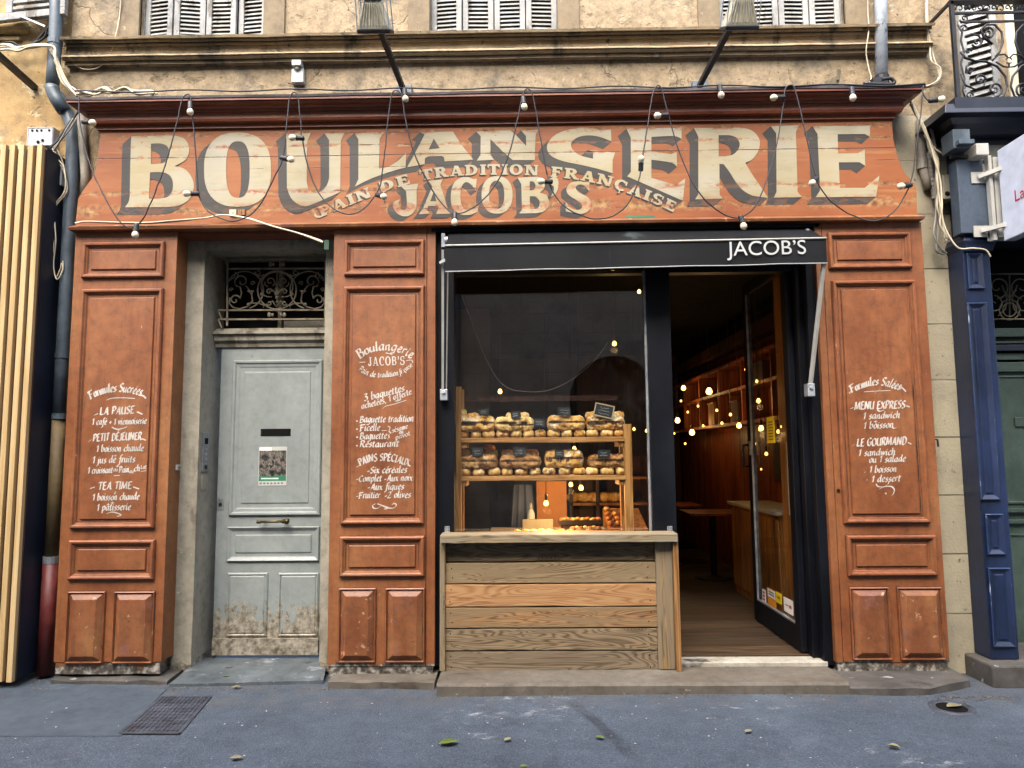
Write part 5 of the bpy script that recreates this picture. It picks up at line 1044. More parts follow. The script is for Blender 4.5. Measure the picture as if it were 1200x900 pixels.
a = PX(872, 524, dX); obj('lock_case', MB().box(dX-.012, dX+.002, 1.10, 1.16, a.z-.07, a.z+.05), m_galv, gd, bevel=.003)
def sticker(px0, py0, px1, py1, col, label=None, bits=()):
    p, q = PX(px0, py0, dX+.019), PX(px1, py1, dX+.019); ya, yb = sorted((p.y, q.y)); za, zb_ = sorted((p.z, q.z))
    s = obj('sticker', MB().box(dX+.0165, dX+.0195, ya, yb, za, zb_), col, gd); 
    if label: s['label'] = label
    for i, (u0, v0, u1, v1, c2) in enumerate(bits): obj('print', MB().box(dX+.0158-.0002*i, dX+.0163-.0002*i, ya+(yb-ya)*(1-u1), ya+(yb-ya)*(1-u0), za+(zb_-za)*v0, za+(zb_-za)*v1), c2, s)
    return s
cY, cW, cB, cO, cK, cR = flat('sticker yellow', D('E0C020', .8), .4), flat('sticker white', D('E4E4E0', .8), .4), flat('sticker blue', D('2A50A8', .8), .4), flat('sticker orange', D('D8922A', .8), .4), flat('sticker ink', D('202226', .8), .4), flat('sticker red', D('B02A30', .8), .4)
sticker(898.5, 489, 908.5, 519, cY, 'tall yellow notice', [(.2, .12+.11*i, .8, .16+.11*i, cK) for i in range(7)])
sticker(885, 687, 891, 713, flat('sticker navy', D('1E3050', .8), .4), 'dark blue sticker with pale splash', [(.3, .2, .7, .55, cW), (.2, .75, .8, .82, cW)])
sticker(893.5, 690, 898, 711, cW, 'narrow white sticker with red tiles', [(.2, .1+.22*i, .8, .25+.22*i, cR) for i in range(4)])
sticker(899.5, 688, 910, 722, cO, 'orange and white sticker', [(.03, .64, .97, .97, cW), (.15, .84, .8, .89, cK), (.15, .74, .85, .79, cK), (.7, .05, .92, .12, cR)])
sticker(909.5, 693, 916.5, 709, cY, 'small yellow sticker', [(.2, .6, .8, .66, cK), (.2, .45, .7, .51, cK)])
sticker(918.5, 699, 930, 722, cW, 'white sticker with red mark', [(.6, .4, .85, .62, cR), (.15, .48, .5, .54, cK)])
# ------------------------------------------------------------------ room behind the glass
room = tag(obj('shop_room', MB().box(RX0-.1, RX1+.1, RY1, RY1+.1, -.1, 3.3).box(RX0-.1, RX0, .24, RY1, -.1, 3.3).box(RX1, RX1+.1, .3, RY1, -.1, 3.3), m_darkwall, base=(1, 4, 0)), 'dark bakery interior with timber walls behind the window and open door', 'interior')
obj('ceiling', MB().box(RX0, RX1, .25, RY1, 3.12, 3.2), m_ceil, room)
# right-hand timber wall, panelled and shelved
WX = 2.58
i = 0; y = .9
while y < 6.6:
    w = .32; obj('wall_panel', MB().box(WX, WX+.03, y+.004, y+w-.004, fz+.002, 2.72), m_panelw, room, bevel=.004); y += w; i += 1
obj('top_beam', MB().box(WX-.16, WX+.03, .9, 6.6, 2.722, 2.86), m_darkw, room)
obj('end_wall_panel', MB().box(.9, WX-.02, 6.6, 6.64, fz+.002, 3.1), m_darkw, room)
sf = thing('wall_shelf', (WX, 3, 1.83), 'long red brown wall shelf with upright dividers seen through the open door', 'shelf')
for z in (1.83, 2.2, 2.5): obj('shelf_board', MB().box(WX-.26, WX-.002, 1.0, 6.4, z-.018, z+.018), m_panelw, sf, bevel=.003)
for yy in (1.6, 2.5, 3.4, 4.3, 5.2): obj('divider', MB().box(WX-.255, WX-.002, yy, yy+.03, 1.849, 2.481), m_panelw, sf)
def basket(y, z, h, m, label):
    b = thing('storage_box', (WX-.14, y, z), label, 'box', 'boxes on the wall shelf')
    obj('body', MB().box(WX-.23, WX-.05, y-.14, y+.14, z, z+h), m, b, bevel=.006); obj('lid', MB().box(WX-.237, WX-.043, y-.147, y+.147, z+h, z+h+.02), m, b, bevel=.004)
basket(2.9, 1.849, .22, m_darkw, 'dark box on the lower wall shelf nearer the door'); basket(3.85, 1.849, .26, m_cabw, 'brown box on the lower wall shelf deeper in the room'); basket(2.05, 2.219, .18, m_darkw, 'dark box on the upper wall shelf')
# cabinet and worktop along the right wall
cb = thing('side_counter', (2.3, 1.7, fz), 'oak side counter with pale worktop behind the glass door', 'counter')
CX0 = 2.16
obj('carcass', MB().box(CX0+.02, WX-.002, 1.12, 2.5, fz, .98), m_cabw, cb); obj('worktop', MB().box(CX0-.02, WX-.002, 1.1, 2.55, .982, 1.012), m_counterw, cb, bevel=.004)
for k_ in range(4): obj('cabinet_door', MB().box(CX0, CX0+.018, 1.13+k_*.34, 1.13+k_*.34+.325, fz+.08, .95), m_cabw, cb, bevel=.004)
tag(obj('paper_sheet', MB().box(CX0+.02, CX0+.2, 1.2, 1.44, 1.013, 1.015), m_white), 'white sheet of paper on the side counter end', 'paper')
jp = thing('door_post', (2.14, .7, fz), 'warm oak post with pale notice board behind the glass door', 'post')
obj('upright', MB().box(2.14, 2.3, .56, .95, fz, 3.1), m_cabw, jp, bevel=.004); a = PX(922, 515, 2.139); b = PX(922, 607, 2.139)
obj('notice_board', MB().box(2.128, 2.138, .57, .78, 1.02, 1.6), m_counterw, jp); obj('blue_notice', MB().box(2.1255, 2.1275, .60, .71, 1.38, 1.52), cB, jp)
tp_ = thing('framed_mirror', (WX, 1.9, 1.2), 'dark framed picture on the timber wall above the side counter', 'picture')
obj('frame', MB().box(WX-.03, WX-.002, 1.5, 2.3, 1.22, 1.75), m_darkw, tp_, bevel=.004); obj('panel', MB().box(WX-.034, WX-.031, 1.57, 2.23, 1.29, 1.68), m_darkwall, tp_)
# tables in the dim room
for (x, y, lb) in ((2.15, 3.2, 'small brown cafe table nearest the side counter'), (1.95, 4.4, 'small brown cafe table deeper in the dim room')):
    t = thing('cafe_table', (x, y, fz), lb, 'table', 'cafe tables in the dim room')
    obj('tabletop', MB().box(x-.32, x+.32, y-.3, y+.3, .82, .85), m_panelw, t, bevel=.005); obj('pedestal', MB().lathe((x, y, fz), [(.22,0),(.2,.02),(.035,.04),(.035,.72)], n=12), m_blackiron, t)
# back of the window: partition, orange wall, door, dark opening
obj('partition', MB().box(-.9, -.35, 2.6, 2.66, fz, 3.1), m_darkwall, room)
a0, a1, z0, z1 = BX(629, 564, 664, 612, 1.6); obj('orange_wall', MB().box(a0, a1, 1.6, 1.64, fz, z1), m_orangewall, room)
a0, a1, z0, z1 = BX(583, 560, 628, 640, 2.7); obj('service_door', MB().box(a0, a1, 2.7, 2.74, fz, z1+.02), m_bluedoor, room)
# back-bar with trays of viennoiserie
bb = thing('pastry_rack', (.75, 2.0, fz), 'dim wooden rack of baked goods behind the window counter', 'rack')
a0, a1, z0, z1 = BX(667, 560, 735, 625, 2.0)
for z in (z0, (z0+z1)/2+.02, z1): obj('rack_shelf', MB().box(a0, a1+.2, 1.9, 2.25, z-.012, z+.012), m_cabw, bb)
for x in (a0, (a0*.55+a1*.45), a1+.18): obj('rack_post', MB().box(x, x+.03, 1.9, 2.25, fz, z1+.2), m_darkw, bb)
obj('rack_back', MB().box(a0, a1+.2, 2.255, 2.27, fz, z1+.2), m_darkw, bb)
sc_ = thing('serving_counter', (.25, .85, fz), 'pale serving counter behind the bread shelf with pastry trays', 'counter')
a0, a1, z0, z1 = BX(612, 606, 735, 631.5, .66)
obj('body', MB().box(a0-.25, a1+.1, .62, 1.25, fz, z0-.0), m_cabw, sc_); obj('top', MB().box(a0-.27, a1+.12, .6, 1.27, z0+.002, z0+.03), m_counterw, sc_, bevel=.004)
topz = z0+.03
a_ = P(612, 610, 1.0).x; b_ = P(648, 610, 1.0).x; obj('till_screen', MB().box(a_, b_, 1.0, 1.05, topz+.001, topz+.09), m_box2, sc_, bevel=.006)
def tray(name, x0, x1, y0, y1, z, label):
    t = thing(name, ((x0+x1)/2, (y0+y1)/2, z), label, 'tray'); obj('plate', MB().rect(x0, x1, 0, 0, []) if 0 else MB().box(x0, x1, y0, y1, z, z+.012), m_tray, t, bevel=.004)
    obj('rim', MB().box(x0, x1, y0-.008, y0-.001, z+.001, z+.035).box(x0, x1, y1+.001, y1+.008, z+.001, z+.035), m_tray, t); return t
x0, x1 = P(655, 608, .9).x, P(706, 608, .9).x
tray('baking_tray', x0, x1, .86, 1.02, topz+.06, 'black tray of dark glazed pastries behind the bread shelf'); obj('tray_stand', MB().box(x0+.02, x1-.02, .88, 1.0, topz, topz+.058), m_darkw, sc_)
def croissant(nm, c, L, h, m, label, grp, yaw=0, cat='pastry', n=14):
    mb = MB(); r = []
    for i in range(n+1):
        u = -1+2*i/n; rad = h*.5*math.sqrt(max(.02, 1-u*u))*(1+.12*math.sin(i*2.4)); cx = c[0]+u*L/2*math.cos(yaw); cy = c[1]+u*L/2*math.sin(yaw)+.25*L*u*u*.3
        r.append([(cx, cy+rad*math.cos(2*math.pi*k/8), c[2]+h*.5+rad*math.sin(2*math.pi*k/8)) for k in range(8)])
    return tag(obj(nm, mb.loft(r), m, smooth=True), label, cat, grp)
for i in range(9):
    px = 482+i*15.5+(40 if i > 2 else 0)*0; p = P(606+i*9.5 if i < 5 else 658+(i-5)*11, 623, .66)
    croissant('croissant', (p.x, .68+(i % 2)*.03, topz), (.075 if i < 5 else .085), .045, m_crust2 if i < 5 else m_pastry, 'pale croissant, %s from the left in the row on the serving counter' % ('first','second','third','fourth','fifth')[i] if i < 5 else 'glazed bun, %s from the left on the serving counter' % ('first','second','third','fourth')[i-5], 'pastries on the serving counter', rnd.uniform(-.4, .4))
for i in range(8):
    u = i/7; croissant('glazed_pastry', (x0+.03+(x1-x0-.06)*u, .92+(i % 2)*.05, topz+.072), .06, .04, m_pastry, 'dark glazed pastry, %s along the raised black tray' % ('first','second','third','fourth','fifth','sixth','seventh','last')[i], 'pastries on the raised black tray', rnd.uniform(-.5, .5))
bt = obj('sloped_crate', MB().prismx([(.78, topz+.002), (1.24, topz+.002), (1.24, topz+.16), (.78, topz+.03)], P(710,600,1.0).x, P(742,600,1.0).x+.08), m_cabw, sc_)
for i in range(10):
    croissant('chouquette', (P(714,600,.95).x+(i % 3)*.06, .84+(i//3)*.1, topz+.05+(i//3)*.03), .055, .045, m_pastry, 'golden bun in the sloped crate, %s one' % ('first','second','third','fourth','fifth','sixth','seventh','eighth','ninth','tenth')[i], 'buns in the sloped crate', rnd.uniform(-.5, .5))
x0b, x1b = P(668, 615, .78).x, P(704, 615, .78).x
tray('baking_tray', x0b, x1b, .72, .82, topz+.004, 'low black tray of sugared pastries at the front of the counter')
for i in range(7): croissant('sugared_pastry', (x0b+.02+(x1b-x0b-.04)*i/6, .75+(i % 2)*.04, topz+.018), .05, .04, m_crust2 if i % 2 else m_pastry, 'sugared pastry, %s along the low front tray' % ('first','second','third','fourth','fifth','sixth','last')[i], 'pastries on the low front tray', rnd.uniform(-.5, .5))
zr_ = (BX(667, 560, 735, 625, 2.0)[2]+BX(667, 560, 735, 625, 2.0)[3])/2+.033
for i in range(6):
    p = P(672+i*12, 585, 2.0); croissant('rack_loaf', (p.x, 1.98, zr_), .15, .1, m_crust, 'amber loaf, %s from the left on the dim rack' % ('first','second','third','fourth','fifth','sixth')[i], 'loaves on the dim rack', rnd.uniform(-.2, .2), 'loaf')
ap = thing('apron', (P(612, 590, 1.5).x, 1.5, P(612, 626, 1.5).z), 'pale blue grey apron hanging behind the bread shelf', 'apron'); ax, az0, az1 = P(598, 590, 1.5).x, P(612, 632, 1.5).z, P(612, 568, 1.5).z; aw_ = P(628, 590, 1.5).x-ax; n = 28
obj('cloth', MB().loft([[(ax+aw_*i/n, 1.5+.016*math.sin(i*.55)+.008*math.sin(i*1.3), az0), (ax+aw_*(i/n*.7+.15), 1.5+.01*math.sin(i*.55), az1), (ax+aw_*(i/n*.7+.15), 1.504+.01*math.sin(i*.55), az1), (ax+aw_*i/n, 1.504+.016*math.sin(i*.55)+.008*math.sin(i*1.3), az0)] for i in range(n+1)]), flat('apron cloth', D('66718A', .6), .8), ap, smooth=True)
obj('neck_strap', MB().tube([(ax+aw_*.2, 1.5, az1-.005), (ax+aw_*.35, 1.5, az1+.12), (ax+aw_*.5, 1.51, az1+.16), (ax+aw_*.65, 1.5, az1+.12), (ax+aw_*.8, 1.5, az1-.005)], .006, 6), m_cableb, ap)
bo = thing('spray_bottle', (P(622, 592, 1.2).x, 1.2, topz), 'white bottle standing by the orange wall behind the bread shelf', 'bottle'); bx_ = P(622, 592, 1.2).x
obj('body', MB().lathe((bx_, 1.2, topz), [(.03,0),(.034,.01),(.034,.12),(.014,.16)], n=14), m_white, bo, smooth=True); obj('cap', MB().lathe((bx_, 1.2, topz+.16), [(.015,0),(.015,.03),(.008,.05)], n=12), m_box2, bo)

# ------------------------------------------------------------------ bread shelf in the window
BY = .24
bs = thing('bread_shelf', (.13, BY, zg0), 'honey pine two tier bread shelf standing inside the shop window', 'shelf')
ul0, ul1 = P(531, 560, BY).x, P(540.5, 560, BY).x; ur0, ur1 = P(732, 560, BY).x, P(741.5, 560, BY).x
zb_ = zg0-.02; D0, D1 = BY, .52
obj('upright', MB().box(ul0, ul1, BY, BY+.045, zb_, P(535, 453, BY).z), m_shelfv, bs, bevel=.003); obj('upright', MB().box(ul0, ul1, D1-.05, D1, zb_, P(535, 453, BY).z), m_shelfv, bs, bevel=.003)
obj('upright', MB().box(ur0, ur1, BY, BY+.045, zb_, P(736, 497, BY).z), m_shelfv, bs, bevel=.003); obj('upright', MB().box(ur0, ur1, D1-.05, D1, zb_, P(736, 497, BY).z), m_shelfv, bs, bevel=.003)
zU, zL = P(635, 512.5, BY).z, P(635, 557.5, BY).z; th = .034
for z in (zU, zL):
    obj('shelf_board', MB().box(ul1+.001, ur0+.006, BY-.012, D1, z-th, z), m_shelfw, bs, bevel=.003)
    for x in (ul1+.001, ur0-.041): obj('cleat', MB().box(x, x+.04, BY+.005, D1-.06, z-th-.038, z-th-.001), m_shelfv, bs, bevel=.002)
obj('back_rail', MB().box(ul1+.001, ur0-.001, D1-.03, D1-.012, P(635, 470, D1).z, P(635, 464, D1).z), m_darkw, bs)
obj('base_board', MB().box(ul1+.001, ur0-.001, BY-.01, .58, zb_-.02, zb_-.001), m_shelfw, bs)
def loaf_mesh(L, Wd, H, seed, kind):
    """rustic bread; 'loaf' is a long split stick with a torn seam, 'log' a cracked one, 'roll' a small bun"""
    n, mm_ = (46, 52) if kind != 'roll' else (18, 16); r = []; rg = random.Random(seed*13+5); z0 = rg.uniform(.0, .2); lean = rg.uniform(-.12, .12); e = 3.4 if kind != 'roll' else 2.5
    seam = set()
    for i in range(n+1):
        u = -1+2*i/n; prof_ = max(.03, 1-abs(u)**(8 if kind != 'roll' else 4))**.5; ring = []
        zs_ = []
        env = 1+(.12 if kind != 'roll' else .08)*mnoise.noise(Vector((u*1.7, seed*2.1, 0)))
        for k in range(mm_):
            a = 2*math.pi*k/mm_; y, z = math.cos(a), math.sin(a); y = math.copysign(abs(y)**(2/e), y); z = math.copysign(abs(z)**(2/e), z)
            q = Vector((u*4, y*1.5, z*1.5+seed*3.3)); nz = 1+.17*mnoise.noise(q)+.13*mnoise.noise(q*2.7)+.08*mnoise.noise(q*6)
            if kind != 'roll' and y < .6:           # torn seam along the front
                zz = z0+lean*u+.14*mnoise.noise(Vector((u*3, seed, 4))); nz -= .34*math.exp(-((z-zz)/.10)**2)*(1-abs(u)**6)
            if kind == 'log' and z > .2: nz -= .14*math.exp(-((u*1.1-y*.3-round((u*1.1-y*.3)*2.4)/2.4)/.07)**2)
            if kind == 'roll' and z > .3: nz -= .12*math.exp(-((y+.3+.2*math.sin(u*3))/.2)**2)*(1-u*u)
            zs_.append((z if y < 0 else 9, zz if kind != 'roll' and y < .6 else 9))
            ring.append((u*L/2*(1+.02*mnoise.noise(q*1.7)), y*Wd/2*prof_*nz*env, z*H*.5*prof_*nz*env))
        if kind != 'roll' and abs(u) < .93:
            for k in range(mm_):
                (za, q1), (zb2, q2) = zs_[k], zs_[(k+1) % mm_]
                if za < 5 and zb2 < 5 and min(za, zb2)-.04 <= q1 <= max(za, zb2)+.04: seam.add((i, k))
        r.append(ring)
    mb = MB().loft(r); mb.mi = {i*mm_+k: 1 for i, k in seam if i < n}; zmin = min(v[2] for v in mb.v)*.86; return mb.warp(lambda v: Vector((v.x, v.y, max(v.z, zmin)-zmin)))
protos = {}
def bread(kind, px0, px1, zpx, y, label, seed, mat, yaw=0, hpx=None, z=None, roll=0, name=None):
    """bread spanning photo x px0..px1 at depth y, resting at height z"""
    a, b = P(px0, zpx, y).x, P(px1, zpx, y).x; L = (b-a)*(1.07 if kind != 'roll' else 1.02); H = 1.12*hpx/FPX*(5+y); key = (kind, seed)
    if key not in protos: protos[key] = loaf_mesh(1, .55 if kind != 'roll' else .8, 1, seed, kind)
    mb = MB(); mb.v = list(protos[key].v); mb.f = protos[key].f; mb.mi = protos[key].mi
    dpt = {'loaf': .16, 'roll': .11, 'log': .15}[kind]
    Mx = Matrix.Rotation(roll, 3, 'Y') @ Matrix.Rotation(yaw, 3, 'Z')
    sy = dpt/(.55 if kind != 'roll' else .8)
    mb.warp(lambda v: Mx @ Vector((v.x*L, v.y*sy, v.z*H)) + Vector(((a+b)/2, y, z)))
    return tag(obj(name or ('bread_roll' if kind == 'roll' else 'loaf'), mb, [mat, m_seam], smooth=True), label, 'bread roll' if kind == 'roll' else 'loaf', None)
OR = ('first','second','third','fourth','fifth','sixth','seventh','eighth','ninth','tenth','eleventh','twelfth','thirteenth','fourteenth')
def cb_(x): return 510+x/4.5
mats = [m_crust, m_crust2, m_crust, m_crust2, m_crust3]
rowU = [(120,178),(187,243),(247,316),(322,392),(395,457),(462,522),(525,583),(590,658),(664,724),(729,791),(796,860),(868,940),(940,998)]
for i, (a, b) in enumerate(rowU):
    tag(bread('roll', cb_(a), cb_(b), 507, BY+.09, 'small crusty roll, %s from the left in the bottom row of the upper shelf' % OR[i], i % 4, (m_crust2, m_crust)[(i*7) % 3 == 0], rnd.uniform(-.15, .15), 8.6, zU), group='rolls lining the upper shelf')
rowL = [(128,192),(195,262),(278,345),(350,408),(420,490),(496,555),(566,634),(650,712),(722,791),(792,860),(868,942),(950,1008)]
for i, (a, b) in enumerate(rowL):
    tag(bread('roll', cb_(a), cb_(b), 552, BY+.09, 'small roll, %s from the left in the bottom row of the lower shelf' % OR[i], i % 4, (m_crust2, m_crust)[(i*5) % 4 == 0], rnd.uniform(-.15, .15), 8.8, zL), group='rolls lining the lower shelf')
hU, hL = zU+.05, zL+.052
for a, b, h, lb, m, sd, kd in ((118,312,16,'golden split loaf at the left end of the upper shelf', m_crust, 1, 'loaf'), (320,516,15.5,'pale split loaf second on the upper shelf', m_crust2, 2, 'loaf'), (596,785,16,'seeded loaf third on the upper shelf', m_crust, 3, 'loaf'), (800,992,15,'golden log loaf at the right end of the upper shelf', m_crust, 4, 'log')):
    tag(bread(kd, cb_(a), cb_(b), 496, BY+.1, lb, sd, m, rnd.uniform(-.08, .08), h, hU), group='large loaves on the upper shelf')
for a, b, h, lb, m, sd, kd in ((122,324,15,'dark grain loaf at the left end of the lower shelf', m_crust3, 5, 'loaf'), (346,552,14.5,'floury dark flat loaf second on the lower shelf', m_crust3, 6, 'loaf'), (582,775,19,'rough cereal loaf third on the lower shelf', m_crust, 7, 'log'), (810,1006,14.5,'nutty loaf at the right end of the lower shelf', m_crust3, 8, 'log')):
    tag(bread(kd, cb_(a), cb_(b), 541, BY+.1, lb, sd, m, rnd.uniform(-.08, .08), h, hL), group='large loaves on the lower shelf')
for a, b, lb, m in ((118,168,'upright crust end stacked at the far left of the upper shelf', m_crust2), (172,230,'brown roll on top of the first upper loaf', m_crust), (372,430,'pale roll on top of the second upper loaf, left one', m_crust2), (438,496,'pale roll on top of the second upper loaf, right one', m_crust2), (790,862,'golden roll left of the framed slate', m_crust), (925,995,'golden roll right of the framed slate', m_crust)):
    tag(bread('roll', cb_(a), cb_(b), 484, BY+.13, lb, rnd.randrange(4), m, rnd.uniform(-.3, .3), 9 if a > 120 else 13, hU+.082), group='rolls stacked on the upper loaves')
for a, b, lb, m in ((125,185,'floury roll on the first lower loaf, left one', m_crust2), (250,315,'brown roll on the first lower loaf behind', m_crust), (266,330,'floury roll on the first lower loaf, right one', m_crust2), (350,410,'tan roll on the second lower loaf, left one', m_crust), (474,546,'large tan roll on the second lower loaf, right one', m_crust), (690,745,'rough roll leaning over the cereal loaf', m_crust)):
    tag(bread('roll', cb_(a), cb_(b), 530, BY+(.2 if a == 250 else .13), lb, rnd.randrange(4), m, rnd.uniform(-.3, .3), 9.5, hL+.078+(.035 if a == 250 else 0)), group='rolls stacked on the lower loaves')
def slate(cx, cy, w, h, lb, ang=0, framed=False, y=BY+.012):
    c = P(cb_(cx), 440+cy/4.5, y); W_ = w/4.5/FPX*(5+y); H_ = h/4.5/FPX*(5+y)
    t = thing('slate_tag', (c.x, y, c.z-H_/2), lb, 'price tag', 'slate tags among the bread'); Mx = Matrix.Rotation(R(-ang), 3, 'Y')
    def tr_(mb): return mb.warp(lambda v: Mx @ (v-c)+c)
    obj('slate', tr_(MB().box(c.x-W_/2, c.x+W_/2, y, y+.006, c.z-H_/2, c.z+H_/2)), m_slate, t)
    if framed:
        f = .008; obj('frame', tr_(MB().box(c.x-W_/2-f, c.x+W_/2+f, y-.004, y+.008, c.z+H_/2, c.z+H_/2+f).box(c.x-W_/2-f, c.x+W_/2+f, y-.004, y+.008, c.z-H_/2-f, c.z-H_/2).box(c.x-W_/2-f, c.x-W_/2, y-.004, y+.008, c.z-H_/2, c.z+H_/2).box(c.x+W_/2, c.x+W_/2+f, y-.004, y+.008, c.z-H_/2, c.z+H_/2)), m_tagframe, t)
    m = MB(); rg = random.Random(int(cx))
    for k_ in range(3 if framed else 2):          # illegible chalk scrawl
        zz = c.z+H_*(.24-.26*k_) if framed else c.z+H_*(.14-.3*k_); xa_ = c.x-W_*rg.uniform(.25, .36); xb_ = c.x+W_*rg.uniform(.2, .36); q = []
        for j in range(13): q.append((xa_+(xb_-xa_)*j/12, y-.0012, zz+H_*.07*rg.uniform(-1, 1)))
        m.tube(q, .0011, 4)
    obj('chalk_line', tr_(m), m_chalk, t)
    obj('stick', MB().bar((c.x, y+.009, c.z-H_*.4), (c.x, y+.02, c.z-H_/2-.05), .004, .004), m_shelfv, t)
slate(257,193,52,32,'slate tag over the first upper loaf'); slate(425,206,52,36,'tilted slate tag over the second upper loaf', 12); slate(550,250,60,42,'slate tag standing in the gap on the upper shelf'); slate(680,190,68,44,'slate tag over the seeded upper loaf', -2)
slate(890,186,92,58,'large wood framed slate leaning at the right of the upper shelf', -13, True)
slate(222,404,58,46,'slate tag over the first lower loaf'); slate(445,402,66,44,'slate tag over the floury flat lower loaf'); slate(655,412,48,36,'slate tag over the cereal loaf'); slate(890,414,64,44,'slate tag over the nutty lower loaf')

# ------------------------------------------------------------------ lit bulbs inside
def pendant(px, py, y, label, cord=None, r=.028, lamp=0, m=None, grp='pendant bulbs inside the bakery'):
    r *= .68
    p = P(px, py, y); top = cord if cord else 3.11
    t = thing('pendant_lamp', (p.x, p.y, p.z), label, 'lamp', grp)
    obj('bulb', MB().lathe((p.x, p.y, p.z), [(.001,-r),(r*.7,-r*.75),(r,-r*.1),(r*.85,r*.5),(r*.45,r*1.2)], n=12), m or m_bulblit, t, smooth=True)
    obj('lamp_holder', MB().lathe((p.x, p.y, p.z+r*1.2), [(r*.5,0),(r*.55,.01),(r*.5,.05),(r*.2,.055)], n=10), m_socket, t)
    obj('cord', MB().tube([(p.x, p.y, p.z+r*1.2+.05), (p.x, p.y, max(top, p.z+.12))], .003, 5), m_cableb, t)
    if lamp:
        l = bpy.data.lights.new('bulb_light', 'POINT'); l.energy = lamp*.055; l.color = (1, .58, .22); l.shadow_soft_size = .03; o = bpy.data.objects.new('bulb_light', l); COL.objects.link(o); o.parent = t; o.location = (0, 0, -.06)
PB = [(749,342,1.6,'pendant bulb high beside the window mullion',0,.026),(720,403,1.4,'bright bulb in the upper window left of the mullion',9,.03),(586,459,.62,'bulb hanging above the left loaves',2,.026),
      (640,590,.62,'large glowing bulb below the shelf, left one',60,.03),(669,568,.9,'glowing bulb just under the lower shelf',60,.026),(681,572,.8,'glowing bulb under the lower shelf, right one',0,.03),
      (645,517,1.1,'small bulb glimpsed between the shelves, left one',0,.018),(673,526,1.1,'glowing bulb between the shelves, right one',8,.026),
      (743,503,2.8,'small bulb right of the bread shelf, left one',0,.024),(758,505,2.8,'small bulb right of the bread shelf, right one',0,.026),
      (801,455,4.4,'far pendant bulb high in the doorway',12,.045),(831,459,2.6,'large clear pendant bulb near the top of the doorway',14,.05),(786,477,5.0,'far bulb beside the black mullion, upper one',0,.045),(785,495,5.0,'far bulb beside the black mullion, lower one',0,.04),
      (794,493,4.6,'far bulb in the doorway left of the shelf end',8,.05),(811,507,3.9,'glowing bulb at the near end of the wall shelf',10,.05),(824,499,4.0,'tiny bulb inside the wall shelf bay',0,.02),(866,499,1.9,'bulb beside the edge of the glass door',6,.035)]
for px, py, y, lb, lamp, r in PB: pendant(px, py, y, lb, r=r, lamp=lamp*1.0, m=m_bulblit if r > .024 else m_bulbdim)
for px, py, y, lb, r in ((875,433,1.75,'bulb seen high through the glass door',.03),(889,470,1.7,'round bulb seen through the upper glass door',.03),(879,482,2.0,'small bulb left of the yellow notice, upper one',.024),(892,502,1.6,'bright bulb left of the yellow notice, lower one',.034),(912,506,1.0,'bulb just right of the yellow notice',.022),(917,500,.9,'bulb by the oak post behind the glass door',.024),(892,550,1.9,'tiny bulb low in the glass door',.014)):
    pendant(px, py, y, lb, r=r, lamp=1.5 if r >= .03 or px > 910 else 0, m=m_bulblit if r > .024 else m_bulbdim, grp='bulbs seen through the glass door')
for i, (px, py, y) in enumerate(((798,470,5.4),(806,483,5.2),(818,476,4.8),(826,488,4.6),(840,481,3.6),(846,496,3.2),(856,486,2.6),(790,508,5.8),(803,520,5.5),(884,520,1.6),(898,532,1.4),(887,447,1.9))):
    pendant(px, py, y, 'tiny fairy bulb in the back of the room, %s of the small ones' % OR[i], r=.022, m=m_bulbdim, grp='tiny bulbs deep in the room')
w_ = thing('window_cable', (0, .5, P(600, 457, .5).z), 'thin pale cable drooping behind the upper window glass', 'cable')
obj('sheath', MB().tube([P(*q, .5) for q in [(v.x, v.y) for v in smooth([(541,345,0),(552,375,0),(566,412,0),(580,440,0),(594,454,0),(612,458.5,0),(640,458,0),(668,446,0),(694,425,0),(712,402,0)], 6)]], .0028, 5), m_cableg, w_)
# ------------------------------------------------------------------ festoon string over the sign
SL_Y = -.225
sl_ = thing('string_light', (0, SL_Y, P(600, 255, SL_Y).z), 'black festoon cable with unlit clear bulbs looped along the sign', 'string lights')
def path(pts, y=SL_Y): return [P(v.x+.7*mnoise.noise(Vector((v.x*.08, v.y*.08, 0))), v.y+.7*mnoise.noise(Vector((v.x*.08, v.y*.08, 9))), y+.014*math.sin(v.x*.09)) for v in smooth([(a, b, 0) for a, b in pts], 6)]
loops = [[(93,112),(93,138),(99,170),(108,200),(122,230),(136,254),(148,266),(159,265),(168,255),(182,225),(196,185),(207,145),(213,118),(218,111),(223,114),(226,140),(229,180),(232,226)],
 [(232,226),(240,243),(254,254),(272,259),(290,254),(306,238),(320,210),(331,186),(335,155),(339,118),(344,108),(349,114),(352,140),(354,162),(361,195),(373,225),(392,245),(410,251),(427,244),(440,229)],
 [(440,229),(446,215),(450,185),(455,140),(459,112),(464,106),(471,112),(475,140),(484,175),(497,205),(513,232),(527,248),(533,250),(548,247),(572,228),(590,198),(602,160),(610,122),(615,106),(622,106),(627,125),(634,165),(641,205)],
 [(641,205),(648,225),(662,242),(682,253),(700,256.5),(718,253),(734,241),(746,219),(751,198),(757,160),(764,115),(769,101),(775,104),(782,130),(793,168),(808,207),(826,234),(846,250),(862,255),(870,254)],
 [(870,254),(884,243),(897,215),(909,175),(917,130),(920,106),(925,100),(931,104),(938,130),(947,170),(958,212),(972,234),(992,249),(1015,258),(1034,257),(1052,243),(1064,222),(1069,206),(1074,170),(1080,125),(1082,100)]]
for l_ in loops: obj('cable', MB().tube(path(l_), .0048, 6), m_cableb, sl_, smooth=True)
cb2 = [(93,112),(150,111),(218,110)]; 
top = MB(); top.tube([P(x, 107.5-(x-90)*.0085+1.2*math.sin(x*.05), -.2) for x in range(88, 1085, 12)], .0055, 6); obj('cable', top, m_cableb, sl_, smooth=True)
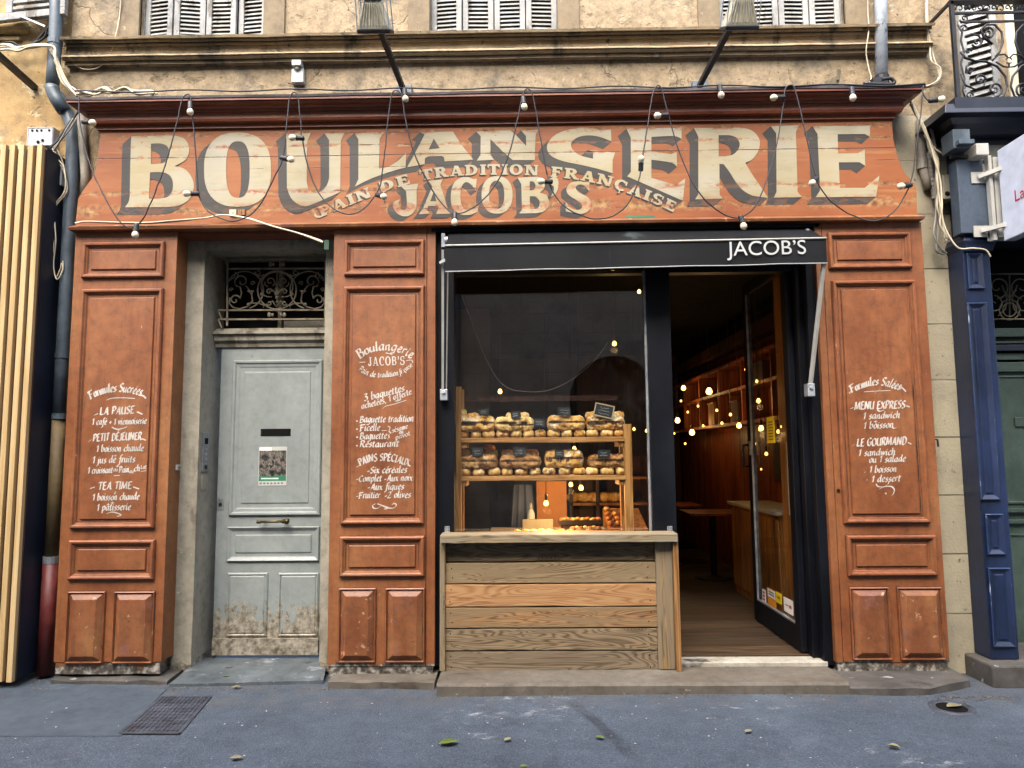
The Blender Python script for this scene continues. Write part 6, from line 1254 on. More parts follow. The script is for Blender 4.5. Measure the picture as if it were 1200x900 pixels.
obj('cable', MB().tube(path([(1080,103),(1083,112),(1087,117),(1090,118)]), .0048, 6), m_cableb, sl_, smooth=True)
def fest(px, py, dx, dy):
    p = P(px, py, SL_Y-.004); d = Vector((dx, -.15, -dy)).normalized()
    h = obj('lamp_holder', MB().lathe(p, [(.006,-.012),(.016,-.008),(.018,.0),(.017,.035),(.02,.038),(.02,.046)], d, 12), m_socket, sl_, smooth=False)
    q = p+d*.046; r = .0235
    obj('bulb', MB().lathe(q, [(.013,0),(.016,.006),(r*.92,.018),(r,.028),(r*.9,.04),(r*.5,.049),(.002,.052)], d, 14), m_bulb, h, smooth=True)
for px, py, dx, dy in ((98,143,1,.15),(160,264,0,1),(223,121,.1,.8),(232,227,-.3,.05),(355,162,-1,0),(330,185,1,.25),(442,228.5,.2,.1),(533,250,0,.6),(474,106,.1,.7),(613,115,.1,.9),(646,213,-1,0),(751,199,0,-.5),(782,135,-1,.1),(843,101,.1,1),(868,254,.2,1),(918,114,-1,.1),(957,209,-.2,.2),(998,104,0,1),(1067,217,-1,.15),(1090,118,1,-.05)):
    fest(px, py, dx, dy)
# floodlights on arms
def flood(b, e, head, label, hw=.205):
    base = P(*b, .02); end = P(*e, -.82)
    t = thing('floodlight', base, label, 'floodlight', 'floodlights over the sign')
    obj('arm', MB().bar(base, end, .036, .036), m_blackiron, t, bevel=.003)
    obj('wall_bracket', MB().box(base.x-.05, base.x+.06, base.y-.02, WY+.0, base.z-.05, base.z+.04), m_pipe, t, bevel=.004)
    c = P(*head, -.86); w, d_, h = hw, .16, .17
    zb_ = c.z-h/2; TM = Matrix.Rotation(R(30), 3, 'X')
    def tl(mb): return mb.warp(lambda v: TM @ (v-c)+c)
    obj('glass_rim', tl(MB().box(c.x-w/2, c.x+w/2, c.y-d_/2, c.y+d_/2, zb_-.022, zb_)), m_blackiron, t, bevel=.004)
    L_ = []
    for f_, zz in ((1., zb_+.001), (.96, zb_+.02), (.58, zb_+h*.86), (.5, zb_+h*.95)): L_.append([(c.x-w/2*f_*.93, c.y-d_/2*f_*.93, zz), (c.x+w/2*f_*.93, c.y-d_/2*f_*.93, zz), (c.x+w/2*f_*.93, c.y+d_/2*f_*.93, zz), (c.x-w/2*f_*.93, c.y+d_/2*f_*.93, zz)])
    obj('reflector', tl(MB().loft(L_)), m_floodcase, t, bevel=.002)
    for i in range(9): x = -w*.38+w*.76*i/8; obj('cooling_fin', tl(MB().bar((c.x+x, c.y-d_*.48, zb_+.02), (c.x+x*.62, c.y-d_*.31, zb_+h*.85), .004, .008)), m_floodcase, t)
    cg = MB()
    for sx in (-1, 1):
        for sy in (-1, 1): cg.bar((c.x+sx*w*.48, c.y+sy*d_*.48, zb_), (c.x+sx*w*.46, c.y+sy*d_*.46, zb_+h), .005, .005)
        cg.bar((c.x+sx*w*.46, c.y-d_*.46, zb_+h), (c.x+sx*w*.46, c.y+d_*.46, zb_+h), .005, .005)
    for sy in (-1, 1): cg.bar((c.x-w*.46, c.y+sy*d_*.46, zb_+h), (c.x+w*.46, c.y+sy*d_*.46, zb_+h), .005, .005)
    for i in range(5): x = -w*.36+w*.72*i/4; cg.bar((c.x+x, c.y-d_*.52, zb_), (c.x+x, c.y-d_*.48, zb_+h), .003, .003)
    obj('wire_guard', tl(cg), m_galv, t)
    obj('gear_box', tl(MB().box(c.x-w*.3, c.x+w*.3, c.y-.05, c.y+.05, zb_+h*.96, zb_+h+.09)), m_blackiron, t, bevel=.006)
flood((473.5,107), (441,24), (438.5,17), 'wire guarded floodlight on a black arm above the letters LAN')
flood((819,102), (862,20), (868,13), 'wire guarded floodlight on a black arm above the letter R')
# sensor box, anchors
a = P(349, 86, .1); sb = thing('sensor_box', (a.x, .12, a.z-.07), 'little white sensor box on the wall above the sign', 'sensor')
obj('housing', MB().box(a.x-.046, a.x+.046, .09, .14, a.z-.075, a.z+.035), m_white, sb, bevel=.006); obj('hood', MB().box(a.x-.036, a.x+.036, .055, .139, a.z+.04, a.z+.085), m_white, sb, bevel=.006)
obj('lens', MB().ball((a.x, .085, a.z+.03), (.022,.02,.018), 10), m_box2, sb, smooth=True); obj('flex', MB().tube([(a.x-.01, .1, a.z-.07), (a.x-.015, .06, a.z-.11), (a.x-.02, -.05, a.z-.16)], .004, 6), m_cableb, sb)
# ------------------------------------------------------------------ left side: downpipe, boxes, cables, slatted shopfront
dp = thing('drainpipe', (P(60, 640, .08).x, .08, .45), 'slate grey drainpipe with an elbow, ochre and mossy lower down', 'drainpipe')
d1 = [(66,16),(65,50),(63,75),(61.5,103)]; pr_ = .046
obj('upper_pipe', MB().tube([P(*q, .05) for q in [(67,-80)]+d1], pr_, 14), m_pipe, dp, smooth=True)
obj('elbow', MB().tube([P(61.5,101,.05), P(61.5,106,.05), P(66,116,.05), P(75,130,.055)], pr_*1.06, 14), m_pipe, dp, smooth=True)
obj('lower_pipe', MB().tube([P(68,112,.09), P(79,134,.09), P(85,150,.09), P(85.5,175,.09), P(78,330,.09), P(73,420,.09), P(69.5,490,.09)], pr_, 14), m_pipe, dp, smooth=True)
for px, py in ((64.5,50),): a = P(px, py, .05); obj('collar', MB().tube([a-Vector((0,0,.018)), a+Vector((0,0,.018))], pr_*1.13, 14), m_pipe, dp)
for px, py in ((73.3,417),(70,488)): a = P(px, py, .09); obj('collar', MB().tube([a-Vector((0,0,.02)), a+Vector((0,0,.02))], pr_*1.12, 14), m_pipe, dp)
a = P(69, 490, .09); b = P(60, 655, .09); obj('ochre_pipe', MB().tube([a, b], pr_*.95, 14), m_pipe_rust, dp, smooth=True); obj('collar', MB().tube([b+Vector((0,0,.02)), b-Vector((0,0,.03))], pr_*1.15, 14), m_galv, dp)
c_ = P(52, 790, .09); obj('iron_boot', MB().tube([b-Vector((0,0,.03)), c_], pr_*1.12, 14), m_redpipe, dp, smooth=True)
gp_ = thing('grey_conduit', P(97, 230, .1), 'grimy grey conduit running down beside the left end of the sign', 'pipe')
obj('tube', MB().tube([P(95,135,.1), P(97,165,.1), P(100,205,.1), P(99,235,.11)], .031, 10), m_pvc, gp_, smooth=True)
def box_thing(name, px, Y, label, cat, m, dp_=.06, bits=()):
    x0, x1, z0, z1 = BX(*px, Y); t = thing(name, ((x0+x1)/2, Y, z0), label, cat); obj('housing', MB().box(x0, x1, Y, Y+dp_, z0, z1), m, t, bevel=.006)
    obj('lid_seam', MB().frame(x0+.004, x1-.004, z0+.004, z1-.004, [(0,Y-.001),(.0,Y-.004),(.006,Y-.004),(.006,Y-.001)]), m, t)
    for nm, u, v, r in bits: obj(nm, MB().lathe((x0+(x1-x0)*u, Y-.001, z0+(z1-z0)*v), [(r,-.004),(r,.0)], 'Y', 10), m_void, t)
    return t
box_thing('junction_box', (31.5,148.5,62,171), .1, 'white electrical junction box above the larch slats', 'electrical box', m_box, .07, [('knockout', .2, .8, .008), ('knockout', .38, .8, .008), ('knockout', .55, .8, .008), ('knockout', .85, .8, .008), ('knockout', .45, .2, .012), ('knockout', .62, .28, .011)])
box_thing('junction_box', (57,190,72,217), .06, 'small grey electrical box beside the drainpipe below the white one', 'electrical box', m_box, .1, [('cable_gland', .68, .25, .018)])
obj_ = thing('iron_bar', P(40, 102, .14), 'dark square iron bar sticking out of the yellow wall', 'iron bar'); obj('bar', MB().bar(P(41,103,.165), P(-14,54,-.35), .04, .04), m_blackiron, obj_)
def cables(name, pts, Y, r, m, label, cnt=1, spread=2.2, grp=None):
    t = thing(name, P(*pts[0], Y), label, 'cable', grp)
    for i in range(cnt):
        rg = random.Random(i*7+int(pts[0][0])); q = [(a+rg.uniform(-spread, spread)*(cnt > 1), b+rg.uniform(-spread, spread)*(cnt > 1), 0) for a, b in pts]
        obj('strand', MB().tube([P(v.x, v.y, Y-.012*i+.01*math.sin(v.y*.1+i)) for v in smooth(q, 6)], r, 6), m, t, smooth=True)
cables('cable_bundle', [(-30,62),(5,55),(20,57),(38,55),(56,53),(62,60),(66,72),(74,92),(84,104),(92,110)], .02, .008, m_cablew, 'cream cable bundle crossing the drainpipe and dropping to the sign', 6, 3.2)
cables('cable_bundle', [(-30,58),(8,52),(25,56),(40,52),(52,42),(58,34)], .1, .007, m_cableb, 'black cables running along the yellow wall to the drainpipe', 4, 3.2)
cables('wall_cable', [(76,66),(84,73),(98,81),(115,79),(128,66),(136,40),(141,10),(142,-40)], .1, .0045, m_cablew, 'thin cream cable looping across the string course at the left')
cables('cable_tangle', [(92,108),(108,110),(120,105),(132,107),(148,104),(160,108),(176,108),(182,111)], -.06, .008, m_cablew, 'tangle of cream cables lying on the sign cornice', 5, 3.0)
cables('cable_tangle', [(93,130),(84,140),(78,150),(72,160),(66,168),(60,172)], .02, .006, m_cableb, 'black flex from the sign end to the white junction box', 2, 1.5)
cables('cable_tangle', [(62,172),(70,188),(76,200),(77,222),(66,240),(62,255),(64,285),(62,310),(66,325),(72,318),(74,308)], .05, .0045, m_cablew, 'loose white cables dangling beside the navy panel', 3, 2.5)
cables('cable_tangle', [(88,138),(80,150),(70,165),(62,176)], .01, .0045, m_cableg, 'grey cables between the drainpipe and junction box', 3, 3)
cables('ledge_cable', [(88,262),(100,259.5),(130,261),(170,261.5),(205,259),(240,256),(262,252),(290,256),(320,265),(350,274),(372,281),(378,284)], -.075, .0055, m_cablew, 'pale cable sagging along the bottom edge of the sign to the doorway', 2, .7)
a = P(383, 286, .0); tag(obj('cable_clip', MB().box(a.x-.02, a.x+.015, .0, .03, a.z-.04, a.z+.03), flat('dark green tape', D('1E4A34', .8), .6)), 'dark green taped clip at the doorway corner under the sign', 'clip')
a = P(279, 249.5, SY); 
for ox, m_ in ((-5, m_cablew), (5, m_postwarm)):
    a = P(279+ox, 249.5, SY); tag(obj('wooden_cleat', MB().box(a.x-.026, a.x+.024, SY-.018, SY-.004, a.z-.02, a.z+.02).lathe((a.x, SY-.018, a.z), [(.006,-.004),(.006,.0)], 'Y', 8), m_), '%s cable cleat nailed under the letter O' % ('cream' if ox < 0 else 'tan'), 'cleat')
# larch slats in front of the left neighbour
sx1 = (P(52, 200, -.13).x+P(14, 797, -.13).x)/2; zt_ = P(26, 171, -.13).z; szb = P(12, 800, -.13).z
sf_ = thing('slatted_screen', (sx1-.5, -.1, szb), 'golden larch slat screen with navy return left of the drainpipe', 'screen')
pitch = .066
for i in range(24):
    x1_ = sx1-i*pitch; obj('slat', MB().box(x1_-.038, x1_, -.15, -.118, szb+.01*rnd.random(), zt_+rnd.uniform(-.004,.004)), m_slat, sf_, bevel=.002)
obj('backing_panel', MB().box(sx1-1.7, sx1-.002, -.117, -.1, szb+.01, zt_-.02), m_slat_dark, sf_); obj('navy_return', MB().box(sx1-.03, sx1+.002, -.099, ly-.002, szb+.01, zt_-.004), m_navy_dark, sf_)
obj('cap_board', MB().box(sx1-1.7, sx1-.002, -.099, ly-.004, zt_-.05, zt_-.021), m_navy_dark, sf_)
# ------------------------------------------------------------------ right neighbour: navy pilaster, cornice, green door, sign, balcony
NY = -.05
nx0 = (P(1130, 300, NY).x+P(1166, 760, NY).x)/2 - .02; nx1 = (P(1159, 300, NY).x+P(1195.5, 775, NY).x)/2
zN0, zN1 = .13, P(1140, 292, NY).z
npil = thing('shop_pilaster', ((nx0+nx1)/2, 0, zN0), 'navy blue panelled pilaster of the neighbouring shop at the right edge', 'pilaster')
obj('post', MB().box(nx0, nx1, NY, .148, zN0, zN1), m_navy, npil, bevel=.004)
def npan(px, pf=None):
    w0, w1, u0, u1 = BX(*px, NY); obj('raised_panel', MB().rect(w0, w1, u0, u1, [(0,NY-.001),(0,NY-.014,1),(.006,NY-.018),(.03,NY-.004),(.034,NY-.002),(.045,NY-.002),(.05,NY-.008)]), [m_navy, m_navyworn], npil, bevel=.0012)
for q in ((1132.5,297,1151.5,339), (1140,355,1163,586), (1154.5,602,1176,650), (1159.5,665,1186,758)): npan(q)
obj('capital', MB().corn(nx0+.03, nx1-.02, [(NY-.004, zN1-.03), (NY-.03, zN1-.02), (NY-.04, zN1+.02), (NY-.05, zN1+.05), (NY-.03, zN1+.1)], .14), m_navy, npil, bevel=.003)
pb = tag(obj('plinth_block', MB().box(nx0-.07, 6, -.17, .4, -.03, .125), m_curb, bevel=.015), 'grey stone plinth block under the navy pilaster', 'plinth')
# entablature
ent = thing('shop_cornice', (nx0+1, .0, 3.2), 'dark navy shop entablature with stepped cornice under the balcony', 'cornice')
EX = 8.
def ez(px, py, Y): return P(px, py, Y).z
c0 = nx0-.02
zc0, zc1 = ez(1150, 158, -.1), ez(1150, 119.5, -.38)
xlp = P(1122, 120, -.3).x
pf = [(-.06, zc0), (-.09, zc0+.01), (-.1, zc0+.05), (-.13, zc0+.07), (-.17, zc0+.12), (-.21, zc0+.14), (-.23, zc0+.17), (-.25, zc1-.01), (-.25, zc1)]
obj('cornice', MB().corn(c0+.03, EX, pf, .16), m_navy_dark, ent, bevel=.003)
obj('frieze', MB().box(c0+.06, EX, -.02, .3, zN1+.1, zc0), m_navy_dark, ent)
obj('frieze_band', MB().box(c0+.08, EX, -.05, -.021, ez(1160,192,-.05), ez(1160,170,-.05)), mk('grey green frieze', DD('55584C','6A6C5E'), 4, rough=(.5,.6)), ent)
# grey fascia box behind the sign
x0, x1, z0, z1 = P(1119.5, 230, -.08).x, P(1164, 230, -.12).x, P(1140, 274, -.1).z, P(1140, 188, -.1).z
fb_ = thing('fascia_box', ((x0+x1)/2, -.05, z0), 'slate blue metal fascia box carrying the white projecting sign', 'fascia box'); obj('body', MB().box(x0, x1, -.12, -.022, z0, z1), m_fascia, fb_, bevel=.004)
lf = thing('lamp_fitting', P(1121, 180, -.15), 'dark grey fitting with a cream box above the slate fascia box', 'fitting')
q0, q1, q2, q3 = BX(1112, 155, 1132, 177, -.15); obj('housing', MB().box(q0, q1, -.2, -.06, q2, q3), m_pipe, lf, bevel=.004)
q0, q1, q2, q3 = BX(1120, 166, 1138, 171, -.2); obj('visor', MB().box(q0, q1, -.24, -.1, q2, q3), m_pipe, lf, bevel=.003)
q0, q1, q2, q3 = BX(1142, 169, 1157, 183, -.2); obj('terminal_box', MB().box(q0, q1, -.22, -.08, q2, q3), m_whitemetal, lf, bevel=.006)
obj('mounting_arm', MB().bar((q0-.12, -.12, q2+.03), (q0+.02, -.12, q2+.03), .02, .02), m_blackiron, lf)
# white blade sign
SX = 3.32
ps = thing('projecting_sign', (SX, -.6, P(1178, 282, -.2).z), 'white projecting sign with red lettering starting La at the right edge', 'sign')
ya = PX(1172, 225, SX).y; zb1, zt1 = PX(1176, 283, SX).z, PX(1171, 175, SX).z
obj('board', MB().box(SX, SX+.08, ya-1.0, ya, zb1, zt1), flat('cool white acrylic', D('DCE4F4', .66), .35), ps, bevel=.006)
l0, l1 = PX(1190, 236.5, SX), PX(1200, 231.5, SX)
builtin_text('lettering', 'La', flat('red sign lettering', D('B8182E', .8), .4), ps, (SX-.002, l0.y, l0.z), (0,-1,0), (0,0,1), 1.25*(PX(1191, 225.5, SX).z-PX(1191, 236.5, SX).z))
for zz in (zt1-.11, zb1+.07): obj('bracket_arm', MB().box(SX+.02, SX+.06, ya+.001, -.121, zz-.025, zz+.025), m_whitemetal, ps, bevel=.003); obj('bracket_plate', MB().box(SX-.06, SX+.12, -.13, -.121, zz-.045, zz+.045), m_whitemetal, ps)
for px, py, qx, qy in ((1146, 208, 1173, 197), (1149, 271, 1178, 263)):
    a = P(px, py, -.13); b = PX(qx, qy, SX); obj('bracket_arm', MB().bar((a.x-.0, -.135, a.z), (SX+.01, min(b.y, -.2), b.z), .026, .03), m_whitemetal, ps, bevel=.002); obj('bracket_plate', MB().box(a.x-.045, a.x+.08, -.13, -.1225, a.z-.04, a.z+.04), m_whitemetal, ps)
obj('back_frame', MB().box(P(1160,230,-.16).x, P(1164,230,-.16).x, -.17, -.13, zb1+.02, zt1-.02).box(P(1166,230,-.16).x, P(1172,230,-.16).x, -.166, -.14, zb1+.04, zt1-.03), m_whitemetal, ps)
# green door with grille
GX0, GX1 = nx1-.05, nx1+1.1; gy = .5
g_ = thing('shop_door', (GX0+.5, gy, .13), 'dark green panelled door with transom ironwork at the far right', 'door')
zt_, zb_ = ez(1190, 436, gy), .13
obj('leaf', MB().box(GX0, GX1, gy, gy+.05, zb_, zt_), m_green, g_, bevel=.003)
for q in ((1173,440,1240,590), (1186,625,1250,760)):
    w0, w1, u0, u1 = BX(*q, gy); obj('door_panel', MB().rect(w0, w1, u0, u1, [(0,gy-.001),(0,gy-.012),(.012,gy-.014),(.02,gy-.004),(.06,gy-.003)]), m_green, g_)
for zz, h in ((ez(1190, 598, gy), .03), (ez(1190, 611, gy), .03)): obj('lock_rail', MB().box(GX0+.02, GX1, gy-.03, gy-.001, zz-h/2, zz+h/2), m_green, g_, bevel=.004)
w0, w1, u0, u1 = BX(1188, 489, 1215, 500, gy); obj('letter_plate', MB().box(w0, w1, gy-.015, gy-.004, u0, u1), m_green, g_, bevel=.004)
for pa, pb_, d in ((436,425,.03), (422,414,.02), (412,405,.05), (403,400,.03), (396,386,.06)):
    obj('transom_moulding', MB().box(GX0, GX1, gy-d, gy+.05, ez(1185, pa, gy), ez(1185, pb_, gy)), m_green if pa != 412 else m_navy_dark, g_, bevel=.004)
obj('transom_void', MB().box(GX0-.3, GX1, .6, .615, ez(1185, 385, gy), 3.3), m_void, g_)
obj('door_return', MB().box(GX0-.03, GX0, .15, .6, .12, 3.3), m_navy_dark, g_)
gm = MB(); ggy = .45
def g2(cx, cy): return P(1150+(cx)/5., 310+cy/5., ggy)
for cy in (55, 320): gm.bar(g2(30, cy), g2(420, cy), .01, .01)
for m_x in (0, 1):
    F = (lambda p: p) if not m_x else (lambda p: (330-p[0], p[1]))
    for s_ in (spiral(95, 130, 70, 12, -90, 330), spiral(75, 235, 55, 10, 90, -320), [(100,300),(140,260),(150,200),(120,120)], [(165,200),(140,160),(125,150)]): scr(gm, [F(p) for p in s_], .0055, g2)
scr(gm, [(165,60),(165,310)], .0055, g2, False)
for r_ in (60, 40): scr(gm, [(165+r_*math.cos(R(a)), 265+r_*math.sin(R(a))) for a in range(0, 361, 20)], .005, g2, False)
obj('transom_grille', gm, m_iron, g_, smooth=True)
# balcony
by = -.18
bx0 = P(1118.5, 60, by).x
bal = thing('balcony_railing', (bx0+.5, by, P(1130, 118, by).z), 'black wrought iron balcony railing full of scrolls at the upper right', 'railing')
def bp(cx, cy): return P(1095+cx/6.92, cy/6.92, by)    # crop of the corner, scale 6.92
br = MB(); zt_, zb_ = bp(150, 12).z, bp(215, 815).z; X2 = bx0+1.5
br.box(bx0-.01, X2, by-.03, by+.03, zt_-.012, zt_+.012); br.box(bx0, X2, by-.01, by+.01, bp(300,105).z-.008, bp(300,105).z+.006); br.box(bx0+.06, X2, by-.008, by+.008, bp(300,178).z-.006, bp(300,178).z+.006)
br.box(bx0-.012, bx0+.012, by-.012, by+.012, zb_, zt_-.013); br.box(bx0, X2, by-.012, by+.012, zb_-.006, zb_+.016)
br.box(bx0-.01, bx0+.01, by+.031, .17, zt_-.01, zt_+.01); br.box(bx0-.008, bx0+.008, by+.02, .17, zb_, zb_+.016)
obj('rail_frame', br, m_blackiron, bal)
def bs_(pts, r=.009): m = MB(); scr(m, pts, r, bp); return m
bm = MB()
for i in range(9):
    cx = 205+i*112
    for s_ in (spiral(cx, 68, 34, 8, 200, -160, 18), ): scr(bm, s_, .006, bp)
    for s_ in (spiral(cx+52, 62, 24, 6, -20, 340, 16), ): scr(bm, s_, .006, bp)
obj('scroll_frieze', bm, m_blackiron, bal, smooth=True)
bm = MB()
for dx in (0, 560):
    F = lambda p: (p[0]+dx, p[1]) if dx == 0 else (1150-p[0]+60, p[1])
    for s_, r_ in ((spiral(345, 345, 42, 6, 200, 700)+[], .008), ([(250,300),(300,276),(360,290),(388,340),(360,380)], .009), (spiral(440, 270, 52, 6, 150, -420), .008), ([(470,360),(400,300),(378,240),(420,200),(490,200),(545,260),(555,340),(530,420),(495,460)], .010),
                   ([(215,420),(250,470),(330,495),(420,500),(510,540),(575,620),(590,700),(560,780),(510,802)], .010), (spiral(490, 725, 62, 8, -80, 480), .008), (spiral(370, 650, 48, 6, 0, 460), .008), ([(300,500),(260,540),(255,590),(290,600),(310,570)], .007),
                   ([(215,600),(250,690),(330,725),(400,700),(415,650)], .008), (spiral(275, 415, 26, 6, 0, 420), .007), (spiral(290, 575, 28, 6, 0, 420), .007), (spiral(240, 150, 38, 6, 200, 640), .007), (spiral(240, 232, 30, 6, 160, -280), .007), (spiral(285, 775, 30, 6, 0, 420), .007), (spiral(245, 705, 22, 5, 0, 400), .006),
                   ([(190,200),(225,260),(215,330),(240,420),(215,520),(245,640),(230,740),(260,810)], .008), ([(470,490),(520,445),(570,440),(600,470),(580,480)], .007), ([(500,500),(560,540),(605,545),(610,510),(585,510)], .007)):
        scr(bm, [F(p) for p in s_], r_, bp)
obj('scroll', bm, m_blackiron, bal, smooth=True)
slab = tag(obj('balcony_slab', MB().box(bx0-.06, X2+3, by-.06, .17, zb_-.1, zb_-.007), m_navy_dark), 'thin dark balcony slab resting on the navy cornice', 'balcony')
bw = thing('balcony_window', (bx0+.7, .17, zb_), 'balcony window with open grey louvred shutter and cream curtain', 'window')
obj('reveal', MB().box(P(1180,60,.16).x, P(1235,60,.16).x, .15, .168, zb_, zb_+2.3), flat('cream painted frame', D('E6DFC4', .8), .6), bw); obj('dark_opening', MB().box(P(1191,60,.15).x, P(1235,60,.15).x, .14, .149, zb_, zb_+2.3), m_void, bw)
sm_ = MB(); sa, sb2 = P(1128, 60, .1).x, P(1178, 60, .05).x; H = zb_+2.2
sm_.box(sa, sa+.05, .12, .155, zb_, H).box(sb2-.05, sb2, .12, .155, zb_, H)
z = zb_+.03
while z < H: sm_.loft([[(x, .122, z-.018+dz), (x, .13, z-.02+dz), (x, .15, z+.016+dz), (x, .142, z+.018+dz)] for x, dz in ((sa+.05, -.0), (sb2-.05, .05))]); z += .055
obj('shutter', sm_, m_shutter, bw, bevel=.003)
# ------------------------------------------------------------------ right wall services
gpz = thing('rain_pipe', P(1033, 96, .1), 'galvanised rain pipe coming down onto the right of the sign cornice', 'drainpipe')
obj('tube', MB().tube([P(1030.5,-120,.05), P(1033,88,.05)], .043, 14), m_pipegal, gpz, smooth=True); a = P(1033, 90, .05); obj('shoe', MB().tube([a, a-Vector((0,0,.05))], .052, 12).box(a.x-.09, a.x+.02, .0, .08, a.z-.075, a.z-.03), m_blackiron, gpz)
obj('hose', MB().tube([P(v.x, v.y, -.1) for v in smooth([(1034,93,0),(1044,92,0),(1048,97,0),(1040,99,0),(1012,98,0)], 5)], .013, 8), m_blackiron, gpz, smooth=True)
pv = thing('plastic_conduit', P(1091, 220, .1), 'cream grey plastic pipe bending down beside the right end of the sign', 'pipe')
obj('tube', MB().tube([P(1079,140,.1), P(1080,170,.1), P(1081,195,.1), P(1085,208,.1), P(1088,222,.1)], .032, 12), m_pvc, pv, smooth=True); a = P(1080.5, 186, .1); obj('collar', MB().tube([a, a-Vector((0,0,.08))], .038, 12), m_pvc, pv)
obj('corrugated_sleeve', MB().tube([P(1088+i*.35, 178+i*2.6, .08) for i in range(22)], .02, 10, rs=[.017+.003*(i % 2) for i in range(22)]), m_pvc, pv)
eb = thing('meter_box', P(1107, 232, .08), 'battered beige service box with a round hole left of the slate fascia box', 'electrical box'); q = BX(1105, 204, 1119, 233, .02); obj('housing', MB().box(q[0], q[1], .02, .15, q[2], q[3]), m_box2, eb, bevel=.008); a = P(1110, 227, .02); obj('hole', MB().lathe((a.x, .019, a.z), [(.018,-.003),(.018,.0)], 'Y', 12), m_void, eb)
cables('cable_bundle', [(1086,-30),(1086,20),(1089,50),(1093,70),(1100,80),(1101,92),(1092,100),(1078,102)], .1, .0065, m_cablew, 'cream cables running down the upper right wall to the sign end', 4, 1.8)
cables('cable_bundle', [(1068,120),(1076,135),(1083,150),(1090,170),(1097,190),(1101,215),(1101,245),(1104,265),(1110,283)], .0, .0065, m_cablew, 'cream cables dropping past the plastic pipe to the navy pilaster', 5, 3)
cables('cable_bundle', [(1092,150),(1095,180),(1099,215),(1099,250),(1097,275),(1100,293),(1108,296)], .06, .006, m_cableg, 'grey cables bunched beside the corrugated sleeve', 4, 3)
cables('wall_cable', [(1083,158),(1090,168),(1098,176),(1108,181),(1122,180)], -.02, .006, m_cablew, 'white flex swinging across to the dark grey fitting')
cables('wall_cable', [(1102,240),(1106,262),(1113,278),(1124,291),(1140,291),(1155,293),(1161,301)], -.1, .006, m_cablew, 'white cable looping over the head of the navy pilaster')
cables('wall_cable', [(1016.5,-30),(1017,10),(1018,35),(1015,60),(1018,80),(1021,92),(1016,100)], .05, .0045, m_cablew, 'thin cream cable hanging beside the galvanised rain pipe')
a = P(978, 95, .05); tag(obj('rusty_hook', MB().bar((a.x-.02, .14, a.z+.02), (a.x, -.0, a.z-.02), .03, .05).bar((a.x, .0, a.z-.02), (a.x+.005, -.02, a.z+.05), .02, .02), m_iron), 'rusty iron hook on the wall above the letter I', 'hook')
a = P(1119, 734, .148); tag(obj('vent_grate', MB().box(a.x-.055, a.x+.045, .135, .149, a.z-.055, a.z+.05).box(a.x-.045, a.x+.035, .128, .134, a.z-.035, a.z-.02).box(a.x-.045, a.x+.035, .128, .134, a.z+.0, a.z+.012), m_pipe), 'small slate air vent low on the block strip', 'vent')
for i, (px, py, d) in enumerate(((1106.5,520,-1), (1109,536,1))):
    a = P(px, py, .149); tag(obj('wall_stencil', MB().frame(a.x-.022, a.x+.022, a.z-.035, a.z+.035, [(0,.1485),(0,.1475),(.004,.1475),(.004,.1485)]), m_box2), 'faint square %s mark on the block strip' % ('upper' if i == 0 else 'lower'), 'mark')
# ------------------------------------------------------------------ pavement details
c4 = [PZ(*q, .0) for q in ((141,857),(210,857),(246,815),(190,815))]
dg = thing('drain_cover', ((c4[0].x+c4[2].x)/2, (c4[0].y+c4[2].y)/2, 0), 'square rusty iron inspection cover with a waffle grid set in the pavement', 'drain cover')
m_cast = m_ironcover
def bil(u, v, z): p = (c4[0]*(1-u)+c4[1]*u)*(1-v)+(c4[3]*(1-u)+c4[2]*u)*v; return Vector((p.x, p.y, gz(p.x, p.y)+z))
pl_ = MB(); pl_.loft([[bil(0,0,z), bil(1,0,z), bil(1,1,z), bil(0,1,z)] for z in (-.02, .003)]); obj('plate', pl_, m_cast, dg)
gm = MB(); N = 12
for i in range(N+1):
    u = i/N; w = .012 if 0 < i < N else .02
    gm.bar(bil(u, 0, .004), bil(u, 1, .004), w, .006); gm.bar(bil(0, u, .0043), bil(1, u, .0043), w, .006)
obj('waffle_grid', gm, m_cast, dg); ob_ = MB()
ob_.loft([[bil(-.03,-.03,z), bil(1.03,-.03,z), bil(1.03,1.03,z), bil(-.03,1.03,z)] for z in (-.02, .0025)]); obj('rim', ob_, m_void, dg)
p = PZ(1115, 826, 0); wc = thing('water_stopcock', (p.x, p.y, gz(p.x, p.y)), 'small oval iron water cover by the right kerb with a pale leaf in it', 'drain cover')
obj('ring', MB().lathe((p.x, p.y, gz(p.x, p.y)), [(.125,-.02),(.125,.004),(.11,.006),(.09,.004),(.085,-.01)], n=24), m_cast, wc, smooth=True); obj('well', MB().lathe((p.x, p.y, gz(p.x, p.y)), [(.084,-.03),(.084,.003)], n=24), m_void, wc)
def leaf(px, py, s, col, label, yaw, z=.012, curl=.25):
    p = PZ(px, py, .0); n = 7; V = []; F_ = []
    for i in range(n+1):
        u = i/n; w = s*.34*math.sin(math.pi*min(u*1.02, 1))**.8*(1-.25*u)+.001
        for sgn, dz in ((-1, curl), (0, 0), (1, curl*.8)): V.append((s*(u-.5), sgn*w, abs(sgn)*dz*w*1.6+s*curl*.35*(u-.4)**2))
    V = [(p.x+x*math.cos(yaw)-y*math.sin(yaw), p.y+x*math.sin(yaw)+y*math.cos(yaw), gz(p.x, p.y)+z+zz) for x, y, zz in V]
    for i in range(n):
        for k in range(2): F_.append((i*3+k, i*3+k+1, i*3+k+4, i*3+k+3))
    m = MB(); m.add(V, F_); o = obj('leaf', m, col, smooth=True); md = o.modifiers.new('thick', 'SOLIDIFY'); md.thickness = .0012
    return tag(o, label, 'leaf', 'fallen leaves')
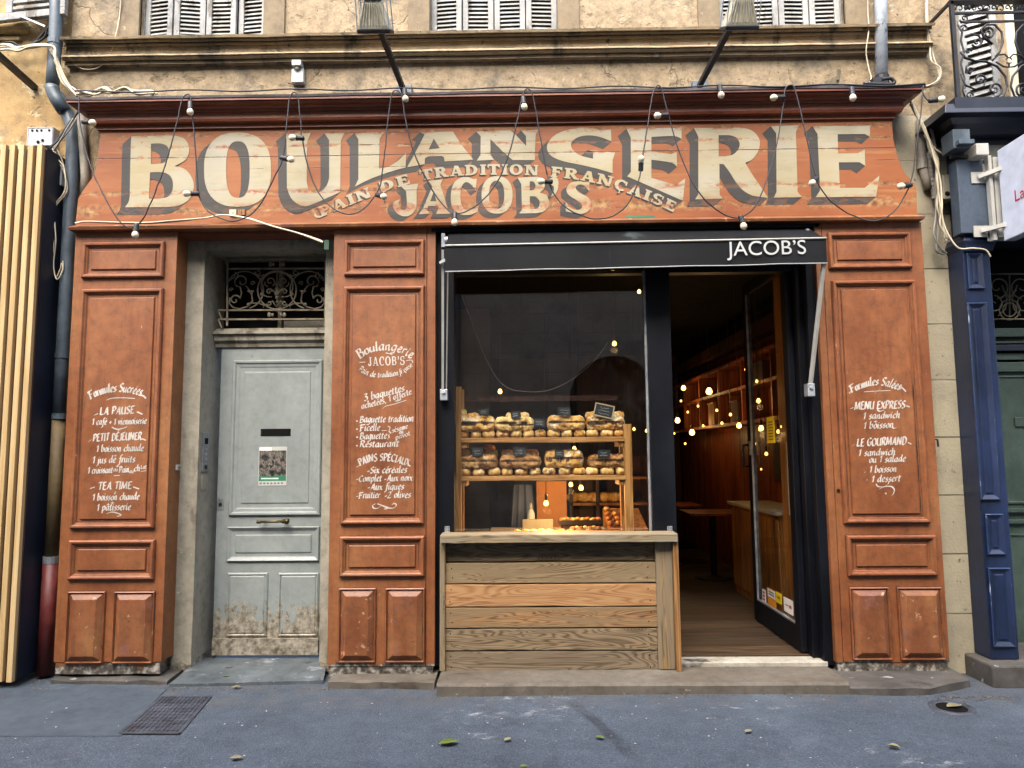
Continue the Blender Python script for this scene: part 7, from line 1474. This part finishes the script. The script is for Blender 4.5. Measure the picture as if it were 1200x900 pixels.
lg = mk('green leaf', [D('6E8A34', .42), D('93A850', .42)], 30, rough=(.45,.6), bump=.2); lp_ = mk('dry pale leaf', [D('A09468', .42), D('C4BC94', .42)], 30, rough=(.5,.7), bump=.2)
leaf(526, 870, .11, lg, 'largest green leaf, nearest on the pavement left of centre', .3); leaf(277, 888, .065, lp_, 'pale yellow leaf at the front left of the pavement', .1); leaf(703, 864, .055, lg, 'curled green leaf right of centre', -.5)
leaf(595, 866, .05, lp_, 'small pale leaf between the two green leaves', .8); leaf(614, 898, .045, lg, 'green leaf at the very front edge of the pavement', 0); leaf(877, 857, .05, lp_, 'pale star shaped leaf on the right of the pavement', .5)
leaf(1048, 875, .06, lp_, 'grey curled leaf at the front right', -.6, curl=.5); leaf(1118, 826, .10, lp_, 'pale leaf lying in the oval water cover', .2, z=.008)
leaf(277, 805, .06, lp_, 'orange dry leaf below the zinc step', .3); leaf(265, 796, .05, lg, 'green leaf on the front of the zinc step', 0, z=.03); leaf(362, 770, .06, lp_, 'dry leaf by the right jamb on the zinc step', 1.0, z=.045)
# grit swept against the wall, crumbs on the asphalt
gr_ = MB(); rg = random.Random(5)
def chip(x, y, z, r):
    s = [rg.uniform(.6, 1.3) for _ in range(3)]; a = rg.uniform(0, 3); v = [(1,0,0),(-1,0,0),(0,1,0),(0,-1,0),(0,0,.8),(0,0,-.5)]
    gr_.add([(x+r*(s[0]*p[0]*math.cos(a)-s[1]*p[1]*math.sin(a)), y+r*(s[0]*p[0]*math.sin(a)+s[1]*p[1]*math.cos(a)), z+r*s[2]*p[2]*.7) for p in v], [(0,2,4),(2,1,4),(1,3,4),(3,0,4),(2,0,5),(1,2,5),(3,1,5),(0,3,5)])
for i in range(1500):
    x = rg.uniform(-3.3, 3.6); yb = -.3 if -.6 < x < 2.05 else (-.32 if x > 2.05 else -.12)
    if mnoise.noise(Vector((x*1.6, 7, 0))) < rg.uniform(-.15, .35): continue
    chip(x, yb-abs(rg.gauss(0, .035))-.004, gz(x, yb)+.004, rg.uniform(.003, .008))
tag(obj('grit', gr_, mk('pale grit', [D('4A463E', .35), D('7C766A', .35), D('B0AA9E', .35)], 60, rough=(.8,.9)), base=(0,0,0)), 'grit and crumbs swept against the foot of the shopfront', 'grit', kind='stuff')
gr_ = MB()
for i in range(230):
    x = rg.uniform(-3.2, 3.4); y = rg.uniform(-1.9, -.35); chip(x, y, gz(x, y)+.003, rg.choice((.002, .003, .004, .007)))
tag(obj('crumbs', gr_, flat('white crumbs', D('D8D4CC', .42), .8), base=(0,0,0)), 'white crumbs and litter flecks scattered over the asphalt', 'litter', kind='stuff')
